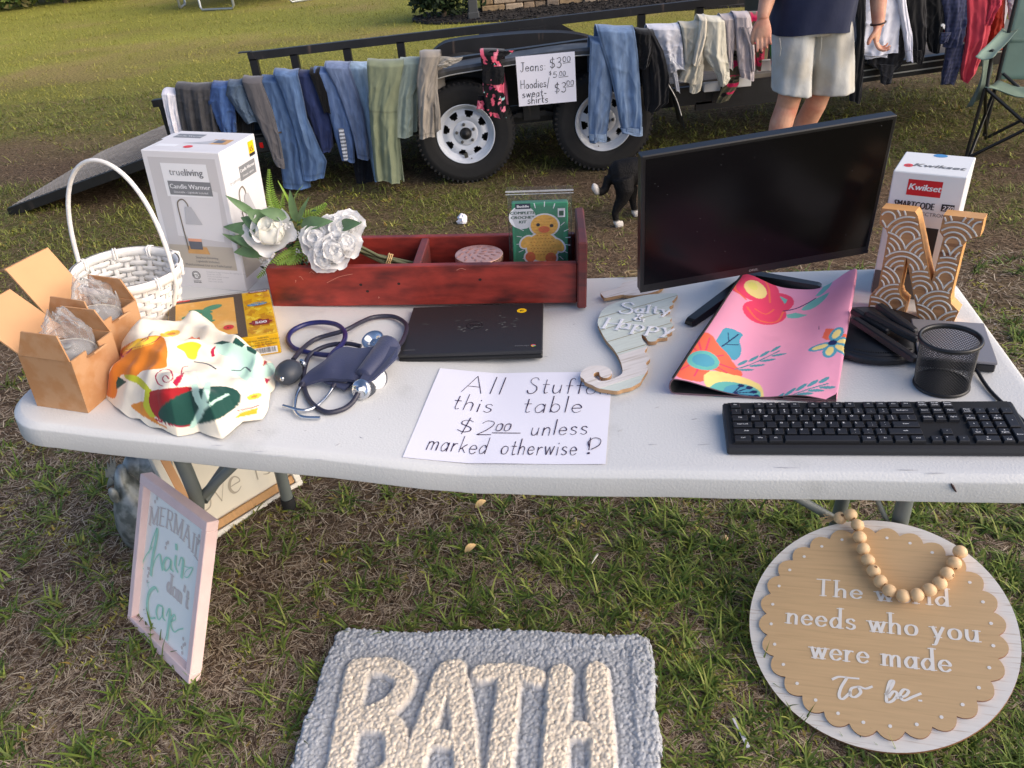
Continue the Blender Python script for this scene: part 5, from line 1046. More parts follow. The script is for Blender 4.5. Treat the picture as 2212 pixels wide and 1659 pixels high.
# ---- mesh pencil cup
M_wire = mat('black_wire', L((30, 30, 31)), .4, var=.05)
pcu = Vector((.735, 1.126, 0)); pcu.z = tz(pcu); cu = thing('pencil_cup', 'empty round black wire mesh pencil cup behind the keyboard', 'pencil cup', frame(pcu+Vector((0, 0, .0005)), EX, tup(pcu)))
hC, rB, rT = .092, .0425, .0455; mb = MB(); NA, NR = 56, 34
for rw in range(NR):
    z0, z1 = .004+(hC-.008)*rw/NR, .004+(hC-.008)*(rw+1)/NR
    for k in range(NA):
        for sg in (0, 1):
            a0 = 2*math.pi*(k+(rw % 2)*.5)/NA; a1 = a0+(math.pi/NA if sg else -math.pi/NA); ra, rb2 = rB+(rT-rB)*z0/hC, rB+(rT-rB)*z1/hC
            p, q = Vector((math.cos(a0)*ra, math.sin(a0)*ra, z0)), Vector((math.cos(a1)*rb2, math.sin(a1)*rb2, z1)); d = (q-p).normalized(); n_ = Vector((p.x, p.y, 0)).normalized(); s_ = d.cross(n_)*.00042; n_ = n_*.00045
            mb.add([p+s_, p+n_, p-s_, p-n_, q+s_, q+n_, q-s_, q-n_], [(0, 1, 5, 4), (1, 2, 6, 5), (2, 3, 7, 6), (3, 0, 4, 7)])
obj('mesh_wall', mb, M_wire, cu)
obj('rim', MB().lathe([(rT-.0015, hC-.006), (rT+.003, hC-.005), (rT+.0042, hC-.001), (rT+.003, hC+.002), (rT-.0005, hC+.0022), (rT-.002, hC-.001), (rT-.0015, hC-.006)], 48), M_wire, cu)
obj('bottom_ring', MB().lathe([(rB-.001, .006), (rB+.0015, .006), (rB+.0025, .002), (rB+.001, .0), (rB-.002, .0)], 48), M_wire, cu)
mb = MB()
for k in range(-17, 18):
    for ax in (0, 1):
        c = k*.0025; h_ = math.sqrt(max(0, rB**2-c*c)); a_, b_ = ((c, -h_, .002), (c, h_, .002)) if ax else ((-h_, c, .0025), (h_, c, .0025)); mb.tube([a_, b_], .0007, 4, cap=False)
mb.lathe([(.001, .0008), (rB-.002, .0008)], 40); obj('bottom_mesh', mb, M_wire, cu)

# ---- keyboard
M_key = mat('keycap', L((32, 32, 36)), .42, var=.05, scale=30); M_leg_ = mat('legend_white', L((225, 225, 225)), .5); M_kb = mat('keyboard_shell', L((34, 34, 37)), .45, var=.05, scale=12); M_deck = mat('keyboard_deck', L((16, 16, 18)), .6)
k0, k1 = T(1571, 984, 0), T(2182, 871, .02); kw = Vector((.439, -.088, .006)); MKb = frame(k0+Vector((0, 0, .0012)), kw, tup(Vector((.6, 1.05, 0)))); kl, kd = .449, .118
kb = thing('keyboard', 'full size black computer keyboard with worn white key legends at the front edge', 'keyboard', MKb)
prof_ = [(0, .001), (.0008, .006), (.003, .0118), (.010, .0138), (.1165, .0212), (.118, .020), (.118, .002), (.004, 0)]
n_ = len(prof_); mb = MB(); rings = []
for x, ins in ((0, .003), (.0025, .0), (kl-.0025, .0), (kl, .003)): rings.append([(x, y+ins*(1 if y < .05 else -1), z-ins*.6*(z > .005)) for y, z in prof_])
mb.loft(rings, smooth=False); obj('shell', mb, M_kb, kb)
th_ = math.atan2(.0074, .107); MD = Matrix.Translation((.0105, .0105, .0145)) @ Matrix.Rotation(th_, 4, 'X') @ Matrix.Diagonal((1, .905, .8, 1)); U = .01905
mb = MB().box((11.25*U, 3*U+.001, -.001), (22.5*U+.004, 6*U+.004, .003)); obj('key_deck', mb, M_deck, kb, M=MD)
def key(u, row, w_=1., h_=1., lg=''):
    mb = MB(); x0, x1 = u*U+.0016, (u+w_)*U-.0016; y0, y1 = (5-row-h_+1)*U+.0014, (6-row)*U-.0018; b_ = .0016; z0, z1 = .0, .0072
    mb.loft([[(x0, y0, z0), (x1, y0, z0), (x1, y1, z0), (x0, y1, z0)], [(x0+b_*.4, y0+b_*.4, z1*.8), (x1-b_*.4, y0+b_*.4, z1*.8), (x1-b_*.4, y1-b_*.6, z1*.8), (x0+b_*.4, y1-b_*.6, z1*.8)], [(x0+b_, y0+b_, z1), (x1-b_, y0+b_, z1), (x1-b_, y1-b_*1.3, z1), (x0+b_, y1-b_*1.3, z1)]], smooth=False)
    cx, cy = (x0+x1)/2, (y0+y1)/2
    if lg:
        if len(lg) == 1 and lg.isalpha(): print_text(mb, lg, x0+.003, y1-.0068, .0054, z1+.0003, 1, bold=.06)
        elif '|' in lg:
            a_, b2 = lg.split('|'); print_text(mb, a_, cx, cy+.0005, .0046, z1+.0003, 1, align='C', bold=.05); print_text(mb, b2, cx, cy-.0052, .0046, z1+.0003, 1, align='C', bold=.05)
        else: print_text(mb, lg, cx, cy-.0015, .0042, z1+.0003, 1, align='C', bold=.05)
    obj('key', mb, [M_key, M_leg_], kb, M=MD)
key(0, 0, 1, 1, 'Esc')
for i in range(12): key(2+i+(i//4)*.5, 0, 1, 1, 'F%d' % (i+1))
for i, s_ in enumerate(('PrtSc|SysRq', 'Scroll|Lock', 'Pause|Break')): key(15.25+i, 0, 1, 1, s_)
for i, s_ in enumerate(('~|`', '!|1', '@|2', '#|3', '$|4', '%|5', '^|6', '&|7', '*|8', '(|9', ')|0', '_|-', '+|=')): key(i, 1, 1, 1, s_)
key(13, 1, 2, 1, 'Backspace')
for i, s_ in enumerate(('Insert', 'Home', 'PgUp')): key(15.25+i, 1, 1, 1, s_)
for i, s_ in enumerate(('Num|Lock', '/', '*', '-')): key(18.5+i, 1, 1, 1, s_)
key(0, 2, 1.5, 1, 'Tab')
for i, s_ in enumerate('QW RTYUIOP'): key(1.5+i, 2, 1, 1, s_.strip())
key(11.5, 2, 1, 1, '{|['); key(12.5, 2, 1, 1, '}|]'); key(13.5, 2, 1.5, 1, 'I|\\')
for i, s_ in enumerate(('Delete', 'End', 'PgDn')): key(15.25+i, 2, 1, 1, s_)
for i, s_ in enumerate(('7|Home', '8', '9|PgUp')): key(18.5+i, 2, 1, 1, s_)
key(21.5, 2, 1, 2, '+'); key(0, 3, 1.75, 1, 'Caps Lock')
for i, s_ in enumerate('  DFGHJKL'): key(1.75+i, 3, 1, 1, s_.strip())
key(10.75, 3, 1, 1, ':|;'); key(11.75, 3, 1, 1, "\"|'"); key(12.75, 3, 2.25, 1, 'Enter')
for i, s_ in enumerate(('4', '5', '6')): key(18.5+i, 3, 1, 1, s_)
key(0, 4, 2.25, 1, 'Shift')
for i, s_ in enumerate('ZXIVB k'): key(2.25+i, 4, 1, 1, s_.strip())
for i, s_ in enumerate(('<|,', '>|.', '?|/')): key(9.25+i, 4, 1, 1, s_)
key(12.25, 4, 2.75, 1, 'shift'); key(16.25, 4, 1, 1, '^')
for i, s_ in enumerate(('1|End', '2', '3|PgDn')): key(18.5+i, 4, 1, 1, s_)
key(21.5, 4, 1, 2, 'Enter')
for u, w_, s_ in ((0, 1.5, 'Ctrl'), (1.5, 1.25, 'Win'), (2.75, 1.25, 'Alt'), (4, 6, ''), (10, 1.25, 'Alt'), (11.25, 1.25, 'Fn'), (12.5, 1.25, '='), (13.75, 1.25, 'Ctrl'), (15.25, 1, '<'), (16.25, 1, 'v'), (17.25, 1, '>'), (18.5, 2, '0|Ins'), (20.5, 1, '.|Del')): key(u, 5, w_, 1, s_)

# ---- carved wooden letter N
M_nw = mat('carved_wood', L((190, 136, 88)), .6, var=.18, scale=16, st=(1, 1, 7), col2=L((128, 80, 50)), c2scale=13, c2lo=.54, c2hi=.74, bump=.0004); M_nws = mat('pale_wood_side', L((216, 160, 96)), .55, var=.15, scale=14, st=(1, 1, 8)); M_nwl = mat('white_carved_line', L((226, 220, 208)), .7)
na, nb_ = T(1874, 672), T(2064, 705); na.z = tz(na); MN = frame(na+Vector((0, 0, .001)), nb_-na, Vector((.01, .05, 1))); NW = (nb_-na).length
No = thing('wooden_letter', 'carved wooden letter N with white scallop lines standing before the white lock box', 'letter', MN)
s_ = NW/.164; OUT = [(x*s_, y*.955) for x, y in ((0, 0), (.068, 0), (.070, .034), (.058, .044), (.053, .056), (.055, .128), (.096, 0), (.158, 0), (.164, .032), (.148, .046), (.145, .06), (.148, .168), (.154, .180), (.172, .188), (.172, .222), (.105, .222), (.104, .188), (.112, .178), (.108, .094), (.106, .086), (.062, .214), (.056, .222), (-.004, .222), (-.004, .190), (.010, .180), (.015, .168), (.013, .06), (.010, .046), (0, .034))]
M_UP = Matrix.Rotation(math.pi/2, 4, 'X')
mb = MB().prism(OUT, -.036, 0, 0, M_UP, 1); obj('letter', mb, [M_nw, M_nws], No)
OX = np.array(OUT); mb = MB(); R0 = .0415
def inside(x, y): return bool(inpoly(np.array([x]), np.array([y]), OUT)[0])
for row in range(-1, 10):
    for c in range(-1, 4):
        cx, cy = (c+.5*(row % 2))*.078+.01, row*.034-.010
        for rq in (.041, .0315, .022, .0125):
            run = []
            for k in range(33):
                a = math.pi*k/32; x, y = cx+rq*math.cos(a), cy+rq*math.sin(a)
                ok = inside(x, y) and inside(x+.002, y) and inside(x-.002, y)
                if ok:
                    for r2 in (row-1, row-2):
                        for c2 in range(-1, 5):
                            ex_, ey_ = (c2+.5*(r2 % 2))*.078+.01, r2*.034-.010
                            if (x-ex_)**2+(y-ey_)**2 < (R0+.0006)**2: ok = False
                if ok: run.append((x, y, .0))
                if (not ok or k == 32) and len(run) > 2: mb.tube(run, .0017, 6, 0, M_UP, flat=.8); run = []
                elif not ok: run = []
obj('scallop_lines', mb, M_nwl, No)

# ---- lock set carton
M_kw = mat('white_lock_carton', L((232, 232, 232)), .5, var=.02, scale=6, bump=.0006, bscale=12); M_kred = mat('logo_red', L((206, 26, 40)), .45); M_kg = mat('carton_grey_band', L((96, 94, 94)), .5)
pk = T(1880, 634); MKw = frame(pk+Vector((0, 0, .0005)), Vector((.104, -.072, 0)), Vector((.012, -.0, 1))); kw_, kdp, kh = .128, .136, .262
kx = thing('lock_carton', 'white electronic lock carton with red logo and red price dot, behind the wooden letter', 'box', MKw)
obj('carton', MB().box((kw_/2, kdp/2, kh/2), (kw_, kdp, kh), bev=.0018), M_kw, kx)
mb = MB(); rectp(mb, .030, .207, .090, .238, .0004, 1); print_text(mb, 'Kwikset', .060, .218, .0175, .0008, 0, align='C', bold=.07, slant=.2); print_text(mb, 'SMARTCODE', .012, .182, .0190, .0006, 2, sx=.64, bold=.06)
rectp(mb, .096, .182, .118, .196, .0006, 2); print_text(mb, '270', .107, .1845, .0125, .001, 0, align='C', bold=.05, slant=.15); print_text(mb, 'ELECTRONIC', .086, .169, .0105, .0006, 3, align='C')
rectp(mb, .040, .04, .100, .146, .0005, 4); rectp(mb, .001, -.009, kw_-.001, .044, .0008, 5); print_text(mb, '1 2 3', .07, .128, .010, .001, 3, align='C'); rectp(mb, .0655, .058, .0735, .066, .0012, 1); print_text(mb, 'SMARTKEY', .076, .061, .005, .0012, 2); print_text(mb, 'SECURITY', .076, .055, .005, .0012, 2)
obj('front_print', mb, [M_pwhite, M_kred, M_pblack, M_grey, M_pblack, M_kg], kx, M=Matrix.Translation((0, 0, .011)) @ WALL)
mb = MB(); print_text(mb, 'Kwikset', .072, .040, .028, .0006, 3, align='C', bold=.07, slant=.25); disc(mb, .020, .042, .0085, .0004, 1, ry=.011); print_text(mb, '$3', .02, .038, .009, .0008, 5, align='C'); disc(mb, .066, .124, .013, .0004, 6, ry=.011); obj('top_print', mb, [M_pwhite, M_pred, M_pblack, M_grey, M_pblack, M_kg, M_pblue], kx, M=Matrix.Translation((0, 0, kh)))
mb = MB(); rectp(mb, .001, .002, kdp-.001, .044, .0006, 0); obj('side_print', mb, M_kg, kx, M=Matrix.Translation((0, kdp, 0)) @ RZ(-90) @ WALL)
# ================================================================== THINGS ON THE GROUND NEAR THE TABLE
M_pinkf = mat('pink_painted_wood', L((240, 210, 204)), .6, var=.06, scale=16, st=(1, 1, 1), bump=.0003); M_panel = mat('white_panel', L((250, 250, 242)), .7, var=.01, scale=12); M_mint = mat('mint_lettering', L((176, 226, 200)), .6, var=.08, scale=40); M_greige = mat('greige_lettering', L((216, 204, 196)), .7, var=.04)
bl, br = Vector((-1.0334, 1.4483, .03)), Vector((-.8101, 1.2354, .034)); tl = Vector((-.9285, 1.5779, .3974))
ZF = (tl-bl).normalized(); MFs = frame((bl+br)/2-Vector((0, 0, .006)), br-bl, ZF - (br-bl).normalized()*ZF.dot((br-bl).normalized())); fw_, fh_ = .309, .408
fs_ = thing('framed_sign', 'white Mermaid hair sign in a pink wooden frame leaning on the table leg', 'framed sign', MFs)
ft, fb_ = .025, .030
for (cx, cy, sx_, sy_) in ((0, ft/2, fw_, ft), (0, fh_-ft/2, fw_, ft)): obj('frame_rail', MB().box((cx, fb_/2, cy), (sx_, fb_, sy_), bev=.0015), M_pinkf, fs_)
for s_ in (-1, 1): obj('frame_stile', MB().box((s_*(fw_/2-ft*.4), fb_/2+.0008, fh_/2), (ft*.8, fb_, fh_-2*ft), bev=.0015), M_pinkf, fs_)
obj('panel', MB().box((0, .022, fh_/2), (fw_-ft*1.2, .006, fh_-ft*1.6)), M_panel, fs_)
mb = MB(); st_ = strokes('MERMAID', .046, 0, 0, .14, align='C'); pen(mb, st_, .0062, .0008, 0, style='serif', f=lambda p: (p[0]*1.0, p[1]+.300+.012-2.0*p[0]**2))
for x, y in ((-.105, .372), (-.098, .362), (-.106, .35), (.1, .348), (.108, .338), (.098, .33), (-.035, .27), (-.028, .276), (-.037, .258), (-.108, .17), (-.102, .16), (-.106, .15), (-.1, .172), (-.106, .135), (.082, .075), (.086, .06), (.08, .05), (.092, .066), (.084, .038)): disc(mb, x, y, .0042, .0009, 0, n=10, ry=.005)
pen(mb, strokes("don't", .046, 0, 0, .14), .0095, .0008, 0, style='serif', f=lambda p: (p[0]*.85-.012, p[1]*1.05+.156))
obj('grey_lettering', mb, M_greige, fs_, M=Matrix.Translation((0, .0188, 0)) @ WALL)
FSI = MFs.inverted(); FSn = -(MFs.to_3x3() @ Vector((0, 1, 0)))
def fk(zx, zy): q = FSI @ PN(zx*.6048, 1097.3+zy*.6048, MFs @ Vector((0, .0188, .2)), FSn); return q.x, q.z
mb = MB()
for w0, pts in ((.011, ((533, 160), (548, 110), (563, 72), (559, 115), (546, 180), (541, 238))), (.009, ((545, 215), (558, 180), (572, 165), (577, 190), (582, 220))), (.004, ((545, 140), (522, 172), (509, 205), (516, 218))), (.009, ((612, 185), (597, 178), (586, 200), (593, 224), (606, 212), (613, 188), (611, 215), (621, 226))), (.009, ((630, 172), (627, 205), (636, 228))), (.011, ((631, 132), (632, 146))), (.010, ((640, 205), (648, 178), (656, 186), (654, 215), (650, 246))), (.004, ((656, 205), (672, 212), (690, 214), (674, 246), (660, 242), (668, 222), (688, 212))), (.011, ((566, 300), (556, 284), (536, 300), (527, 345), (536, 390), (556, 392))), (.008, ((582, 352), (567, 348), (560, 372), (568, 398), (580, 385), (584, 356), (583, 388), (592, 402))), (.010, ((596, 385), (605, 360), (609, 375), (603, 420), (597, 468))), (.008, ((612, 405), (628, 398), (626, 382), (615, 392), (612, 420), (624, 442), (640, 434), (656, 430))), (.003, ((540, 300), (528, 272), (536, 264)))):
    ribbon(mb, smooth_line([fk(*p) for p in pts], 6), lambda d, t, w0=w0: w0*(.42+.58*max(0, -d[1])), .0012+(_zc[0] % 5)*.00005); _zc[0] += 1
obj('mint_script', mb, M_mint, fs_, M=Matrix.Translation((0, .0186, 0)) @ WALL)

# ---- canvas sign under the table, face to the front right
M_cvs = mat('cream_canvas', L((226, 218, 198)), .8, var=.03, scale=8); M_cvf = mat('white_canvas_frame', L((232, 226, 212)), .6, var=.05, scale=18, bump=.0004); M_tan = mat('tan_wood_strip', L((192, 146, 94)), .6, var=.12, scale=18, st=(8, 1, 1)); M_scr2 = mat('grey_script', L((176, 166, 148)), .8, var=.1)
c0, c1 = G(430, 1190), G(655, 1044); dc = c1-c0; cl_ = dc.length; hz_ = Vector((-dc.y, dc.x, 0)).normalized()
MCv = frame(c0+Vector((0, 0, .0)), dc, Vector((0, 0, 1))*.94+hz_*.34); ch_ = .52
cv = thing('canvas_sign', 'cream script lettered canvas sign in a white frame standing under the table', 'wall sign', MCv)
obj('canvas', MB().box((cl_/2, .018, ch_/2), (cl_-.01, .006, ch_-.01)), M_cvs, cv)
for cx, cz, sx_, sz_ in ((cl_/2, .010, cl_, .02), (cl_/2, ch_-.01, cl_, .02), (.010, ch_/2, .02, ch_-.04), (cl_-.010, ch_/2, .02, ch_-.04)): obj('frame_rail', MB().box((cx, .014, cz), (sx_, .034, sz_), bev=.002), M_cvf, cv)
obj('inner_strip', MB().box((cl_/2, .008, .034), (cl_-.042, .012, .022), bev=.001), M_tan, cv); obj('inner_strip', MB().box((.032, .008, ch_/2), (.022, .012, ch_-.09), bev=.001), M_cardin, cv)
mb = MB(); pen(mb, strokes('love is our', .085, .03, .085, .1, .2), .006, .0006, 0, style='brush'); pen(mb, strokes('Now', .15, .05, .22, .12, .2), .014, .0006, 0, style='brush'); obj('script', mb, M_scr2, cv, M=Matrix.Translation((0, .0148, 0)) @ WALL)

# ---- galvanised rooster
M_galv = mat('galvanised_metal', L((150, 154, 152)), .42, metal=.4, var=.25, scale=22, col2=L((104, 110, 108)), c2scale=30, c2lo=.45, c2hi=.6, bump=.0015, bscale=26)
rb = G(275, 1178); MRo = frame(rb, Vector((1, .15, 0)), Vector((0, 0, 1))); RI = MRo.inverted()
rs = thing('metal_rooster', 'dented galvanised metal rooster standing behind the pink framed sign', 'garden ornament', MRo)
def rp_(x, y, d=0.): q = PN(x, y, rb+Vector((0, d, 0)), Vector((0, 1, 0))); return RI @ q
mb = MB(); rings = []
for (lx, ly), (rx, ry), dp_ in (((262, 1150), (345, 1180), .05), ((250, 1120), (372, 1150), .075), ((246, 1090), (370, 1110), .075), ((247, 1062), (345, 1075), .06), ((248, 1040), (300, 1050), .04), ((247, 1022), (278, 1032), .026), ((252, 1008), (270, 1012), .014)):
    a, b = rp_(lx, ly), rp_(rx, ry); c = (a+b)/2; h_ = (b-a)/2; rings.append([tuple(c+h_*math.cos(t)+Vector((0, math.sin(t)*dp_, 0))) for t in [2*math.pi*k/20 for k in range(20)]])
mb.loft(rings); obj('body', mb, M_galv, rs)
mb = MB(); pts = [rp_(*p) for p in ((244, 1030), (229, 1030), (227, 1012), (233, 1018), (231, 998), (238, 1008), (238, 986), (244, 1000), (247, 984), (250, 1004), (252, 1022))]; mb.add([tuple(p+Vector((0, -.003, 0))) for p in pts]+[tuple(p+Vector((0, .003, 0))) for p in pts], [tuple(range(11)), tuple(range(21, 10, -1))]+[(i, i+11, (i+1) % 11+11, (i+1) % 11) for i in range(11)]); obj('comb', mb, M_galv, rs)
a = rp_(249, 1030); b = rp_(231, 1054); obj('beak', MB().tube([tuple(a), tuple(a.lerp(b, .5)), tuple(b)], [.014, .009, .001], 8), M_galv, rs)
obj('wattle', MB().sphere(rp_(246, 1070, -.05), .022, 0, None, 12, 8, (.55, .4, 1.15)), M_galv, rs)
mb = MB()
for top, bot, w_ in (((302, 975), (292, 1070), .045), ((325, 970), (345, 1090), .05)):
    a, b = rp_(*top, .06), rp_(*bot, .05); rings = []
    for t in (0, .35, .7, 1): c = a.lerp(b, t); ww = w_*(.75+.4*math.sin(3.1*t)); rings.append([tuple(c+Vector((math.cos(q)*ww, math.sin(q)*.02-.02*t, 0))) for q in [2*math.pi*k/14 for k in range(14)]])
    mb.loft(rings)
obj('tail_plates', mb, M_galv, rs)
mb = MB()
for dx in (.03, .09): mb.tube([(dx, 0, .0), (dx, 0, .05)], .006, 8)
obj('feet', mb, M_galv, rs)

# ---- bath rug
r0_, r1_ = G(735, 1362), G(1402, 1382); xr = (r1_-r0_); RWd = xr.length+.012; xr.normalize(); yr = Vector((-xr.y, xr.x, 0)); MRg = frame((r0_+r1_)/2, xr, Vector((0, 0, 1))); RGI = MRg.inverted(); RH = .56
def rl(x, y): q = RGI @ G(x, y); return q.x, q.y
nu, nv = 470, 350; xs_ = np.linspace(-RWd/2-.01, RWd/2+.01, nu); ys_ = np.linspace(.012, -RH, nv); X, Y = np.meshgrid(xs_, ys_); x, y = X.ravel(), Y.ravel()
lines = [([(778, 1462), (760, 1560), (735, 1720)], .058), ([(785, 1460), (830, 1458), (872, 1475), (878, 1505), (848, 1545), (790, 1572)], .050), ([(800, 1580), (845, 1588), (862, 1625), (850, 1690), (760, 1725)], .054), ([(968, 1470), (935, 1560), (880, 1730)], .052), ([(985, 1466), (1000, 1560), (1016, 1730)], .056), ([(930, 1618), (1000, 1622)], .045), ([(1040, 1478), (1100, 1472), (1160, 1486)], .046), ([(1102, 1490), (1092, 1590), (1078, 1730)], .056), ([(1212, 1480), (1205, 1580), (1195, 1730)], .056), ([(1288, 1476), (1296, 1580), (1305, 1730)], .056), ([(1225, 1602), (1290, 1604)], .045)]
dl = np.full(len(x), 9.)
for pts, wd in lines:
    q = smooth_line([rl(*p) for p in pts], 4)
    for (x0, y0), (x1, y1) in zip(q[:-1], q[1:]):
        dx, dy = x1-x0, y1-y0; t = np.clip(((x-x0)*dx+(y-y0)*dy)/(dx*dx+dy*dy+1e-12), 0, 1); dl = np.minimum(dl, np.hypot(x-x0-t*dx, y-y0-t*dy)-wd/2)
dl += .004*(vnoise(x*90, y*90)-.5)
def worley(x, y, cell):
    gx_, gy_ = np.floor(x/cell).astype(int), np.floor(y/cell).astype(int); d1 = np.full(len(x), 9.); idc = np.zeros(len(x))
    for i in (-1, 0, 1):
        for j in (-1, 0, 1):
            a, b = gx_+i, gy_+j; px = (a+_perm[a & 255, b & 255])*cell; py = (b+_perm[(a+77) & 255, (b+31) & 255])*cell; d = np.hypot(x-px, y-py); m = d < d1; idc = np.where(m, _perm[(a+9) & 255, (b+140) & 255], idc); d1 = np.minimum(d1, d)
    return d1/cell, idc
d1, idc = worley(x+.003*fbm(x*60, y*60, 2), y, .0076); loops = np.sqrt(np.clip(1-(d1*1.15)**2, 0, 1))
letter = np.clip(.5-dl/.012, 0, 1); groove = np.exp(-((dl-.004)/.005)**2); border = np.clip(1-(np.minimum(np.minimum(RWd/2-np.abs(x), -y), 1)-.045)/.012, 0, 1)
z = .016+.004*border+.010*letter-.0035*groove*(letter < .5)+.0046*loops+.005*fbm(x*9, y*9, 3)+.0030*(idc-.5)
# curled wavy outline: the top edge undulates, corners are round
wav_top = .006*np.sin(x*13+1)-.006; rc = .04; ex_, ey_ = np.abs(x)-(RWd/2-rc), -(y-wav_top)
ed = np.minimum(RWd/2-np.abs(x)+.003*np.sin(y*40), ey_); cq = (ex_ > 0) & (ey_ < rc); ed = np.where(cq, np.minimum(ed, rc-np.hypot(np.maximum(ex_, 0), rc-ey_)), ed)
ed = ed+.006*(idc-.5)+.003*(loops-.5); z = np.where(ed < .014, z*np.sqrt(np.clip(1-((.014-ed)/.014)**2, 0, 1)), z)-(ed <= 0)*.02
GREYB = np.array(L((182, 185, 190))); CRM = np.array(L((236, 222, 202))); cr_ = (GREYB*(1-letter[:, None])+CRM*letter[:, None])*(.86+.22*idc[:, None])
Vr = np.stack([x, y, z], 1); F_ = gridfaces(nu, nv)[:, ::-1]; keep = (ed.reshape(nv, nu) > -.001).ravel()[F_].all(1)
rg = npobj('bath_rug', Vr, F_[keep], mat('chenille', (1, 1, 1), .95, var=.08, scale=60, attr=True, bump=.0008, bscale=420, spec=.1, sheen=.3), col=cr_); rg.matrix_world = MRg; rg.location.z += .004
tag(rg, 'shaggy grey bath rug with cream letters BATH lying on the grass', 'rug')

# ---- round sign and bead strand
M_rw = mat('white_washed_wood', L((238, 232, 224)), .75, var=.04, scale=12, st=(1, 14, 1), col2=L((196, 176, 158)), c2scale=9, c2st=(1, 22, 1), c2lo=.57, c2hi=.72, bump=.0003); M_rt = mat('tan_veneer', L((212, 178, 134)), .6, var=.05, scale=9, st=(1, 16, 1), col2=L((200, 166, 124)), c2scale=7, c2st=(1, 26, 1), c2lo=.54, c2hi=.72); M_re = mat('cut_edge', L((140, 96, 66)), .7); M_rl = mat('white_paint_letter', L((240, 236, 230)), .6, var=.03)
nS = Vector((-.2842, -.1980, .9381)).normalized(); xS0 = Vector((0, 0, 1)).cross(nS).normalized(); yS0 = nS.cross(xS0); aS = math.atan2(.204, .318)
MS = frame(Vector((.7401, 1.1554, .1125)), xS0*math.cos(aS)+yS0*math.sin(aS), nS); SI_ = MS.inverted(); RS = .2665
rsn = thing('round_sign', 'large round wooden sign lettered The world needs who you were made to be', 'wall sign', MS)
a_ = [2*math.pi*k/96 for k in range(96)]; obj('board', MB().prism([(RS*math.cos(t), RS*math.sin(t)) for t in a_], -.008, .0, 0, None, 1), [M_rw, M_re], rsn)
sc_ = []
NSC = 28
for k in range(NSC):
    for q in range(9):
        t = (k+q/8)/NSC; sc_.append(((.2285+.0165*math.sin(math.pi*q/8)**.8)*math.cos(2*math.pi*t), (.2285+.0165*math.sin(math.pi*q/8)**.8)*math.sin(2*math.pi*t)))
obj('scalloped_panel', MB().prism(sc_, .0003, .0055, 0, None, 1), [M_rt, M_re], rsn)
mb = MB()
for k in range(NSC): t = 2*math.pi*(k+.5)/NSC; disc(mb, .218*math.cos(t), .218*math.sin(t), .0036, .0062, 0, n=12)
obj('dots', mb, M_rl, rsn)
K6 = lambda zx, zy: (1553.6+zx*.4049, 987.5+zy*.4049)
def sl_(zx, zy, h=.006): q = SI_ @ PN(*K6(zx, zy), MS @ Vector((0, 0, h)), nS); return q
mb = MB()
for t_, a, b, s_, wd in (('The world', (515, 735), (1228, 795), .040, .0066), ('needs who you', (362, 884), (1388, 985), .046, .0068), ('were made', (490, 1068), (1240, 1147), .046, .0068)):
    p, q = sl_(*a), sl_(*b); l_ = (q-p).length; an = math.atan2(q.y-p.y, q.x-p.x); fx = l_/(text_width(t_, .16)*s_); c_, n_ = math.cos(an), math.sin(an)
    pen(mb, strokes(t_, s_, 0, 0, .16), wd, .0062, 0, None, 'serif', lambda v: (p.x+c_*v[0]*fx-n_*v[1], p.y+n_*v[0]*fx+c_*v[1]))
for pts in (((605, 1185), (640, 1172), (700, 1178), (745, 1182)), ((680, 1180), (650, 1230), (640, 1275), (660, 1290), (700, 1255)), ((740, 1225), (705, 1235), (700, 1270), (725, 1280), (755, 1255), (745, 1225), (780, 1235), (815, 1225)), ((890, 1265), (920, 1225), (930, 1195), (910, 1200), (895, 1260), (895, 1305), (925, 1300), (950, 1265), (930, 1250), (905, 1280)), ((945, 1285), (990, 1275), (1010, 1250), (985, 1240), (965, 1270), (985, 1298), (1030, 1280), (1075, 1262)), ((1065, 1298), (1080, 1300))):
    ribbon(mb, smooth_line([(sl_(*p).x, sl_(*p).y) for p in pts]), lambda d, t: .0036+.0028*abs(d[1]), .0063)
obj('lettering', mb, M_rl, rsn)
bs = thing('bead_strand', 'strand of natural wooden beads hanging across the round wooden sign', 'bead garland', MS)
M_bead = mat('wooden_bead', L((222, 188, 144)), .55, var=.07, scale=30, st=(1, 1, 4)); bp3 = []; M_hole = mat('bead_hole', L((96, 62, 36)), .9)
for k, (zx, zy) in enumerate(((645, 325), (702, 308), (737, 362), (750, 427), (769, 490), (794, 550), (824, 607), (860, 663), (908, 713), (980, 740), (1055, 735), (1121, 708), (1177, 673), (1215, 622), (1254, 566), (1285, 505))):
    h_ = .020 if k > 1 else (.012, .022)[k]; q = sl_(zx, zy, h_); bp3.append(q)
    mb = MB().sphere((0, 0, 0), .0152, 0, None, 18, 12, (1, 1, .93)); mb.lathe([(.001, .0141), (.0035, .0140)], 10, 1); obj('bead', mb, [M_bead, M_hole], bs, M=Matrix.Translation(q) @ Matrix.Rotation(1.2 if k % 3 else .4, 4, 'Y') @ Matrix.Rotation(k, 4, 'X'))
obj('string', MB().tube(sm3(bp3, 3), .0013, 5), M_raff, bs)
mb = MB(); q = bp3[0]
for k in range(16): mb.tube([q+Vector((-.012, .0, -.002)), q+Vector((-.024+rnd.uniform(-.004, .004), rnd.uniform(-.012, .012), -.004)), q+Vector((-.042+rnd.uniform(-.008, .006), rnd.uniform(-.02, .016), -.010+rnd.uniform(-.006, .006)))], .0009, 4)
obj('tassel', mb, mat('tassel_jute', L((198, 168, 126)), .9, var=.2, scale=60), bs)
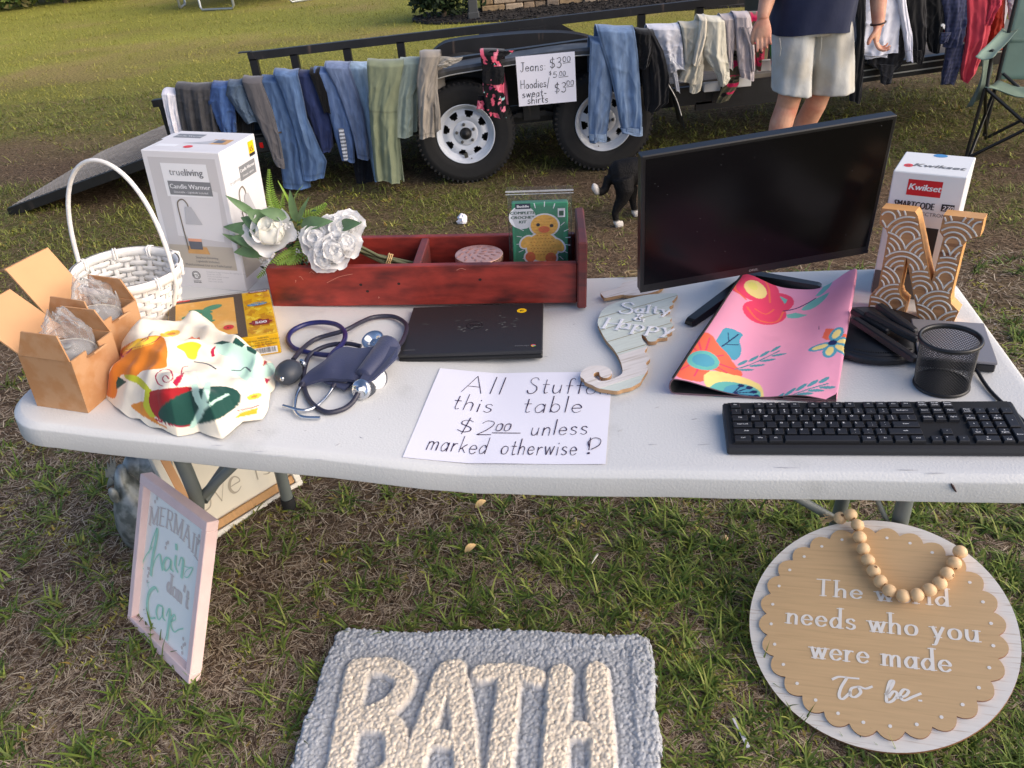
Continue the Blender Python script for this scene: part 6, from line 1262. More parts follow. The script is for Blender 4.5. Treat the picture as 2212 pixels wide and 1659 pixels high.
# ================================================================== TRAILER
M_tr = mat('black_trailer_paint', L((26, 26, 28)), .42, var=.25, scale=10, st=(1, 1, 1), col2=L((58, 52, 48)), c2scale=16, c2st=(1, 1, .22), c2lo=.6, c2hi=.82, bump=.0008, bscale=40); M_rust = mat('scuffed_black_steel', L((30, 29, 30)), .5, var=.3, scale=8, st=(1, 1, .3), col2=L((110, 92, 80)), c2scale=14, c2st=(1.2, 1, .16), c2lo=.62, c2hi=.75); M_tyre = mat('tyre_rubber', L((34, 33, 33)), .85, var=.12, scale=30, bump=.001, bscale=120); M_wrim = mat('white_wheel', L((214, 218, 226)), .35, var=.05, scale=18); M_hub = mat('black_hub', L((30, 30, 31)), .5, var=.2, scale=30); M_nut = mat('wheel_nut', L((120, 118, 112)), .35, metal=.8); M_deckw = mat('grey_deck_plank', L((120, 112, 102)), .85, var=.2, scale=6, st=(1, 12, 1)); M_redl = mat('red_lens', L((196, 24, 26)), .2); M_edge = mat('worn_bright_edge', L((200, 198, 192)), .35, metal=.3); M_expm = mat('ramp_mesh', L((128, 126, 124)), .7, var=.25, scale=14, metal=.1)
YN, YF = 5.10, 6.30                                                      # near and far side
def zn(x): return .600+.0447*(x+1.98)                                       # near rail height
def zf(x): return .665+.022*(x+1.7)
tr = thing('utility_trailer', 'long black tandem axle utility trailer hung with clothes behind the table', 'trailer', Matrix.Translation((.3, 5.4, 0))); TRI = tr.matrix_world.inverted()
def tp(nm, mb, m_): return obj(nm, mb, m_, tr, M=TRI)
def beam(mb, a, b, w_, h_, mi=0):
    a, b = Vector(a), Vector(b); d = (b-a).normalized(); s_ = d.cross(Vector((0, 0, 1)))
    if s_.length < .1: s_ = Vector((1, 0, 0))
    s_.normalize(); u_ = s_.cross(d); mb.loft([[p+s_*(w_*i)+u_*(h_*j) for i, j in ((-.5, -.5), (.5, -.5), (.5, .5), (-.5, .5))] for p in (a, b)], mi, smooth=False)
X0, X1 = -1.99, 3.75
mb = MB(); beam(mb, (X0-.02, YN, zn(X0)), (X1, YN, zn(X1)), .05, .04); tp('top_rail', mb, M_tr)
mb = MB(); beam(mb, (-1.70, YF, zf(-1.7)-.02), (X1, YF, zf(X1)-.02), .05, .055); mb.box((-1.72, YF, zf(-1.7)+.01), (.09, .055, .006)); tp('top_rail', mb, M_rust)
for x in (-1.95, -1.1, 2.1, 2.9, 3.6): mb = MB(); beam(mb, (x, YN, .28), (x, YN, zn(x)-.02), .05, .05); tp('post', mb, M_tr)
for x in (-1.67, -1.37, -.98, -.585, 1.187, 1.613, 2.5, 3.4): mb = MB(); beam(mb, (x, YF, .36), (x, YF, zf(x)-.04), .055, .05); tp('post', mb, M_tr)
mb = MB(); beam(mb, (X0, YN-.01, .31), (1.4, YN-.01, .36), .05, .11); beam(mb, (1.4, YN-.012, .355), (X1, YN-.012, .455), .05, .10); tp('side_beam', mb, M_tr)
mb = MB(); beam(mb, (X0, YF, .33), (X1, YF, .43), .05, .12); tp('side_beam', mb, M_tr)
mb = MB(); mb.loft([[(X0, YN+.03, .33), (X0, YF-.03, .34), (X0, YF-.03, .37), (X0, YN+.03, .36)], [(X1, YN+.03, .45), (X1, YF-.03, .44), (X1, YF-.03, .47), (X1, YN+.03, .48)]], smooth=False); tp('deck', mb, M_deckw)
mb = MB(); beam(mb, (1.3, YN-.02, .29), (1.95, YN-.02, .305), .03, .05); tp('step_rail', mb, M_tr)
mb = MB(); beam(mb, (2.2, YN-.042, .41), (3.2, YN-.042, .455), .008, .006); beam(mb, (2.0, YN-.042, .36), (3.0, YN-.042, .405), .008, .006); tp('bright_edge', mb, M_edge)
# fenders
def fender(yc, wd, far_=False):
    cx, n = .27, 26; prof = []; zc = (zn(cx) if not far_ else zf(cx))
    pts = [(-.55, .36), (-.52, .45), (-.46, .55), (-.36, .63), (-.22, .668), (-.05, .682), (.20, .698), (.45, .712), (.62, .712), (.80, .69), (.95, .63), (1.05, .54), (1.12, .43), (1.165, .30), (1.185, .22)]
    pts = smooth_line(pts, 4)
    if far_: pts = [(x, z-.10) for x, z in pts]
    mb = MB(); rings = []
    for i, (x, z) in enumerate(pts):
        a, b = pts[max(i-1, 0)], pts[min(i+1, len(pts)-1)]; dx, dz = b[0]-a[0], b[1]-a[1]; l_ = math.hypot(dx, dz); nx, nz = -dz/l_*.012, dx/l_*.012
        rings.append([(x, yc-wd/2, z-nz*2), (x, yc-wd/2-.004, z), (x, yc-wd/2+.02, z+nz), (x, yc+wd/2, z+nz), (x, yc+wd/2, z-nz*.2), (x, yc-wd/2+.02, z-nz*.2)])
    mb.loft(rings, smooth=False); return mb
fe = tp('fender', fender(4.955, .21), mat('weathered_fender', L((62, 62, 63)), .5, var=.3, scale=9, col2=L((104, 102, 100)), c2scale=12, c2lo=.5, c2hi=.75, c2st=(1, 1, .3))); me_ = MB(); fpts = smooth_line([(-.56, .42), (-.47, .53), (-.36, .607), (-.22, .645), (-.05, .66), (.20, .675), (.45, .689), (.62, .689), (.80, .667), (.95, .607), (1.05, .517), (1.12, .41), (1.16, .30)], 5); me_.tube([(x, 4.845, z) for x, z in fpts], .0035, 5); obj('bright_lip', me_, M_edge, fe)
mb = MB(); mb.box((.3, 5.066, .54), (1.3, .010, .28)); tp('inner_fender_wall', mb, M_rust)
# far fender with its tall scuffed inner wall
fp = [(-.48, .36)]+smooth_line([(-.47, .42), (-.40, .54), (-.30, .635), (-.15, .668), (.3, .672), (.63, .645), (.83, .58), (.96, .48), (1.0, .42)], 5)+[(1.0, .36)]
mb = MB().prism([(x, z) for x, z in fp][::-1], -6.12, -5.98, 0, Matrix.Rotation(math.pi/2, 4, 'X')); tp('fender', mb, M_rust)
mb = MB().prism([(-.10, .56), (.75, .58), (.60, .67), (.0, .66)], 0, .012, 0, Matrix.Translation((0, YF-.03, 0)) @ Matrix.Rotation(math.pi/2, 4, 'X')); tp('rail_gusset', mb, M_rust)
# wheels
def wheel(x, rot):
    M_ = Matrix.Translation((x, 4.965, .298)) @ Matrix.Rotation(math.pi/2, 4, 'X') @ RZ(rot)
    wt = obj('wheel', MB().lathe([(.05, -.12), (.168, -.1), (.16, .02)], 40), M_hub, tr, M=TRI @ M_)
    prof = [(.172, -.085), (.20, -.092), (.25, -.094), (.285, -.085), (.299, -.07), (.301, -.0), (.299, .066), (.288, .082), (.262, .093), (.255, .0945), (.25, .0935), (.215, .096), (.19, .090), (.172, .078)]
    mb = MB().lathe(prof, 72)
    for k in range(60):                                                  # shoulder lugs
        a = 2*math.pi*k/60
        for zz in (.075, -.075): mb.box((math.cos(a)*.2925, math.sin(a)*.2925, zz), (.017, .013, .022), 0, None, .002, Matrix.Rotation(a+.2, 3, 'Z'))
    obj('tyre', mb, M_tyre, wt)
    n = 96; rad_ = [.176, .172, .160, .150, .142]; zz_ = [.080, .086, .076, .058, .046]; mb = MB().lathe([(.158, -.06), (.164, .04), (.17, .078), (.176, .083), (.177, .088), (.173, .089), (.167, .083), (.163, .07), (.158, .066), (.153, .063), (.146, .045), (.141, .042)], n)
    # dished spoke ring with eight openings
    ri = np.linspace(.075, .141, 12); vs = []; fs = []
    hz_ = lambda r_: .042+.018*math.sin(math.pi*(r_-.075)/.066)*.8+(.141-r_)/.066*.012
    for r_ in ri:
        for k in range(n): a = 2*math.pi*k/n; vs.append((r_*math.cos(a), r_*math.sin(a), hz_(r_)))
    for i in range(len(ri)-1):
        for k in range(n):
            r_ = (ri[i]+ri[i+1])/2; a = ((2*math.pi*(k+.5)/n)*8/(2*math.pi)) % 1-.5; hw = .15+(.30-.15)*(r_-.097)/.034
            if .097 < r_ < .133 and abs(a) < hw*.95: continue
            fs.append((i*n+k, i*n+(k+1) % n, (i+1)*n+(k+1) % n, (i+1)*n+k))
    mb.add(vs, fs, 0, True); mb.lathe([(.075, .054), (.070, .060), (.060, .062), (.034, .062)], 48)
    obj('rim', mb, M_wrim, wt)
    obj('hub_cap', MB().lathe([(.036, .05), (.036, .066), (.030, .070), (.027, .090), (.022, .094), (.012, .095), (.011, .099), (.001, .1)], 28), M_hub, wt)
    for k in range(5): a = 2*math.pi*k/5+.3; obj('wheel_nut', MB().lathe([(.010, .058), (.009, .074), (.006, .077), (.001, .078)], 6, smooth=False, M=Matrix.Translation((math.cos(a)*.055, math.sin(a)*.055, 0))), M_nut, wt)
    mb = MB(); mb.lathe([(.004, .072), (.003, .085), (.001, .086)], 8, 0, Matrix.Translation((.0, -.150, 0))); mb.box((-.03, -.128, .066), (.022, .03, .001)); obj('valve_and_tag', mb, M_nut, wt)
wheel(-.139, 8); wheel(.70, -14)
mb = MB(); beam(mb, (-.05, 5.0, .30), (.18, 5.0, .36), .06, .02); beam(mb, (.18, 5.0, .36), (.36, 5.0, .36), .06, .03); beam(mb, (.36, 5.0, .36), (.62, 5.0, .29), .06, .02); beam(mb, (.27, 4.98, .33), (.27, 4.98, .50), .10, .05); tp('suspension', mb, M_rust)
for x in (-.139, .70): mb = MB().tube([(x, 5.05, .298), (x, 6.0, .298)], .035, 12); tp('axle', mb, M_tr)
# far wheels
for x in (-.139, .70): tp('far_wheel', MB().lathe([(.1, -.08), (.17, -.09), (.29, -.08), (.30, 0), (.29, .08), (.17, .09), (.1, .06), (.001, .05)], 40, 0, Matrix.Translation((x, 6.05, .298)) @ Matrix.Rotation(math.pi/2, 4, 'X')), M_tyre)
# tail lamp
mb = MB(); q = PY(575, 312, 4.98); mb.box(q+Vector((0, .05, 0)), (.17, .09, .10), bev=.008); mb.box(q+Vector((.01, .04, .065)), (.2, .1, .008)); tl_ = tp('lamp_bracket', mb, M_rust)
obj('lamp_recess', MB().box(q+Vector((-.01, .004, 0)), (.12, .006, .06), bev=.002), M_hub, tl_); obj('red_lens', MB().box(q+Vector((-.03, .001, -.002)), (.022, .008, .032), bev=.004), M_redl, tl_)
# ramp gate lowered to the grass
ra, rb_, rcn, rdn = G(22, 456), G(60, 428), None, None
g0, g1 = G(24, 457, .02), PY(390, 372, 4.86); g1.z = .30; xx = Vector((0, 1, 0))
gp = thing('ramp_gate', 'black mesh loading ramp lowered on to the grass behind the basket', 'ramp', Matrix.Translation(g0)); GI = gp.matrix_world.inverted()
tipA, tipB, topA, topB = g0, g0+Vector((.10, 1.25, .0)), Vector((-2.03, 5.06, .29)), Vector((-2.03, 6.28, .31))
mb = MB(); beam(mb, tipA, topA, .04, .055); beam(mb, tipB, topB, .04, .055); beam(mb, tipA, tipB, .04, .03); beam(mb, topA, topB, .04, .05)
obj('frame', mb, M_tr, gp, M=GI)
for t in (.33, .66): mb = MB(); beam(mb, tipA.lerp(topA, t), tipB.lerp(topB, t), .03, .03); obj('crossbar', mb, M_tr, gp, M=GI)
mb = MB(); n = 34
for k in range(n):
    t = (k+.5)/n; a, b = tipA.lerp(topA, t)+Vector((0, 0, .03)), tipB.lerp(topB, t)+Vector((0, 0, .03)); m_ = 46; pts = []
    for j in range(m_+1): c = a.lerp(b, j/m_); d = (topA-tipA).normalized(); pts.append(c+d*(.006*(-1)**j))
    mb.tube(pts, .0034, 4, cap=False, smooth=False)
mb2 = MB(); mb2.add([tuple(p+Vector((0, 0, .018))) for p in (tipA, topA, topB, tipB)]+[tuple(p+Vector((0, 0, .014))) for p in (tipA, topA, topB, tipB)], [(0, 1, 2, 3), (7, 6, 5, 4)])
obj('mesh', mb, M_expm, gp, M=GI); obj('backing', mb2, mat('ramp_backing', L((66, 55, 50)), .85, var=.2, scale=9), gp, M=GI)
mb = MB().tube([PY(425, 330, 4.66)+Vector((-.25, 0, -.09)), PY(425, 330, 4.66)+Vector((-.05, .05, -.06))], .02, 10); mb.tube([PY(425, 330, 4.66)+Vector((-.12, 0, -.075)), PY(425, 330, 4.66)+Vector((-.1, 0.01, -.07))], .03, 10); obj('latch', mb, M_rust, gp, M=GI)
# loose things on the trailer
M_wb = mat('white_board', L((214, 214, 212)), .6, var=.06, scale=9)
for (x0_, y0_, x1_, y1_, nm, lb) in ((1521, 180, 1556, 196, 'white_board', 'white board end under the cream hoodies on the trailer edge'), (1588, 170, 1622, 186, 'white_board', 'short white board under the pale grey sweatshirts on the trailer edge'), (1636, 132, 1665, 153, 'folded_papers', 'stack of folded white paper on the trailer beside the man')):
    a, b = PY(x0_, y0_, 5.02), PY(x1_, y1_, 5.02); tag(obj(nm, MB().box(((a.x+b.x)/2, 5.035, (a.z+b.z)/2), (abs(b.x-a.x), .04, abs(a.z-b.z)), bev=.003), M_wb), lb, 'board' if 'board' in nm else 'paper')
# plastic tote on the far deck
q = PY(1668, 46, 5.5); tz_ = q.z; tb = thing('storage_tote', 'black plastic storage tote on the trailer behind the hung sweatshirts', 'storage bin', Matrix.Translation((q.x, 5.55, tz_-.36))); M_tote = mat('black_tote', L((44, 46, 48)), .5, var=.08)
obj('tub', MB().loft([[(-.22, -.15, 0), (.22, -.15, 0), (.22, .15, 0), (-.22, .15, 0)], [(-.26, -.19, .36), (.26, -.19, .36), (.26, .19, .36), (-.26, .19, .36)]], smooth=False), M_tote, tb)
obj('rim', MB().box((0, 0, .372), (.58, .43, .035), bev=.006), M_tote, tb); obj('stacked_bin', MB().loft([[(-.12, -.14, .39), (.3, -.14, .39), (.3, .15, .39), (-.12, .15, .39)], [(-.15, -.17, .75), (.33, -.17, .75), (.33, .18, .75), (-.15, .18, .75)]], smooth=False), M_tote, tb)
mb = MB(); rectp(mb, -.03, .415, .045, .475, .0, 0); poly(mb, [(-.012, .455), (.008, .47), (.028, .455), (.008, .44)], .0006, 1); poly(mb, [(-.012, .44), (-.012, .452), (.008, .436), (.028, .452), (.028, .44), (.008, .425)], .0009, 2); obj('warning_label', mb, [M_pwhite, M_pyel, M_pblack], tb, M=Matrix.Translation((0, -.158, 0)) @ WALL)

# jeans price sign standing on the fender
pj_ = [PY(x, y, 4.79) for x, y in ((1121, 230), (1246, 219), (1240, 112), (1113, 124))]; oj = (pj_[0]+pj_[1])/2; xj = (pj_[1]-pj_[0]); wj = (xj.length+(pj_[2]-pj_[3]).length)/2; hj = ((pj_[3]-pj_[0]).length+(pj_[2]-pj_[1]).length)/2
MJ = frame(oj, xj, Vector((0, .05, 1))); js = thing('price_sign', 'white jeans and hoodies price sign leaning on the trailer fender', 'sign', MJ)
obj('board', MB().box((0, .003, hj/2), (wj, .004, hj)), M_paper, js)
mb = MB(); W2 = wj
def hw(t_, cx, cy, s_, wfit, pw=.0045): fx = wfit/(text_width(t_, .14)*s_); pen(mb, strokes(t_, s_, 0, 0, .14, .05, .03), pw, .0006, f=lambda p: (cx+p[0]*fx, cy+p[1]))
hw('Jeans:', -.146, .188, .050, .145, .0036); hw('$3', .022, .192, .054, .068, .0036); hw('00', .098, .222, .026, .044, .003); ribbon(mb, [(.1, .214), (.142, .216)], lambda d, t: .0026, .0006); hw('$', .018, .158, .02, .012, .0026); hw('5', .038, .142, .030, .022, .0032); hw('.00', .066, .148, .024, .045, .0028); ribbon(mb, [(.072, .140), (.126, .142)], lambda d, t: .0026, .0006)
hw('Hoodies/', -.152, .096, .046, .168, .0036); hw('sweat-', -.146, .047, .042, .142, .0036); hw('shirts', -.118, .010, .042, .12, .0036); hw('$3', .042, .058, .052, .068, .0036); hw('00', .114, .092, .026, .042, .003); ribbon(mb, [(.114, .084), (.154, .086)], lambda d, t: .0026, .0006)
obj('handwriting', mb, M_pen2, js, M=WALL)

# ================================================================== CLOTHES HUNG OVER THE NEAR RAIL
def cloth_mat(name, rough=.85, var=.1, scale=26, st=(1, 1, 1), bump=.002, bs=40): return mat(name, (1, 1, 1), rough, var=var, scale=scale, st=st, attr=True, bump=bump, bscale=bs, spec=.15, sheen=.2)
M_den = cloth_mat('denim', var=.22, scale=40, st=(1, 1, .35), bump=.003, bs=26); M_jer = cloth_mat('jersey', var=.07, scale=24, bump=.003, bs=18); M_camo = cloth_mat('patterned_knit', var=.05)
def edges(rows, n):
    ys = np.array([r[0] for r in rows], float); yy = np.linspace(ys[0], ys[-1], n); return yy, np.interp(yy, ys, [r[1] for r in rows]), np.interp(yy, ys, [r[2] for r in rows])
def shade_denim(c, c2=None, seams=(.05, .95), fade=.25):
    c = np.array(L(c)); c2 = np.array(L(c2)) if c2 else c*1.5
    def f(u, v, x, z):
        k = np.exp(-((u-.5)/.26)**2)*fade*(.5+fbm(x*9+1, z*5+2, 3)); C = c*(1-k[:, None])+c2*k[:, None]; C = C*(.82+.36*fbm(x*14, z*4, 4))[:, None]
        for s_ in seams: C = C*(1-.45*np.exp(-((u-s_)/.022)**2))[:, None]
        return C*(1+.18*np.exp(-((v-.985)/.015)**2))[:, None]*(1-.3*np.exp(-((v-.955)/.008)**2))[:, None]
    return f
def shade_plain(c, a=.08, cuff=None):
    c = np.array(L(c))
    def f(u, v, x, z):
        C = c*(1-a+2*a*fbm(x*12, z*8, 3))[:, None]
        if cuff: C = C*(1-.28*np.exp(-((v-cuff)/.006)**2))[:, None]
        return C
    return f
def shade_camo(cols, th, s_=(16, 26)):
    cols = [np.array(L(c)) for c in cols]
    def f(u, v, x, z):
        C = np.empty((len(u), 3)); C[:] = cols[0]
        for i, c in enumerate(cols[1:]): C[fbm(x*s_[0]+i*31.7+2*fbm(x*9, z*9, 2), z*s_[1]+i*13.3, 3) > th[i]] = c
        return C
    return f
def crease(u, v, s_): a = float(vnoise(u*5+s_*3+v*3, v*9-u*2+s_)); b = float(vnoise(u*11-v*6+s_, v*17+u*5+s_*2)); return (1-abs(2*a-1))**3*1.2+(1-abs(2*b-1))**4*.7
_pn = [0]
def panel(rows, depth, tk, shade, folds=3, famp=.010, over=True, m_=None, root=None, nm='cloth', seed=0, hem=0.):
    """one hanging layer: rows of (y, left, right) picture points on the rail's plane; gets thickness, folds and a turn over the rail"""
    n, nu_ = 64, 40; tk *= .62; yy, xl, xr = edges(rows, n); _pn[0] += 1; sd_ = _pn[0]*7.31+seed
    F3 = np.zeros((n, nu_, 3)); UVu = np.linspace(0, 1, nu_)
    for j in range(n):
        a, b = PY(xl[j], yy[j], depth), PY(xr[j], yy[j], depth); v = j/(n-1)
        for i, u in enumerate(UVu):
            p = a.lerp(b, u); amp = famp*min(1, .25+1.3*v); e = math.sqrt(max(0, 1-(2*u-1)**2))
            ph = folds*math.pi*2*u+.9*math.sin(v*2.3+sd_)+sd_; d = tk*(e-.4)+amp*math.sin(ph)*e+.4*amp*math.sin(2.3*ph+v*5)+amp*.9*(float(vnoise(u*4+sd_, v*6+sd_))-.5)+crease(u*.6+.3*v, v*.55, sd_)*min(amp*.8, .006)
            F3[j, i] = (p.x+.15*amp*math.cos(ph), p.y-d, p.z+(hem+.008)*math.sin(u*4.1+sd_)*v+.010*(float(vnoise(u*3+sd_, sd_))-.4)*(1-v))
    top = []
    if over:                                                             # rows that go over the rail and down behind
        for k, (dy, dz) in enumerate(((.14, -.30), (.135, -.16), (.12, -.05), (.095, .002), (.06, .022), (.025, .018))):
            r_ = F3[0].copy(); r_[:, 1] = r_[:, 1]*.4+(depth)*.6+dy+.02; r_[:, 2] += dz; top.append(r_)
        F3 = np.concatenate([np.array(top), F3], 0)
    nv_ = F3.shape[0]; k0_ = nv_-n; inn = F3.copy(); th_ = np.minimum(tk*.9, .012)
    dxv = np.gradient(F3, axis=1); dyv = np.gradient(F3, axis=0); nrm = np.cross(dyv, dxv); nrm /= np.linalg.norm(nrm, axis=2, keepdims=True)+1e-9; inn = F3-nrm*np.where(nrm[..., 1:2] < 0, 1, -1)*-th_ if 0 else F3+np.array([0, th_, 0])
    uu = np.tile(UVu, nv_); vv = np.repeat(np.clip((np.arange(nv_)-k0_)/(n-1), 0, 1), nu_); V_ = F3.reshape(-1, 3)
    C = np.clip(shade(uu, vv, V_[:, 0], V_[:, 2]), 0, 1); N_ = len(V_); F_ = gridfaces(nu_, nv_)
    lp_ = list(range(nu_))+[j*nu_+nu_-1 for j in range(1, nv_)]+[(nv_-1)*nu_+i for i in range(nu_-2, -1, -1)]+[j*nu_ for j in range(nv_-2, 0, -1)]
    R_ = np.array([(lp_[i], lp_[(i+1) % len(lp_)], lp_[(i+1) % len(lp_)]+N_, lp_[i]+N_) for i in range(len(lp_))])
    return npobj(nm, np.r_[V_, inn.reshape(-1, 3)], np.r_[F_[:, ::-1], F_+N_, R_[:, ::-1]], m_ or M_jer, root, np.r_[C, C])
def garment(name, label, cat, panels, m_=None, group=None):
    """panels: (part name, rows, depth, thickness, shade, folds, fold amp, over)"""
    if len(panels) == 1:
        p = panels[0]; return tag(panel(p[1], p[2], p[3], p[4], p[5], p[6], p[7], m_, None, name), label, cat, group)
    x = PY(panels[0][1][0][1], panels[0][1][0][0], panels[0][2]); r_ = thing(name, label, cat, Matrix.Translation((x.x, x.y, x.z)), group); I_ = r_.matrix_world.inverted()
    for p in panels: o_ = panel(p[1], p[2], p[3], p[4], p[5], p[6], p[7], m_, r_, p[0]); o_.matrix_local = I_
    return r_
GRP = 'clothes hung over the trailer rail'
D = 5.0
garment('white_trousers', 'white cotton leg hung at the rear corner of the trailer', 'trousers', [('c', [(205, 348, 379), (240, 356, 383), (300, 371, 398), (330, 378, 404)], D+.005, .02, shade_plain((226, 224, 234)), 2, .006, True)], M_jer, GRP)
garment('charcoal_trousers', 'wide charcoal trousers with deep folds hung next to the white leg', 'trousers', [('c', [(192, 377, 462), (230, 384, 466), (270, 391, 470), (320, 399, 478)], D-.005, .035, shade_plain((66, 66, 70)), 3.2, .016, True)], M_jer, GRP)
garment('black_trousers', 'black trousers hanging low behind the blue denim', 'trousers', [('c', [(195, 500, 540), (260, 508, 548), (320, 516, 552), (372, 524, 548)], D+.05, .02, shade_plain((30, 30, 34)), 2, .008, True)], M_jer, GRP)
garment('denim_shorts', 'deep blue denim with a pale hem hung beside the charcoal trousers', 'jeans', [('c', [(189, 456, 500), (222, 449, 506), (255, 464, 509), (288, 481, 511)], D-.02, .03, shade_denim((58, 84, 134), (84, 116, 168)), 1.5, .010, True)], M_den, GRP)
garment('rolled_jeans', 'dark denim leg with a rolled cuff hung beside the grey sweatpants', 'jeans', [('c', [(185, 490, 527), (205, 487, 532), (235, 508, 545), (266, 532, 561)], D-.035, .028, shade_denim((70, 86, 106), (96, 112, 132)), 1.2, .007, True)], M_den, GRP)
garment('grey_sweatpants', 'long dark grey sweatpants leg with a ribbed cuff', 'trousers', [('leg', [(178, 522, 564), (240, 545, 588), (310, 577, 606), (345, 590, 611)], D-.045, .03, shade_plain((92, 90, 94), .05), 1, .005, True), ('cuff', [(344, 588, 612), (352, 592, 613), (362, 598, 614)], D-.05, .026, shade_plain((98, 96, 100), .05), 1, .002, False)], M_jer, GRP)
garment('pale_blue_shirt', 'sliver of pale blue cloth behind the wide blue jeans', 'shirt', [('c', [(180, 566, 600), (260, 586, 606), (327, 598, 612)], D+.012, .015, shade_plain((158, 196, 222)), 1, .004, True)], M_jer, GRP)
garment('wide_leg_jeans', 'mid blue wide leg jeans with both long legs spread down the trailer side', 'jeans', [('leg', [(176, 562, 618), (240, 586, 640), (300, 598, 655), (360, 606, 664), (406, 613, 672)], D-.012, .03, shade_denim((74, 100, 140), (118, 142, 176)), 1.2, .008, True), ('leg', [(163, 590, 643), (200, 608, 652), (260, 628, 664), (320, 645, 690), (352, 650, 706), (388, 655, 700)], D-.045, .03, shade_denim((78, 104, 144), (126, 150, 182)), 1.2, .008, True)], M_den, GRP)
garment('navy_jeans', 'dark navy cut off jeans with a frayed hem', 'jeans', [('c', [(164, 643, 680), (208, 648, 698), (268, 672, 716), (318, 690, 720), (330, 694, 714)], D-.02, .03, shade_denim((36, 46, 84), (58, 70, 110)), 1.4, .007, True)], M_den, GRP)
garment('black_shirt', 'black cloth tucked between the navy jeans and the torn light jeans', 'top', [('c', [(160, 668, 690), (200, 684, 706), (245, 700, 714)], D-.042, .018, shade_plain((18, 18, 20)), 1, .004, True)], M_jer, GRP)
o = garment('torn_light_jeans', 'washed light blue jeans with a torn striped knee patch', 'jeans', [('leg', [(158, 676, 720), (200, 695, 742), (250, 712, 756), (300, 724, 764), (349, 738, 766)], D-.03, .03, shade_denim((92, 116, 160), (140, 160, 196)), 1.2, .007, True), ('leg', [(147, 700, 755), (190, 725, 770), (240, 745, 786), (300, 764, 796), (343, 772, 798)], D-.055, .028, shade_denim((110, 126, 160), (150, 166, 194)), 1.2, .006, True), ('striped_patch', [(278, 731, 742), (310, 736, 748), (345, 742, 752)], D-.066, .006, (lambda u, v, x, z: np.where(((z*46) % 1 < .5)[:, None], np.array(L((226, 226, 230))), np.array(L((128, 130, 138))))), 1, .001, False)], M_den, GRP)
garment('black_leggings', 'plain black trouser legs showing under the light jeans', 'trousers', [('c', [(300, 752, 806), (340, 760, 810), (394, 770, 811)], D+.03, .02, shade_plain((28, 29, 36)), 2, .006, False)], M_jer, GRP)
garment('pale_jeans', 'very pale blue jeans leg beside the olive cargo trousers', 'jeans', [('c', [(147, 753, 796), (180, 757, 798), (240, 779, 808), (320, 795, 816), (391, 809, 826)], D-.03, .024, shade_denim((142, 166, 190), (176, 196, 212)), 1, .006, True)], M_den, GRP)
garment('olive_cargo_trousers', 'long olive green cargo trousers with a knee seam, nearest left of the front wheel', 'trousers', [('leg', [(250, 836, 866), (300, 848, 864), (350, 852, 868), (391, 858, 873)], 4.84-.02, .02, shade_plain((104, 114, 96)), 1, .005, False), ('leg', [(141, 792, 872), (190, 796, 862), (235, 797, 858), (300, 802, 858), (350, 807, 862), (393, 811, 864)], 4.84-.05, .032, (lambda f: (lambda u, v, x, z: f(u, v, x, z)*(1-.35*np.exp(-((v-.40)/.006)**2))[:, None]))(shade_plain((124, 132, 108), .14)), 1.6, .012, True)], M_jer, GRP)
garment('sage_trousers', 'pale sage green cropped trousers between the olive and the taupe pairs', 'trousers', [('leg', [(146, 880, 912), (200, 878, 902), (250, 872, 902), (282, 868, 901)], 4.84-.0, .02, shade_plain((128, 140, 132)), 1, .004, True), ('leg', [(138, 864, 912), (180, 860, 904), (210, 855, 892), (250, 851, 893), (295, 849, 892)], 4.84-.03, .026, shade_plain((146, 158, 148), .1), 1.4, .008, True)], M_jer, GRP)
garment('taupe_trousers', 'taupe trousers with the waistband laid along the wheel fender', 'trousers', [('leg', [(150, 914, 946), (200, 922, 946), (250, 930, 952), (283, 936, 953)], 4.80-.035, .02, shade_plain((138, 132, 124)), 1, .004, False), ('leg', [(123, 906, 952), (168, 900, 942), (230, 903, 936), (298, 905, 940)], 4.80-.05, .03, shade_denim((150, 142, 132), (170, 158, 144), (.03, .97), .3), 1.4, .008, True), ('waistband', [(123, 912, 1000), (130, 925, 996), (146, 930, 962)], 4.80-.04, .02, shade_plain((164, 158, 148)), 2, .008, False)], M_jer, GRP)
PKC = shade_camo(((18, 18, 22), (218, 92, 116), (232, 130, 150), (170, 226, 222), (150, 50, 100)), (.56, .64, .68, .69), (34, 26))
garment('patterned_leggings', 'black leggings splashed with pink and aqua hung over the fender', 'leggings', [('leg', [(205, 1033, 1056), (225, 1031, 1056), (238, 1029, 1054)], 4.80-.03, .012, PKC, 1, .003, False), ('leg', [(172, 1042, 1089), (210, 1045, 1090), (253, 1054, 1094)], 4.80-.05, .02, PKC, 1.4, .005, False), ('hip', [(120, 1038, 1092), (130, 1040, 1080), (150, 1042, 1090), (180, 1042, 1090)], 4.80-.055, .02, (lambda f: (lambda u, v, x, z: np.where((v > .38)[:, None], np.array(L((20, 20, 24))), f(u, v, x, z))))(PKC), 1.4, .005, True), ('waistband', [(111, 1060, 1113), (117, 1050, 1106), (126, 1044, 1090)], 4.80-.04, .016, PKC, 2, .004, False)], M_camo, GRP)
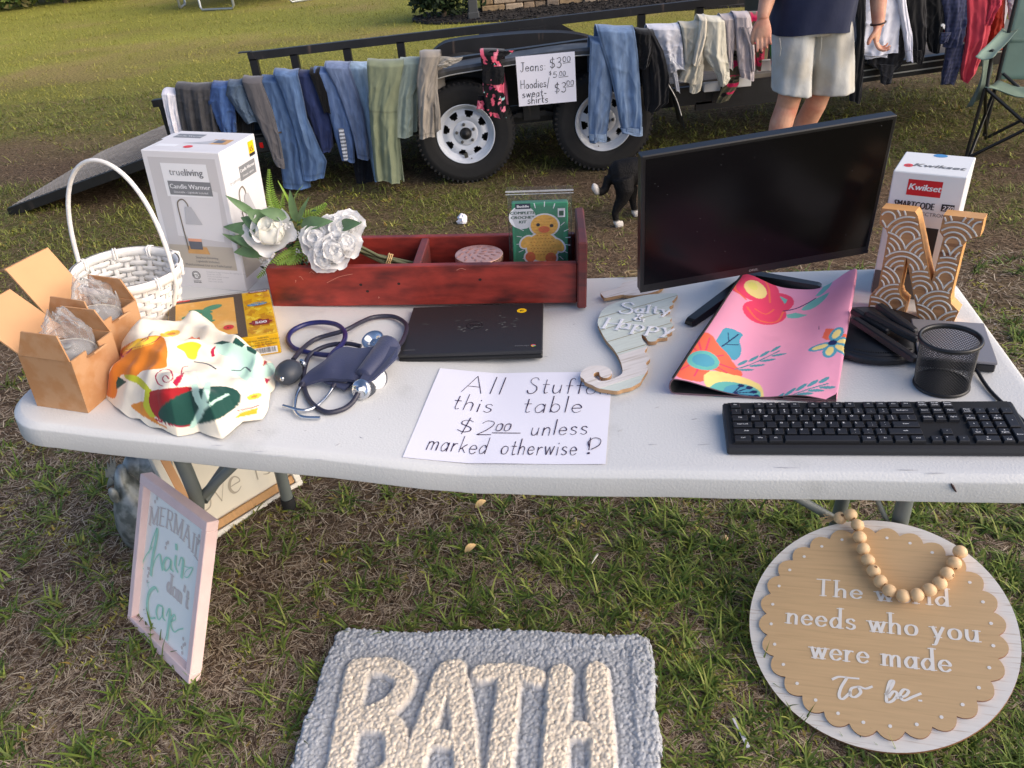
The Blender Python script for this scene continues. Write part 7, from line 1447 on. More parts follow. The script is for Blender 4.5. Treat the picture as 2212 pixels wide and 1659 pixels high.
garment('cuffed_blue_jeans', 'bright blue jeans with frayed turned up cuffs hung before the right wheel', 'jeans', [('leg', [(92, 1276, 1316), (140, 1274, 1322), (200, 1272, 1322), (240, 1271, 1318), (290, 1272, 1311), (306, 1274, 1311)], 4.80-.05, .03, shade_denim((112, 134, 166), (146, 164, 192)), 1.2, .008, True), ('leg', [(68, 1290, 1372), (110, 1302, 1378), (160, 1318, 1382), (220, 1331, 1386), (262, 1338, 1388), (288, 1344, 1388)], 4.80-.075, .034, shade_denim((114, 138, 172), (150, 170, 198)), 1.4, .011, True), ('cuff', [(291, 1272, 1310), (306, 1274, 1311)], 4.80-.062, .03, shade_plain((144, 164, 190)), 1, .003, False), ('cuff', [(277, 1341, 1389), (291, 1345, 1389)], 4.80-.086, .034, shade_plain((144, 164, 190)), 1, .003, False)], M_den, GRP)
garment('black_hoodie', 'black hoodie drooping beside the bright blue jeans', 'hoodie', [('body', [(76, 1377, 1416), (110, 1385, 1434), (165, 1388, 1446), (222, 1392, 1445), (240, 1394, 1420)], 4.80-.03, .04, shade_plain((26, 26, 29)), 2, .012, True), ('sleeve', [(74, 1376, 1406), (110, 1378, 1410), (147, 1380, 1402)], 4.80-.06, .03, shade_plain((20, 20, 22)), 1.3, .01, True)], M_jer, GRP)
garment('tie_dye_sweatshirt', 'white sweatshirt with pale grey tie dye next to the black hoodie', 'sweatshirt', [('body', [(64, 1401, 1470), (90, 1412, 1474), (130, 1432, 1478), (153, 1440, 1482)], D-.03, .034, shade_camo(((222, 222, 230), (204, 206, 216), (232, 232, 238)), (.52, .56), (14, 14)), 1.6, .009, True), ('sleeve', [(120, 1436, 1452), (135, 1440, 1462), (152, 1448, 1482)], D-.055, .022, shade_plain((214, 216, 224)), 1, .004, False), ('sleeve', [(150, 1447, 1462), (176, 1456, 1466), (199, 1461, 1469)], D-.035, .022, shade_plain((212, 214, 222)), 1, .004, False)], M_jer, GRP)
o = garment('cream_hoodie', 'cream hoodie with a small dark print at its rail fold', 'hoodie', [('body', [(58, 1472, 1522), (100, 1478, 1524), (140, 1480, 1520), (178, 1466, 1506)], D-.04, .036, shade_plain((214, 206, 186)), 1.4, .010, True), ('sleeve', [(44, 1512, 1528), (80, 1508, 1526), (120, 1500, 1516), (140, 1496, 1510)], D-.075, .022, shade_plain((224, 216, 198)), 1, .004, True), ('sleeve', [(140, 1496, 1522), (178, 1491, 1518), (199, 1490, 1514)], D-.05, .024, shade_plain((208, 202, 184)), 1, .004, False)], M_jer, GRP)
garment('ivory_hoodie', 'ivory sweatshirt with its long sleeve swung to the right', 'sweatshirt', [('body', [(46, 1526, 1566), (90, 1520, 1570), (120, 1522, 1572), (160, 1548, 1576), (184, 1556, 1572)], D-.06, .036, shade_plain((218, 214, 198)), 1.3, .009, True), ('cuff', [(156, 1548, 1575), (170, 1553, 1578), (184, 1556, 1570)], D-.068, .03, shade_plain((222, 218, 202)), 1, .003, False)], M_jer, GRP)
garment('mauve_sweatshirt', 'narrow mauve grey sweatshirt sleeve hung beside the ivory sweatshirt', 'sweatshirt', [('c', [(42, 1560, 1590), (80, 1566, 1588), (120, 1572, 1584), (150, 1572, 1583)], D-.045, .026, shade_plain((186, 176, 176), .06, .86), 1, .005, True)], M_jer, GRP)
garment('lilac_sweatshirt', 'lilac grey sweatshirt with a ribbed cuff nearest the man', 'sweatshirt', [('body', [(37, 1588, 1622), (70, 1590, 1628), (110, 1592, 1631), (150, 1596, 1631), (171, 1602, 1630)], D-.06, .032, shade_plain((192, 182, 184), .08, .87), 1.4, .007, True), ('sleeve', [(60, 1602, 1622), (100, 1618, 1630), (152, 1624, 1631)], D-.085, .018, shade_plain((184, 174, 176)), 1, .003, False)], M_jer, GRP)
CAM_ = shade_camo(((88, 84, 66), (206, 40, 90), (42, 36, 34), (128, 122, 92)), (.52, .60, .66), (12, 40))
garment('camo_top', 'pink and olive camouflage top with one leg hanging low beside the man', 'top', [('body', [(36, 1612, 1660), (60, 1618, 1656), (100, 1632, 1650), (150, 1636, 1644)], D-.03, .024, CAM_, 1.2, .006, True), ('leg', [(110, 1588, 1602), (150, 1574, 1600), (185, 1562, 1596), (220, 1548, 1574)], D-.02, .02, CAM_, 1, .005, False)], M_camo, GRP)
garment('camo_top', 'pink camouflage hood behind the man with a green front', 'top', [('body', [(30, 1660, 1686), (80, 1664, 1684), (130, 1666, 1680), (160, 1668, 1676)], D-.02, .024, CAM_, 1.2, .006, True), ('green_front', [(36, 1662, 1676), (80, 1663, 1677), (120, 1664, 1674), (130, 1667, 1671)], D-.05, .014, shade_plain((48, 120, 52)), 1, .003, False)], M_camo, GRP)
garment('black_sweatshirt', 'black sweatshirt with a long cuffed sleeve hanging right of the man', 'sweatshirt', [('c', [(-18, 1842, 1872), (40, 1850, 1872), (80, 1852, 1869), (140, 1842, 1867), (205, 1835, 1862), (221, 1836, 1858)], D-.06, .03, shade_plain((28, 28, 30), .08, .92), 1.2, .006, True)], M_jer, GRP)
garment('ribbed_sweater', 'dark ribbed sweater hanging under the white long sleeved shirt', 'sweater', [('body', [(60, 1870, 1962), (110, 1872, 1956), (140, 1876, 1950), (150, 1890, 1938)], D-.02, .03, (lambda u, v, x, z: (np.array(L((46, 46, 50)))*(.75+.35*np.sin(x*190))[:, None])), 1.5, .007, True), ('sleeve', [(140, 1900, 1934), (160, 1904, 1930), (180, 1904, 1926)], D-.04, .022, (lambda u, v, x, z: (np.array(L((52, 52, 56)))*(.75+.35*np.sin(x*190))[:, None])), 1, .004, False)], M_jer, GRP)
garment('white_shirt', 'white long sleeved shirt with a cuffed sleeve hanging behind the hand', 'shirt', [('body', [(-20, 1866, 1950), (20, 1866, 1952), (70, 1867, 1944), (117, 1869, 1940)], D-.06, .034, shade_plain((226, 226, 236)), 1.6, .009, True), ('hem', [(108, 1868, 1918), (126, 1870, 1918)], D-.045, .026, shade_plain((218, 218, 226)), 1.4, .005, False), ('sleeve', [(-10, 1938, 1956), (30, 1944, 1962), (70, 1952, 1970), (134, 1960, 1972)], D-.085, .024, shade_plain((230, 230, 240), .06, .84), 1, .005, True)], M_jer, GRP)
garment('washed_black_hoodie', 'washed black hoodie between the white shirt and the black jacket', 'hoodie', [('body', [(-20, 1954, 2000), (40, 1964, 2004), (90, 1972, 2004), (120, 1974, 1998), (137, 1976, 1990)], D-.06, .036, shade_plain((38, 37, 38)), 1.4, .010, True), ('cuff', [(108, 1973, 1995), (137, 1976, 1992)], D-.068, .028, shade_plain((34, 33, 34)), 1, .004, False)], M_jer, GRP)
garment('black_jacket', 'plain black jacket hung beside the navy waffle shirt', 'jacket', [('c', [(-20, 1994, 2040), (50, 2000, 2040), (90, 2004, 2036), (112, 2010, 2030)], D-.045, .034, shade_plain((20, 20, 22)), 1.4, .010, True)], M_jer, GRP)
WAF = (lambda u, v, x, z: np.array(L((66, 70, 98)))*(.84+.16*np.sin(x*300)+.12*np.sin(z*260))[:, None])
o = garment('waffle_shirt', 'navy waffle knit shirt with a low hanging sleeve and white tag', 'shirt', [('body', [(-20, 2030, 2090), (30, 2042, 2090), (60, 2044, 2086), (100, 2040, 2082)], D-.06, .034, WAF, 1.4, .010, True), ('sleeve', [(70, 2034, 2056), (85, 2032, 2050), (93, 2032, 2048)], D-.078, .02, WAF, 1, .004, False), ('sleeve', [(96, 2046, 2084), (130, 2042, 2080), (160, 2036, 2070), (183, 2033, 2062)], D-.05, .024, WAF, 1.2, .006, False), ('tag', [(53, 2033, 2042), (60, 2033, 2041)], D-.082, .004, shade_plain((236, 236, 236)), 1, .0, False)], M_camo, GRP)
garment('red_sweatshirt', 'large coral red sweatshirt hanging behind the camp chair', 'sweatshirt', [('body', [(-20, 2086, 2150), (30, 2090, 2146), (70, 2090, 2140), (120, 2080, 2124), (160, 2074, 2108), (176, 2076, 2092)], D-.06, .036, shade_plain((206, 70, 84)), 1.6, .012, True), ('sleeve', [(-20, 2136, 2166), (12, 2140, 2164), (30, 2134, 2150), (52, 2128, 2142)], D-.085, .026, shade_plain((198, 62, 80)), 1.2, .006, True)], M_jer, GRP)
garment('orange_shirt', 'orange red shirt behind the coral sweatshirt sleeve', 'shirt', [('c', [(-20, 2132, 2176), (50, 2132, 2170), (110, 2130, 2164)], D-.02, .026, shade_plain((176, 52, 34)), 1.3, .008, True)], M_jer, GRP)
garment('white_blouse', 'white blouse at the far right end of the trailer rail', 'shirt', [('c', [(-30, 2174, 2225), (0, 2178, 2225), (40, 2182, 2222)], D-.04, .026, shade_plain((226, 218, 230)), 1.3, .008, True)], M_jer, GRP)
# ================================================================== MAN
M_skin = mat('skin', L((206, 154, 126)), .5, var=.10, scale=26, col2=L((192, 120, 98)), c2scale=11, c2lo=.46, c2hi=.72, bump=.0012, bscale=90, spec=.35); M_navy = mat('navy_cotton', L((36, 42, 66)), .85, var=.08, scale=18, bump=.002, bscale=26, spec=.15, sheen=.2); M_short = mat('light_grey_cotton', L((198, 198, 194)), .85, var=.05, scale=14, col2=L((186, 182, 172)), c2scale=7, bump=.012, bscale=9, spec=.15); M_hair = mat('brown_hair', L((70, 54, 44)), .7, var=.2, scale=60); M_shoe = mat('shoe_canvas', L((70, 66, 64)), .8)
MY = 4.25
def mp_(x, y, yy=MY): return PY(x, y, yy)
sx = (mp_(1677, 72).x+mp_(1854, 66).x)/2
man = thing('person', 'man in a navy T-shirt and light grey shorts standing at the trailer with open hands', 'person', Matrix.Translation((sx-.05, MY, 0))); PI_ = man.matrix_world.inverted()
def remesh(o, vx, it=6):
    r_ = o.modifiers.new('remesh', 'REMESH'); r_.mode = 'VOXEL'; r_.voxel_size = vx; r_.use_smooth_shade = True
    s_ = o.modifiers.new('smooth', 'SMOOTH'); s_.factor = .5; s_.iterations = it
    return o
def ell(cx, cy, cz, rx, ry, n=24, e=2.): return [(cx+math.copysign(abs(math.cos(t))**(2/e), math.cos(t))*rx, cy+math.copysign(abs(math.sin(t))**(2/e), math.sin(t))*ry, cz) for t in [2*math.pi*k/n for k in range(n)]]
cx = sx; mb = MB()
mb.loft([ell(cx, MY, z, rx, ry) for z, rx, ry in ((.80, .12, .08), (.86, .15, .10), (.95, .155, .11), (1.05, .17, .13), (1.15, .17, .13), (1.28, .175, .125), (1.38, .165, .11), (1.44, .12, .085), (1.48, .062, .06), (1.54, .055, .058))])
hd = [ell(cx, MY-.012+dy, z, rx, ry) for z, rx, ry, dy in ((1.53, .045, .05, .0), (1.56, .055, .065, -.015), (1.60, .066, .08, -.012), (1.66, .074, .094, -.002), (1.71, .076, .098, .004), (1.76, .068, .09, .008), (1.79, .045, .06, .01), (1.80, .01, .01, .01))]; mb.loft(hd)
mb.tube([(cx, MY-.10, 1.675), (cx, MY-.118, 1.645), (cx, MY-.10, 1.63)], [.009, .015, .01], 8)
for s_ in (-1, 1): mb.sphere((cx+s_*.078, MY+.005, 1.66), .022, 0, None, 8, 6, (.4, .8, 1.3)); mb.sphere((cx+s_*.03, MY-.096, 1.675), .011, 0, None, 8, 6); mb.tube([(cx+s_*.02, MY-.1, 1.6), (cx, MY-.103, 1.602)], .006, 6)
fl = Vector((sx-.205, MY-.06, .085)); fr_ = Vector((sx-.06, MY+.14, .085))
kl_, kr_ = mp_(1706, 205, MY-.03), mp_(1770, 200, MY+.05)
ll = mp_(1688, 280, MY-.04); lr = mp_(1742, 275, MY+.10)
mb.tube([(cx-.09, MY, .86), kl_+Vector((.01, .0, .12)), kl_+Vector((0, -.005, 0)), kl_+Vector((-.005, .01, -.06)), ll+Vector((0, .012, .03)), ll.lerp(fl, .45)+Vector((0, .012, 0)), fl+Vector((0, .0, .05)), fl], [.085, .078, .060, .058, .060, .050, .036, .038], 20)
mb.tube([(cx+.09, MY, .86), kr_+Vector((-.005, 0, .12)), kr_, kr_+Vector((-.01, .01, -.06)), lr+Vector((0, .015, .03)), lr.lerp(fr_, .45)+Vector((0, .012, 0)), fr_+Vector((0, .0, .05)), fr_], [.085, .078, .060, .057, .058, .050, .036, .038], 20)
for f_, dx in ((fl, -.03), (fr_, .0)): mb.tube([f_+Vector((0, .06, -.04)), f_+Vector((dx*.4, -.04, -.042)), f_+Vector((dx, -.16, -.055))], [.035, .042, .026], 12, flat=.8)
def hand(mb, w_, kn, nrm, wd_, curl, thumb, ths):
    """wrist, knuckle centre, back of hand normal, width axis sign towards the thumb"""
    d = (kn-w_).normalized(); nrm = (nrm-d*nrm.dot(d)).normalized(); s_ = d.cross(nrm).normalized()*ths
    rings = []
    for t, a, b in ((-.12, .027, .021), (.1, .029, .020), (.45, .038, .019), (.8, .043, .016), (1.02, .041, .013)): c = w_.lerp(kn, t); rings.append([c+s_*(math.cos(q)*a*wd_)+nrm*(math.sin(q)*b) for q in [2*math.pi*k/18 for k in range(18)]])
    mb.loft(rings)
    for i, (o_, l_, r_) in enumerate(((.031, .072, .0088), (.0105, .080, .0092), (-.0105, .075, .0088), (-.031, .060, .0078))):
        b_ = kn+s_*(o_*wd_)-d*.012; dd = (d+s_*(o_*.9)).normalized(); pts = [b_]; ax_ = s_; cu = curl*(1+.22*i); 
        for k, f_ in enumerate((.18, .44, .32, .20)): R_ = Matrix.Rotation(math.radians(cu*(.4, .9, 1.4, 1.0)[k])*ths, 3, ax_); dd = R_ @ dd; pts.append(pts[-1]+dd*(l_*f_*1.0+(.012 if k == 0 else 0)))
        mb.tube(smooth_line([tuple(p) for p in pts], 3), [r_*(1.06-.028*q) for q in range(13)], 10)
        mb.sphere(pts[-1], r_*.70, 0, None, 8, 6)
    tb_ = w_.lerp(kn, .28)+s_*.022*wd_; pts = [tb_, tb_+s_*.018+d*.022-nrm*.004] + [tb_+s_*thumb[k][0]+d*thumb[k][1]-nrm*thumb[k][2] for k in range(2)]
    mb.tube(smooth_line([tuple(p) for p in pts], 3), [.016, .0155, .0145, .0135, .0125, .0118, .0112, .0108, .0104, .009], 10); mb.sphere(pts[-1], .0082, 0, None, 8, 6)
wl, kl2 = mp_(1648, 36, MY-.10), mp_(1649, 80, MY-.13); wr, kr2 = mp_(1897, 52, MY-.10), mp_(1892, 88, MY-.12)
el_, er_ = Vector((sx-.235, MY+.02, 1.12)), Vector((sx+.275, MY+.03, 1.10))
mb.tube([(cx-.165, MY, 1.40), (cx-.195, MY+.005, 1.30), el_, el_.lerp(wl, .3), el_.lerp(wl, .7), wl, wl.lerp(kl2, .12)], [.062, .056, .045, .047, .038, .029, .027], 16)
mb.tube([(cx+.165, MY, 1.40), (cx+.205, MY+.005, 1.30), er_, er_.lerp(wr, .3), er_.lerp(wr, .7), wr, wr.lerp(kr2, .12)], [.062, .056, .045, .047, .038, .029, .027], 16)
hand(mb, wl, kl2, Vector((-.25, -1, .1)), .95, 15, ((.030, .062, .012), (.026, .088, .016)), -1 if 0 else 1)
hand(mb, wr, kr2, Vector((.85, -.55, 0)), .98, 24, ((.030, .05, .02), (.034, .074, .026)), 1)
body = obj('body', mb, M_skin, man, M=PI_); remesh(body, .0042, 5)
mb = MB().tube([wr+Vector((math.cos(a)*.034, math.sin(a)*.03, .004+.006*math.cos(a))) for a in [2*math.pi*k/20 for k in range(21)]], .0045, 6); obj('bracelet', mb, mat('bead_bracelet', L((62, 34, 22)), .5, var=.5, scale=150), man, M=PI_)
mb = MB(); mb.loft([ell(cx, MY-.012+dy, z, rx, ry) for z, rx, ry, dy in ((1.66, .079, .07, .035), (1.70, .082, .095, .014), (1.75, .078, .098, .01), (1.79, .056, .07, .01), (1.812, .015, .02, .01))]); obj('hair', mb, M_hair, man, M=PI_)
# shirt: torso tube with soft folds and two short sleeves
mb = MB(); rings = []; n = 64; hl, hr = mp_(1676, 78, MY-.1), mp_(1856, 66, MY-.1); hc = (hl+hr)/2; hw_ = (hr-hl).length/2
for j in range(26):
    t = j/25; z = hc.z+(1.46-hc.z)*t; k_ = min(1, t*1.6); rx = hw_*(1-k_)+.205*k_ if t < .85 else .205-(t-.85)/.15*.10; ry = .165*(1-k_)+.145*k_ if t < .85 else .145-(t-.85)/.15*.06; cxx = hc.x*(1-t)+cx*t; ring = []
    for k in range(n):
        a = 2*math.pi*k/n; w_ = 1+.02*math.sin(5*a+t*5)*(1-t)+.012*math.sin(11*a-t*9)+.02*(float(vnoise(math.cos(a)*2+5, math.sin(a)*2+t*5))-.5); ring.append((cxx+math.cos(a)*rx*w_, MY+math.sin(a)*ry*w_, z+(hr.z-hl.z)/2*math.cos(a)*(1-t)+.006*math.sin(3*a)*(1-t)))
    rings.append(ring)
mb.loft(rings, cap=False); inner = [[(cx+(x-cx)*.97, MY+(y-MY)*.97, z+.003) for x, y, z in r_] for r_ in rings[:4][::-1]]; mb.loft([rings[0]]+inner[::-1][:4], cap=False)
for s_, e_ in ((-1, el_), (1, er_)): a_ = Vector((cx+s_*.15, MY, 1.42)); b_ = a_.lerp(e_, .78)+Vector((s_*.03, 0, 0)); mb.tube([a_, a_.lerp(b_, .5), b_], [.085, .085, .088], 20)
obj('shirt', mb, M_navy, man, M=PI_)
# shorts: two wide flared legs and a seat, joined
mb = MB(); mb.loft([ell(hc.x, MY, z, rx, ry, 40) for z, rx, ry in ((.80, .172, .135), (.86, .178, .142), (.95, .17, .135))])
for (pl, pr), s_, yo in ((((1669, 197), (1748, 205)), -1, -.02), (((1750, 203), (1843, 193)), 1, .03)):
    a, b = mp_(*pl, MY+yo), mp_(*pr, MY+yo); c = (a+b)/2; hw2 = (b-a).length/2; rings = []
    for j in range(16):
        t = j/15; z = c.z+(.87-c.z)*t; cx2 = c.x*(1-t)+(hc.x+s_*.088)*t; rx = hw2*(1-t)+.105*t; ring = []
        for k in range(48):
            q = 2*math.pi*k/48; w_ = 1+(.045*math.sin(4*q+s_+t*2.5)+.03*math.sin(9*q-t*5+s_)+.03*(float(vnoise(q*2+s_*9, t*7))-.5))*(1-.5*t); ring.append((cx2+math.cos(q)*rx*w_, MY+yo*(1-t)+math.sin(q)*(.125*(1-t)+.13*t)*w_, z+math.cos(q)*(b.z-a.z)/2*(1-t)))
        rings.append(ring)
    mb.loft(rings)
so_ = obj('shorts', mb, M_short, man, M=PI_); remesh(so_, .0065, 4)
mb = MB(); a = mp_(1687, 105, MY-.17); mb.tube([mp_(1684, 82, MY-.165), mp_(1687, 105, MY-.165), mp_(1684, 122, MY-.155)], .0016, 5); mb.tube([mp_(1775, 78, MY-.172), mp_(1774, 100, MY-.168), mp_(1770, 128, MY-.155)], .0014, 5); obj('stitching', mb, mat('short_seam', L((170, 168, 160)), .9), man, M=PI_)
for f_, dx in ((fl, -.03), (fr_, .0)): obj('shoe', MB().tube([f_+Vector((0, .075, -.04)), f_+Vector((dx*.4, -.04, -.036)), f_+Vector((dx, -.17, -.052))], [.042, .05, .033], 14, flat=.85), M_shoe, man, M=PI_)

# ================================================================== PUPPY
M_fur = bpy.data.materials.new('black_and_white_fur'); M_fur.use_nodes = True; n_ = M_fur.node_tree.nodes; l_ = M_fur.node_tree.links; b_ = n_['Principled BSDF']; b_.inputs['Roughness'].default_value = .7; b_.inputs['Specular IOR Level'].default_value = .2
tc_ = n_.new('ShaderNodeTexCoord'); sp_ = n_.new('ShaderNodeSeparateXYZ'); l_.new(tc_.outputs['Object'], sp_.inputs[0])
lo_ = n_.new('ShaderNodeMapRange'); lo_.inputs[1].default_value = .032; lo_.inputs[2].default_value = .042; lo_.inputs[3].default_value = 1; lo_.inputs[4].default_value = 0; l_.new(sp_.outputs['Z'], lo_.inputs[0])
tl2 = n_.new('ShaderNodeMapRange'); tl2.inputs[1].default_value = -.118; tl2.inputs[2].default_value = -.106; tl2.inputs[3].default_value = 1; tl2.inputs[4].default_value = 0; l_.new(sp_.outputs['X'], tl2.inputs[0])
mx_ = n_.new('ShaderNodeMath'); mx_.operation = 'MAXIMUM'; l_.new(lo_.outputs[0], mx_.inputs[0]); l_.new(tl2.outputs[0], mx_.inputs[1])
cm_ = n_.new('ShaderNodeMix'); cm_.data_type = 'RGBA'; cm_.inputs['A'].default_value = (.006, .0055, .006, 1); cm_.inputs['B'].default_value = (.62, .58, .54, 1); l_.new(mx_.outputs[0], cm_.inputs['Factor']); l_.new(cm_.outputs['Result'], b_.inputs['Base Color'])
nz_ = n_.new('ShaderNodeTexNoise'); nz_.inputs['Scale'].default_value = 140; bm_ = n_.new('ShaderNodeBump'); bm_.inputs['Distance'].default_value = .004; l_.new(tc_.outputs['Object'], nz_.inputs['Vector']); l_.new(nz_.outputs['Fac'], bm_.inputs['Height']); l_.new(bm_.outputs[0], b_.inputs['Normal'])
MDg = frame(Vector((.635, 3.97, 0)), Vector((.97, .10, 0)), Vector((0, 0, 1)))
dog = thing('puppy', 'small black puppy with white paws and tail tip walking behind the monitor', 'dog', MDg)
mb = MB(); mb.tube([(-.045, 0, .262), (-.01, 0, .262), (.06, 0, .265), (.14, 0, .262), (.24, 0, .25), (.33, 0, .245), (.40, 0, .25), (.46, 0, .23), (.51, 0, .20)], [.035, .066, .072, .068, .084, .086, .064, .054, .05], 18)
mb.sphere((.52, 0, .195), .062, 0, None, 14, 10, (1.1, .95, .95)); mb.tube([(.55, 0, .18), (.59, 0, .15), (.615, 0, .13)], [.042, .032, .022], 12)
for s_ in (-1, 1):
    mb.tube([(.50, s_*.045, .24), (.485, s_*.068, .21), (.49, s_*.074, .17)], [.02, .018, .008], 8)
    y_ = s_*.058+.0; o_ = .10 if s_ > 0 else -.03
    mb.tube([(.012, y_*.75, .25), (.028+o_*.3, y_, .19), (.024+o_*.65, y_, .145), (.002+o_*.9, y_, .098), (-.004+o_, y_, .075), (.002+o_, y_, .04), (.006+o_, y_, .02)], [.056, .048, .034, .022, .018, .016, .018], 12); mb.tube([(.0+o_, y_, .016), (.04+o_, y_, .014)], [.020, .017], 10)
    o2 = -.02*s_; mb.tube([(.33, y_*.85, .23), (.325, y_*.95, .16), (.33+o2, y_, .10), (.335+o2, y_, .05), (.34+o2, y_, .02)], [.048, .034, .024, .019, .020], 12); mb.tube([(.335+o2, y_, .016), (.37+o2, y_, .014)], [.020, .016], 10)
mb.tube([(-.045, 0, .25), (-.06, -.0, .215), (-.072, -.01, .19), (-.09, -.015, .183), (-.112, -.02, .192), (-.128, -.02, .215), (-.135, -.02, .235)], [.026, .022, .021, .021, .022, .020, .006], 12)
remesh(obj('coat', mb, M_fur, dog), .006, 4)

# ================================================================== CAMP CHAIR
M_cf = mat('sage_canvas', L((140, 160, 142)), .8, var=.07, scale=7, bump=.004, bscale=9, spec=.2); M_cfr = mat('black_chair_tube', L((26, 26, 27)), .35, var=.08); M_mesh_ = mat('dark_mesh_pocket', L((104, 118, 106)), .9, var=.15, scale=40)
A = gz(2128, 188, .40); e_ = Vector((.76, -.65, 0)).normalized(); bk_ = Vector((.65, .76, 0)).normalized(); SW, SD = .52, .42; UZ = Vector((0, 0, 1))
ch = thing('camp_chair', 'sage green folding camp chair with black tube legs at the right edge', 'camp chair', Matrix.Translation(A+e_*.26+bk_*.2-UZ*.40)); CI = ch.matrix_world.inverted()
def co(nm, mb, m_): return obj(nm, mb, m_, ch, M=CI)
def sheet(mb, f, nu, nv, th=.004):
    vs = [f(i/(nu-1), j/(nv-1)) for j in range(nv) for i in range(nu)]; N_ = len(vs); n0 = (Vector(vs[1])-Vector(vs[0])).cross(Vector(vs[nu])-Vector(vs[0])).normalized()*th
    F_ = [tuple(q) for q in gridfaces(nu, nv)]; lp_ = list(range(nu))+[j*nu+nu-1 for j in range(1, nv)]+[(nv-1)*nu+i for i in range(nu-2, -1, -1)]+[j*nu for j in range(nv-2, 0, -1)]
    mb.add([tuple(v) for v in vs]+[tuple(Vector(v)-n0) for v in vs], F_+[tuple(N_+q for q in f_[::-1]) for f_ in F_]+[(lp_[(i+1) % len(lp_)], lp_[i], lp_[i]+N_, lp_[(i+1) % len(lp_)]+N_) for i in range(len(lp_))], 0, True); return mb
co('seat', sheet(MB(), lambda u, v: A+e_*(SW*u)+bk_*(SD*v)+UZ*(-.07*math.sin(math.pi*u)*(.55+.45*math.sin(math.pi*v))-.05*v+.006*math.sin(u*14+v*9)), 22, 18), M_cf)
co('backrest', sheet(MB(), lambda u, v: A+e_*(-.01+(SW+.02)*(.5+(u-.5)*(1+.06*v)))+bk_*(SD-.02+.16*v+.05*math.sin(math.pi*u)*(1-.3*v))+UZ*(-.04+.50*v-.02*math.sin(math.pi*u)*v+.012*abs(u-.5)*(v > .9)), 22, 22), M_cf)
co('back_band', sheet(MB(), lambda u, v: A+e_*(-.012+(SW+.024)*u)+bk_*(SD+.045+.03*v+.05*math.sin(math.pi*u)-.008)+UZ*(.155+.05*v), 18, 4), M_cf)
for k, (s0, nm) in enumerate(((-.045, 'armrest'), (SW-.03, 'armrest'))):
    co(nm, sheet(MB(), lambda u, v: A+e_*(s0+.085*u)+bk_*(-.20+.62*v)+UZ*(.205-.012*math.sin(math.pi*v)-.016*math.sin(math.pi*u)+.03*v-.01*(v < .1)), 8, 14), M_cf)
    x_ = s0+.04; mb = MB().tube(sm3([A+e_*x_+bk_*(-.04)+UZ*.19, A+e_*x_+bk_*(.015)+UZ*.18, A+e_*x_+bk_*(.035)+UZ*.12, A+e_*(x_*.6+.01)+bk_*.02+UZ*-.01], 5), .0105, 10); co('arm_post', mb, M_cfr)
    mb = MB().tube([A+e_*(x_)+bk_*(SD-.02)+UZ*.47, A+e_*x_+bk_*(SD-.03)+UZ*.2, A+e_*x_+bk_*(SD-.05)+UZ*-.36], .0105, 10); co('back_post', mb, M_cfr)
z0 = -A.z+.012
c00, c10, c01, c11 = [A+e_*u+bk_*v for u, v in ((.0, .0), (SW, .0), (.0, SD), (SW, SD))]
for p, q in ((c00, c10), (c10, c00), (c01, c11), (c11, c01), (c00, c01), (c01, c00), (c10, c11), (c11, c10)):
    o_ = (q-p).normalized()*.01; out_ = -(q-p).normalized()*-.03
    co('leg', MB().tube([p+o_+UZ*-.01, q+UZ*z0-(c00+c11)*0+out_*0], .0095, 10), M_cfr)
for p in (c00, c10): co('leg', MB().tube([p+UZ*-.01, Vector((p.x, p.y, .0))+(p-(c00+c11)*.5)*.06+UZ*.012], .0095, 10), M_cfr)
co('cup_pocket', sheet(MB(), lambda u, v: A+e_*(-.05+.02*math.sin(v*3)+.01*u)+bk_*(.02+.20*u)+UZ*(.15-.30*v*(1-.25*abs(u-.5)))+e_*(-.05*math.sin(math.pi*u)*v), 12, 14), M_mesh_)

# ================================================================== BACKGROUND
M_stone = mat('stacked_stone', L((150, 134, 116)), .9, attr=True, var=.2, scale=14, bump=.01, bscale=22); M_mort = mat('dark_mortar', L((70, 62, 54)), .95); M_mulch = mat('black_mulch', L((40, 37, 36)), .95, var=.5, scale=26, bump=.03, bscale=34, col2=L((78, 66, 60)), c2scale=40, c2lo=.58, c2hi=.7); M_postg = mat('grey_post', L((64, 66, 68)), .7)
WY = 12.9; sw = thing('stone_wall', 'low stacked tan stone house base beyond the trailer', 'wall', Matrix.Translation((2.6, WY, 0))); SWI = sw.matrix_world.inverted()
obj('backing', MB().box((3.0, WY+.30, .9), (5.9, .5, 1.9)), M_mort, sw, M=SWI)
mb = MB(); cs = []; z = .02; r5 = random.Random(5)
while z < 1.75:
    h_ = r5.uniform(.05, .12); x = .06
    while x < 5.9:
        w_ = r5.uniform(.14, .42); d_ = r5.uniform(.05, .1); n0 = len(mb.v); mb.box((x+w_/2, WY+.05-d_/2+.02, z+h_/2), (w_-.012, d_+.06, h_-.010), bev=.012); c = np.array(L(r5.choice(((168, 150, 128), (148, 128, 106), (186, 172, 150), (130, 116, 102), (160, 136, 104))))); cs += [c*r5.uniform(.85, 1.1)]*(len(mb.v)-n0); x += w_
    z += h_
obj('stones', mb, M_stone, sw, col=np.array(cs), M=SWI)
tag(obj('bed_post', MB().box((-.06, 12.25, 1.2), (.13, .13, 2.4), bev=.01).box((-.06, 12.25, .06), (.16, .16, .12), bev=.01), M_postg), 'dark grey post standing at the end of the stone wall', 'post')
bedp = smooth_line([(-.95, 12.7), (-.6, 12.2), (.3, 11.9), (1.6, 11.6), (3.4, 11.2), (5.5, 11.0), (6.6, 11.2), (6.8, 12), (6.6, 13.2), (3, 13.1), (-.2, 13.4), (-.9, 13.2), (-.95, 12.5)], 5)[:-1]
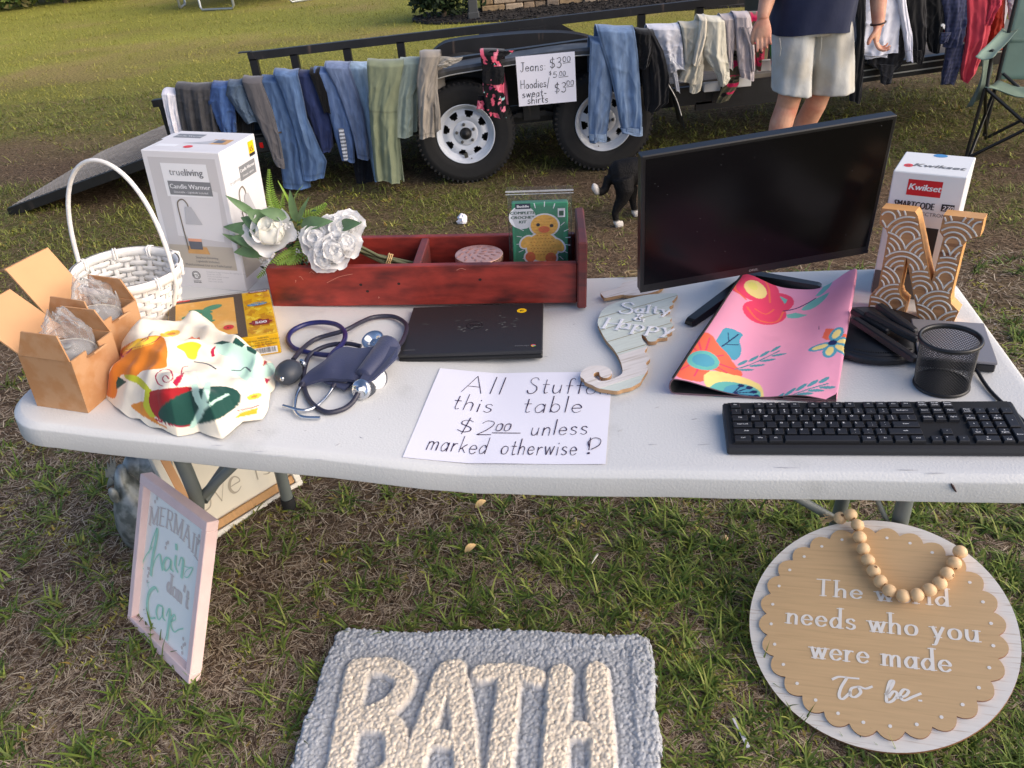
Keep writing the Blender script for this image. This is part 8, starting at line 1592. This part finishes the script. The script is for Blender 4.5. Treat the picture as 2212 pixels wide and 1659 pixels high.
if sum(bedp[i][0]*bedp[(i+1) % len(bedp)][1]-bedp[(i+1) % len(bedp)][0]*bedp[i][1] for i in range(len(bedp))) < 0: bedp = bedp[::-1]
mb = MB().prism(bedp, .0, .03); BP = np.array(bedp)
for k in range(5200):
    x, y = nr.uniform(-1, 6.8), nr.uniform(10, 13.3)
    if inpoly(np.array([x]), np.array([y]), bedp)[0]: a = nr.uniform(0, 6.28); l2 = nr.uniform(.02, .07); mb.box((x, y, .034+nr.uniform(0, .02)), (l2, l2*.35, .012), 0, None, 0, Matrix.Rotation(a, 3, 'Z') @ Matrix.Rotation(nr.uniform(-.5, .5), 3, 'X'))
obj('mulch_bed', mb, M_mulch)['kind'] = 'structure'
def leafcloud(n, fn, size, cols, seed, droop=.2):
    r_ = np.random.RandomState(seed); P = fn(r_, n); n = len(P); d = r_.normal(size=(n, 3)); d /= np.linalg.norm(d, axis=1, keepdims=True); e = np.cross(d, r_.normal(size=(n, 3))); e /= np.linalg.norm(e, axis=1, keepdims=True); s_ = size*r_.uniform(.6, 1.4, (n, 1))
    V = np.stack([P-d*s_, P+e*s_*.45, P+d*s_, P-e*s_*.45], 1).reshape(-1, 3); F_ = np.arange(4*n).reshape(-1, 4); c = np.array([L(q) for q in cols])[r_.randint(0, len(cols), n)]*r_.uniform(.7, 1.25, (n, 1)); return V, F_, np.repeat(c, 4, 0)
M_fol = mat('foliage', (1, 1, 1), .7, var=.1, attr=True, spec=.25); M_bark = mat('bark', L((92, 78, 64)), .95, var=.3, scale=14, st=(1, 1, .2))
def shell(c, r, k=1.):
    c = np.array(c); r = np.array(r)
    def f(rs, n):
        d = rs.normal(size=(n, 3)); d /= np.linalg.norm(d, axis=1, keepdims=True); lob = 1+.22*np.sin(d[:, 0]*5+c[0])*np.sin(d[:, 2]*4+c[1])+.2*np.sin(d[:, 1]*7+d[:, 2]*6); q = rs.uniform(.55, 1, (n, 1))**.6; return c+d*r*lob[:, None]*q
    return f
def plant(nm, label, cat, pos, rx, h_, n, size, cols, seed, trunk=True, group=None):
    t = thing(nm, label, cat, Matrix.Translation((pos[0], pos[1], 0)), group); V, F_, c = leafcloud(n, shell((0, 0, h_*.53), (rx, rx, h_*.53)), size, cols, seed); V[:, 2] = np.maximum(V[:, 2], .04); npobj('crown' if trunk else 'foliage', V, F_, M_fol, t, c, False)
    mb = MB(); r_ = random.Random(seed); mb.tube([(0, 0, 0), (.05, .02, h_*.3), (.0, .0, h_*.75)], [.05*h_*.4+.02, .04*h_*.4+.01, .01], 8)
    for k in range(6): a = r_.uniform(0, 6.28); z = h_*r_.uniform(.15, .5); mb.tube([(0, 0, z), (math.cos(a)*rx*.4, math.sin(a)*rx*.4, z+h_*.15), (math.cos(a)*rx*.75, math.sin(a)*rx*.75, z+h_*.25)], [.03, .02, .006], 6)
    obj('trunk' if trunk else 'stems', mb, M_bark, t)
    return t
plant('shrub', 'dark shrub at the end of the stone wall', 'shrub', (-.5, 12.75), .55, 1.1, 2600, .05, ((40, 56, 34), (56, 74, 40), (30, 44, 28)), 21, False)
tc3 = ((62, 84, 40), (84, 106, 48), (48, 66, 36), (104, 118, 60), (124, 116, 70))
for i, (x, y, rx, h_, lb) in enumerate(((-15.2, 21.3, 1.7, 4.2, 'broad green tree at the far left end of the tree line'), (-13.2, 21.9, 1.5, 3.6, 'rounded green tree in the tree line past the lawn'), (-11.6, 21.7, 1.3, 3.0, 'low green tree of the tree line nearest the lawn edge'), (-10.2, 22.4, 1.35, 3.4, 'bushy tree of the tree line with brighter leaves'), (-8.9, 22.6, 1.2, 2.8, 'small olive tree near the right end of the visible tree line'), (-7.4, 23.6, 1.5, 3.6, 'tree at the right end of the tree line past the lawn'), (-17.6, 21.4, 2.0, 5., 'tall tree left of the visible tree line'), (-12.4, 24.0, 2.2, 5.6, 'tall tree standing behind the tree line'), (-9.4, 25., 2.2, 5.8, 'tall dark tree behind the right of the tree line'))):
    plant('tree', lb, 'tree', (x, y), rx, h_, 7000, .085, tc3 if i % 3 else ((92, 110, 50), (118, 130, 60), (70, 90, 42)), 40+i, True, 'trees along the far edge of the lawn')
M_tramp = mat('galvanised_tube', L((172, 176, 176)), .4, metal=.5, var=.1); M_tmat = mat('trampoline_mat', L((40, 42, 44)), .8)
tp_ = thing('trampoline', 'round trampoline with steel tube legs far back on the lawn', 'trampoline', Matrix.Translation((-4.35, 18.6, 0)))
RT = 1.75; obj('ring', MB().tube([(RT*math.cos(a), RT*math.sin(a), .82) for a in [2*math.pi*k/40 for k in range(41)]], .025, 8), M_tramp, tp_); obj('mat', MB().lathe([(.01, .81), (RT-.16, .81), (RT-.16, .80), (.01, .80)], 40), M_tmat, tp_)
for k in range(6):
    a = 2*math.pi*(k+.15)/6; w_ = .22; pts = [(RT*math.cos(a-w_), RT*math.sin(a-w_), .8), (RT*math.cos(a-w_), RT*math.sin(a-w_), .08), (RT*math.cos(a-w_*.9), RT*math.sin(a-w_*.9), .025), (RT*math.cos(a+w_*.9), RT*math.sin(a+w_*.9), .025), (RT*math.cos(a+w_), RT*math.sin(a+w_), .08), (RT*math.cos(a+w_), RT*math.sin(a+w_), .8)]
    obj('leg', MB().tube(pts, .024, 8), M_tramp, tp_)
# ---- bits of litter on the grass
def crumple(mb, c, r_, seed):
    rs = random.Random(seed); R_ = [[(c.x+math.cos(2*math.pi*k/12)*math.sin(math.pi*(j+.3)/7.6)*r_*rs.uniform(.6, 1.25), c.y+math.sin(2*math.pi*k/12)*math.sin(math.pi*(j+.3)/7.6)*r_*rs.uniform(.6, 1.25), c.z+r_*.75-math.cos(math.pi*(j+.3)/7.6)*r_*rs.uniform(.6, 1.0)) for k in range(12)] for j in range(8)]; return mb.loft(R_, smooth=False)
tag(obj('crumpled_paper', crumple(MB(), G(1000, 483), .034, 3), M_paper), 'crumpled scrap of white paper on the bare ground before the front wheel', 'litter')
M_acorn = mat('tan_seed', L((196, 170, 128)), .6, var=.15, scale=60)
tag(obj('acorn', MB().sphere(G(1563, 1170)+Vector((0, 0, .012)), .012, 0, None, 12, 8, (1, .8, .8)), M_acorn), 'pale acorn lying in the grass left of the round sign', 'acorn')
for (x, y, lb) in ((1018, 1196, 'curled dry leaf in the grass under the middle of the table'), (1040, 1100, 'small dry leaf just below the table edge')): 
    q = G(x, y)+Vector((0, 0, .015)); mb = MB(); leaf(mb, q-Vector((.016, .01, 0)), q+Vector((.016, .012, .006)), .018, .25); tag(obj('dry_leaf', mb, M_raff), lb, 'leaf')
q = G(1285, 1217)+Vector((0, 0, .012)); tag(obj('white_stick', MB().tube([q-Vector((.012, .012, 0)), q+Vector((.01, .014, .006))], .0028, 6), M_cvf), 'short white stick in the grass below the table', 'litter')
q = G(1600, 1590)+Vector((0, 0, .012)); tag(obj('paper_strip', MB().box(q, (.008, .07, .001), rot=Matrix.Rotation(.15, 3, 'Z')), M_paper), 'narrow strip of white paper in the grass beside the round sign', 'litter')

# ================================================================== GRASS
M_gra = mat('grass_blade', (1, 1, 1), .6, var=0, attr=True, spec=.25); M_dry = mat('dry_blade', (1, 1, 1), .85, var=0, attr=True, spec=.1)
g5 = np.random.RandomState(99)
def in_view(x, y, m=1.18):
    d = np.stack([x, y, -HC*np.ones_like(x)], 1); Z = d @ np.array(FW); u = d @ np.array(CR)/Z*FPX; v = d @ np.array(CU)/Z*FPX; return (Z > .1) & (np.abs(u) < 1106*m+60) & (np.abs(v) < 830*m+80)
def scatter(n, ylo, yhi, p=1.6):
    """ground points inside the view, denser close by"""
    out = []; tot = 0
    while tot < n:
        t = g5.rand(n*2); y = (ylo**(1-p)+t*(yhi**(1-p)-ylo**(1-p)))**(1/(1-p)); hw = .55+.78*y; x = g5.uniform(-1, 1, n*2)*hw; k = in_view(x, y); out.append(np.stack([x[k], y[k]], 1)); tot += k.sum()
    return np.concatenate(out)[:n]
RGc = [RGI @ Vector((0, 0, 0))]
def free(P):                                                           # nothing grows through the rug, the board or the tyres
    q = np.stack([P[:, 0]-MRg.translation.x, P[:, 1]-MRg.translation.y], 1); u = q @ np.array((xr.x, xr.y)); v = q @ np.array((yr.x, yr.y)); k = (np.abs(u) < RWd/2-.012) & (v < -.012) & (v > -RH)
    k |= np.hypot((P[:, 0]-.66), (P[:, 1]-1.09)) < .15
    for x in (-.139, .70): k |= (np.abs(P[:, 0]-x) < .07) & (np.abs(P[:, 1]-4.96) < .1)
    k |= inpoly(P[:, 0], P[:, 1], bedp)
    return P[~k]
def blades(name, P, L_, W_, lean, col, m_, kind_label, seg=3, curl=.5):
    n = len(P); a = g5.uniform(0, 2*math.pi, n); d = np.stack([np.cos(a), np.sin(a), np.zeros(n)], 1); s_ = np.stack([-np.sin(a), np.cos(a), np.zeros(n)], 1); z0 = ground_h(P[:, 0], P[:, 1])
    base = np.stack([P[:, 0], P[:, 1], z0-.002], 1); V = []; up = np.array([0, 0, 1.])
    twist = g5.uniform(-.6, .6, n)
    for k in range(seg+1):
        t = k/seg; th = lean*(1-curl*.5)+lean*curl*t*1.4; th = np.clip(th, 0, 1.62)
        c = base+(d*np.sin(th)[:, None]+up*np.cos(th)[:, None])*(L_*t)[:, None]; c = c+s_*(twist*L_*t*t)[:, None]*.5; c[:, 2] = np.maximum(c[:, 2], z0+.0015*(1+g5.rand(n)))
        w_ = W_*(1-t**1.6*.96)*.5
        V += [c-s_*w_[:, None], c+s_*w_[:, None]]
    V = np.stack(V, 1); F_ = np.array([(2*k, 2*k+1, 2*k+3, 2*k+2) for k in range(seg)]); Fa = (np.arange(n)[:, None, None]*2*(seg+1)+F_[None]).reshape(-1, 4)
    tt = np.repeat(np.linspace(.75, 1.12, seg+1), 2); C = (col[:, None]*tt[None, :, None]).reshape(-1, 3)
    o = npobj(name, V.reshape(-1, 3), Fa, m_, None, np.clip(C, 0, 1), True); o['kind'] = 'stuff'; o['label'] = kind_label; o['category'] = 'grass'; return o
def pick(cols, n, v=.25): c = np.array([L(q) for q in cols]); return c[g5.randint(0, len(c), n)]*g5.uniform(1-v, 1+v, (n, 1))
BR = ((150, 130, 110), (112, 94, 78), (176, 156, 132), (94, 78, 66), (132, 112, 90), (196, 178, 152), (70, 56, 47), (162, 144, 128), (208, 192, 166))
GR = ((92, 114, 44), (112, 130, 54), (74, 98, 38), (128, 142, 66), (100, 116, 56), (140, 146, 76))
P = free(scatter(150000, .80, 3.2, 1.5)); n = len(P); s_ = .8+.18*P[:, 1]
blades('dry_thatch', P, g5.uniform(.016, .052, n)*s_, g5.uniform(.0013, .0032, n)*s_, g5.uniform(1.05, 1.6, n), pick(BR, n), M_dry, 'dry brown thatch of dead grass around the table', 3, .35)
P = free(scatter(90000, 3.2, 9.0, 1.5)); n = len(P); s_ = .8+.2*P[:, 1]
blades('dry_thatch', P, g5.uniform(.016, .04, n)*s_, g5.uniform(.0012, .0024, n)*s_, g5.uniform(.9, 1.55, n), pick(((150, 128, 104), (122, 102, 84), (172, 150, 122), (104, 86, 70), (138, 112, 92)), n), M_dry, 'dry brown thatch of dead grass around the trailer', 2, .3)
def tufts(nt, ylo, yhi, p, bl, spread, thr, lmin, lmax, wmin, wmax, nm, lb, cols=GR, lean=(.35, 1.38), sc_=.16):
    T_ = scatter(nt, ylo, yhi, p); g_ = green_mask(T_[:, 0], T_[:, 1]); T_ = T_[g5.rand(len(T_)) < thr+(1-thr)*g_]; k = g5.randint(bl[0], bl[1], len(T_)); P = np.repeat(T_, k, 0); n = len(P); s2 = (.85+sc_*P[:, 1]); P = P+g5.normal(size=(n, 2))*(spread*s2)[:, None]; sz = np.repeat(g5.uniform(.6, 1.25, len(T_)), k); tc = np.repeat(g5.uniform(.8, 1.2, (len(T_), 1)), k, 0)
    ok = np.ones(n, bool); P2 = P; q = free(np.c_[P2, np.arange(n)]) if 0 else None
    idx = np.arange(n); m_ = np.isin(np.round(P2[:, 0], 7), np.round(free(P2)[:, 0], 7)); P2, sz, tc, s2 = P2[m_], sz[m_], tc[m_], s2[m_]; n = len(P2)
    return blades(nm, P2, g5.uniform(lmin, lmax, n)*sz*s2, g5.uniform(wmin, wmax, n)*s2, g5.uniform(lean[0], lean[1], n), pick(cols, n, .18)*tc, M_gra, lb, 3, .55)
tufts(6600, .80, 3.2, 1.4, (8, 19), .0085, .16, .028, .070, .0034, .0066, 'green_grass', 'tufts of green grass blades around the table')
tufts(12000, 3.2, 9.0, 1.4, (5, 12), .014, .05, .018, .045, .0018, .0036, 'green_grass', 'patchy green grass around the trailer and dog', ((116, 124, 54), (134, 140, 66), (100, 110, 48), (150, 152, 80)))
tufts(16000, 9.0, 27, 1.3, (4, 8), .02, .3, .012, .026, .0018, .0034, 'green_grass', 'yellow green lawn grass beyond the trailer', ((156, 154, 66), (168, 164, 76), (140, 142, 58), (172, 162, 92)), (.2, 1.1), .12)
tufts(2600, .8, 8, 1.2, (12, 26), .018, .30, .008, .022, .004, .009, 'clover', 'low yellow green weeds between the grass tufts', ((150, 150, 62), (134, 140, 60), (164, 160, 80), (150, 128, 66)), (.3, 1.4), .14)
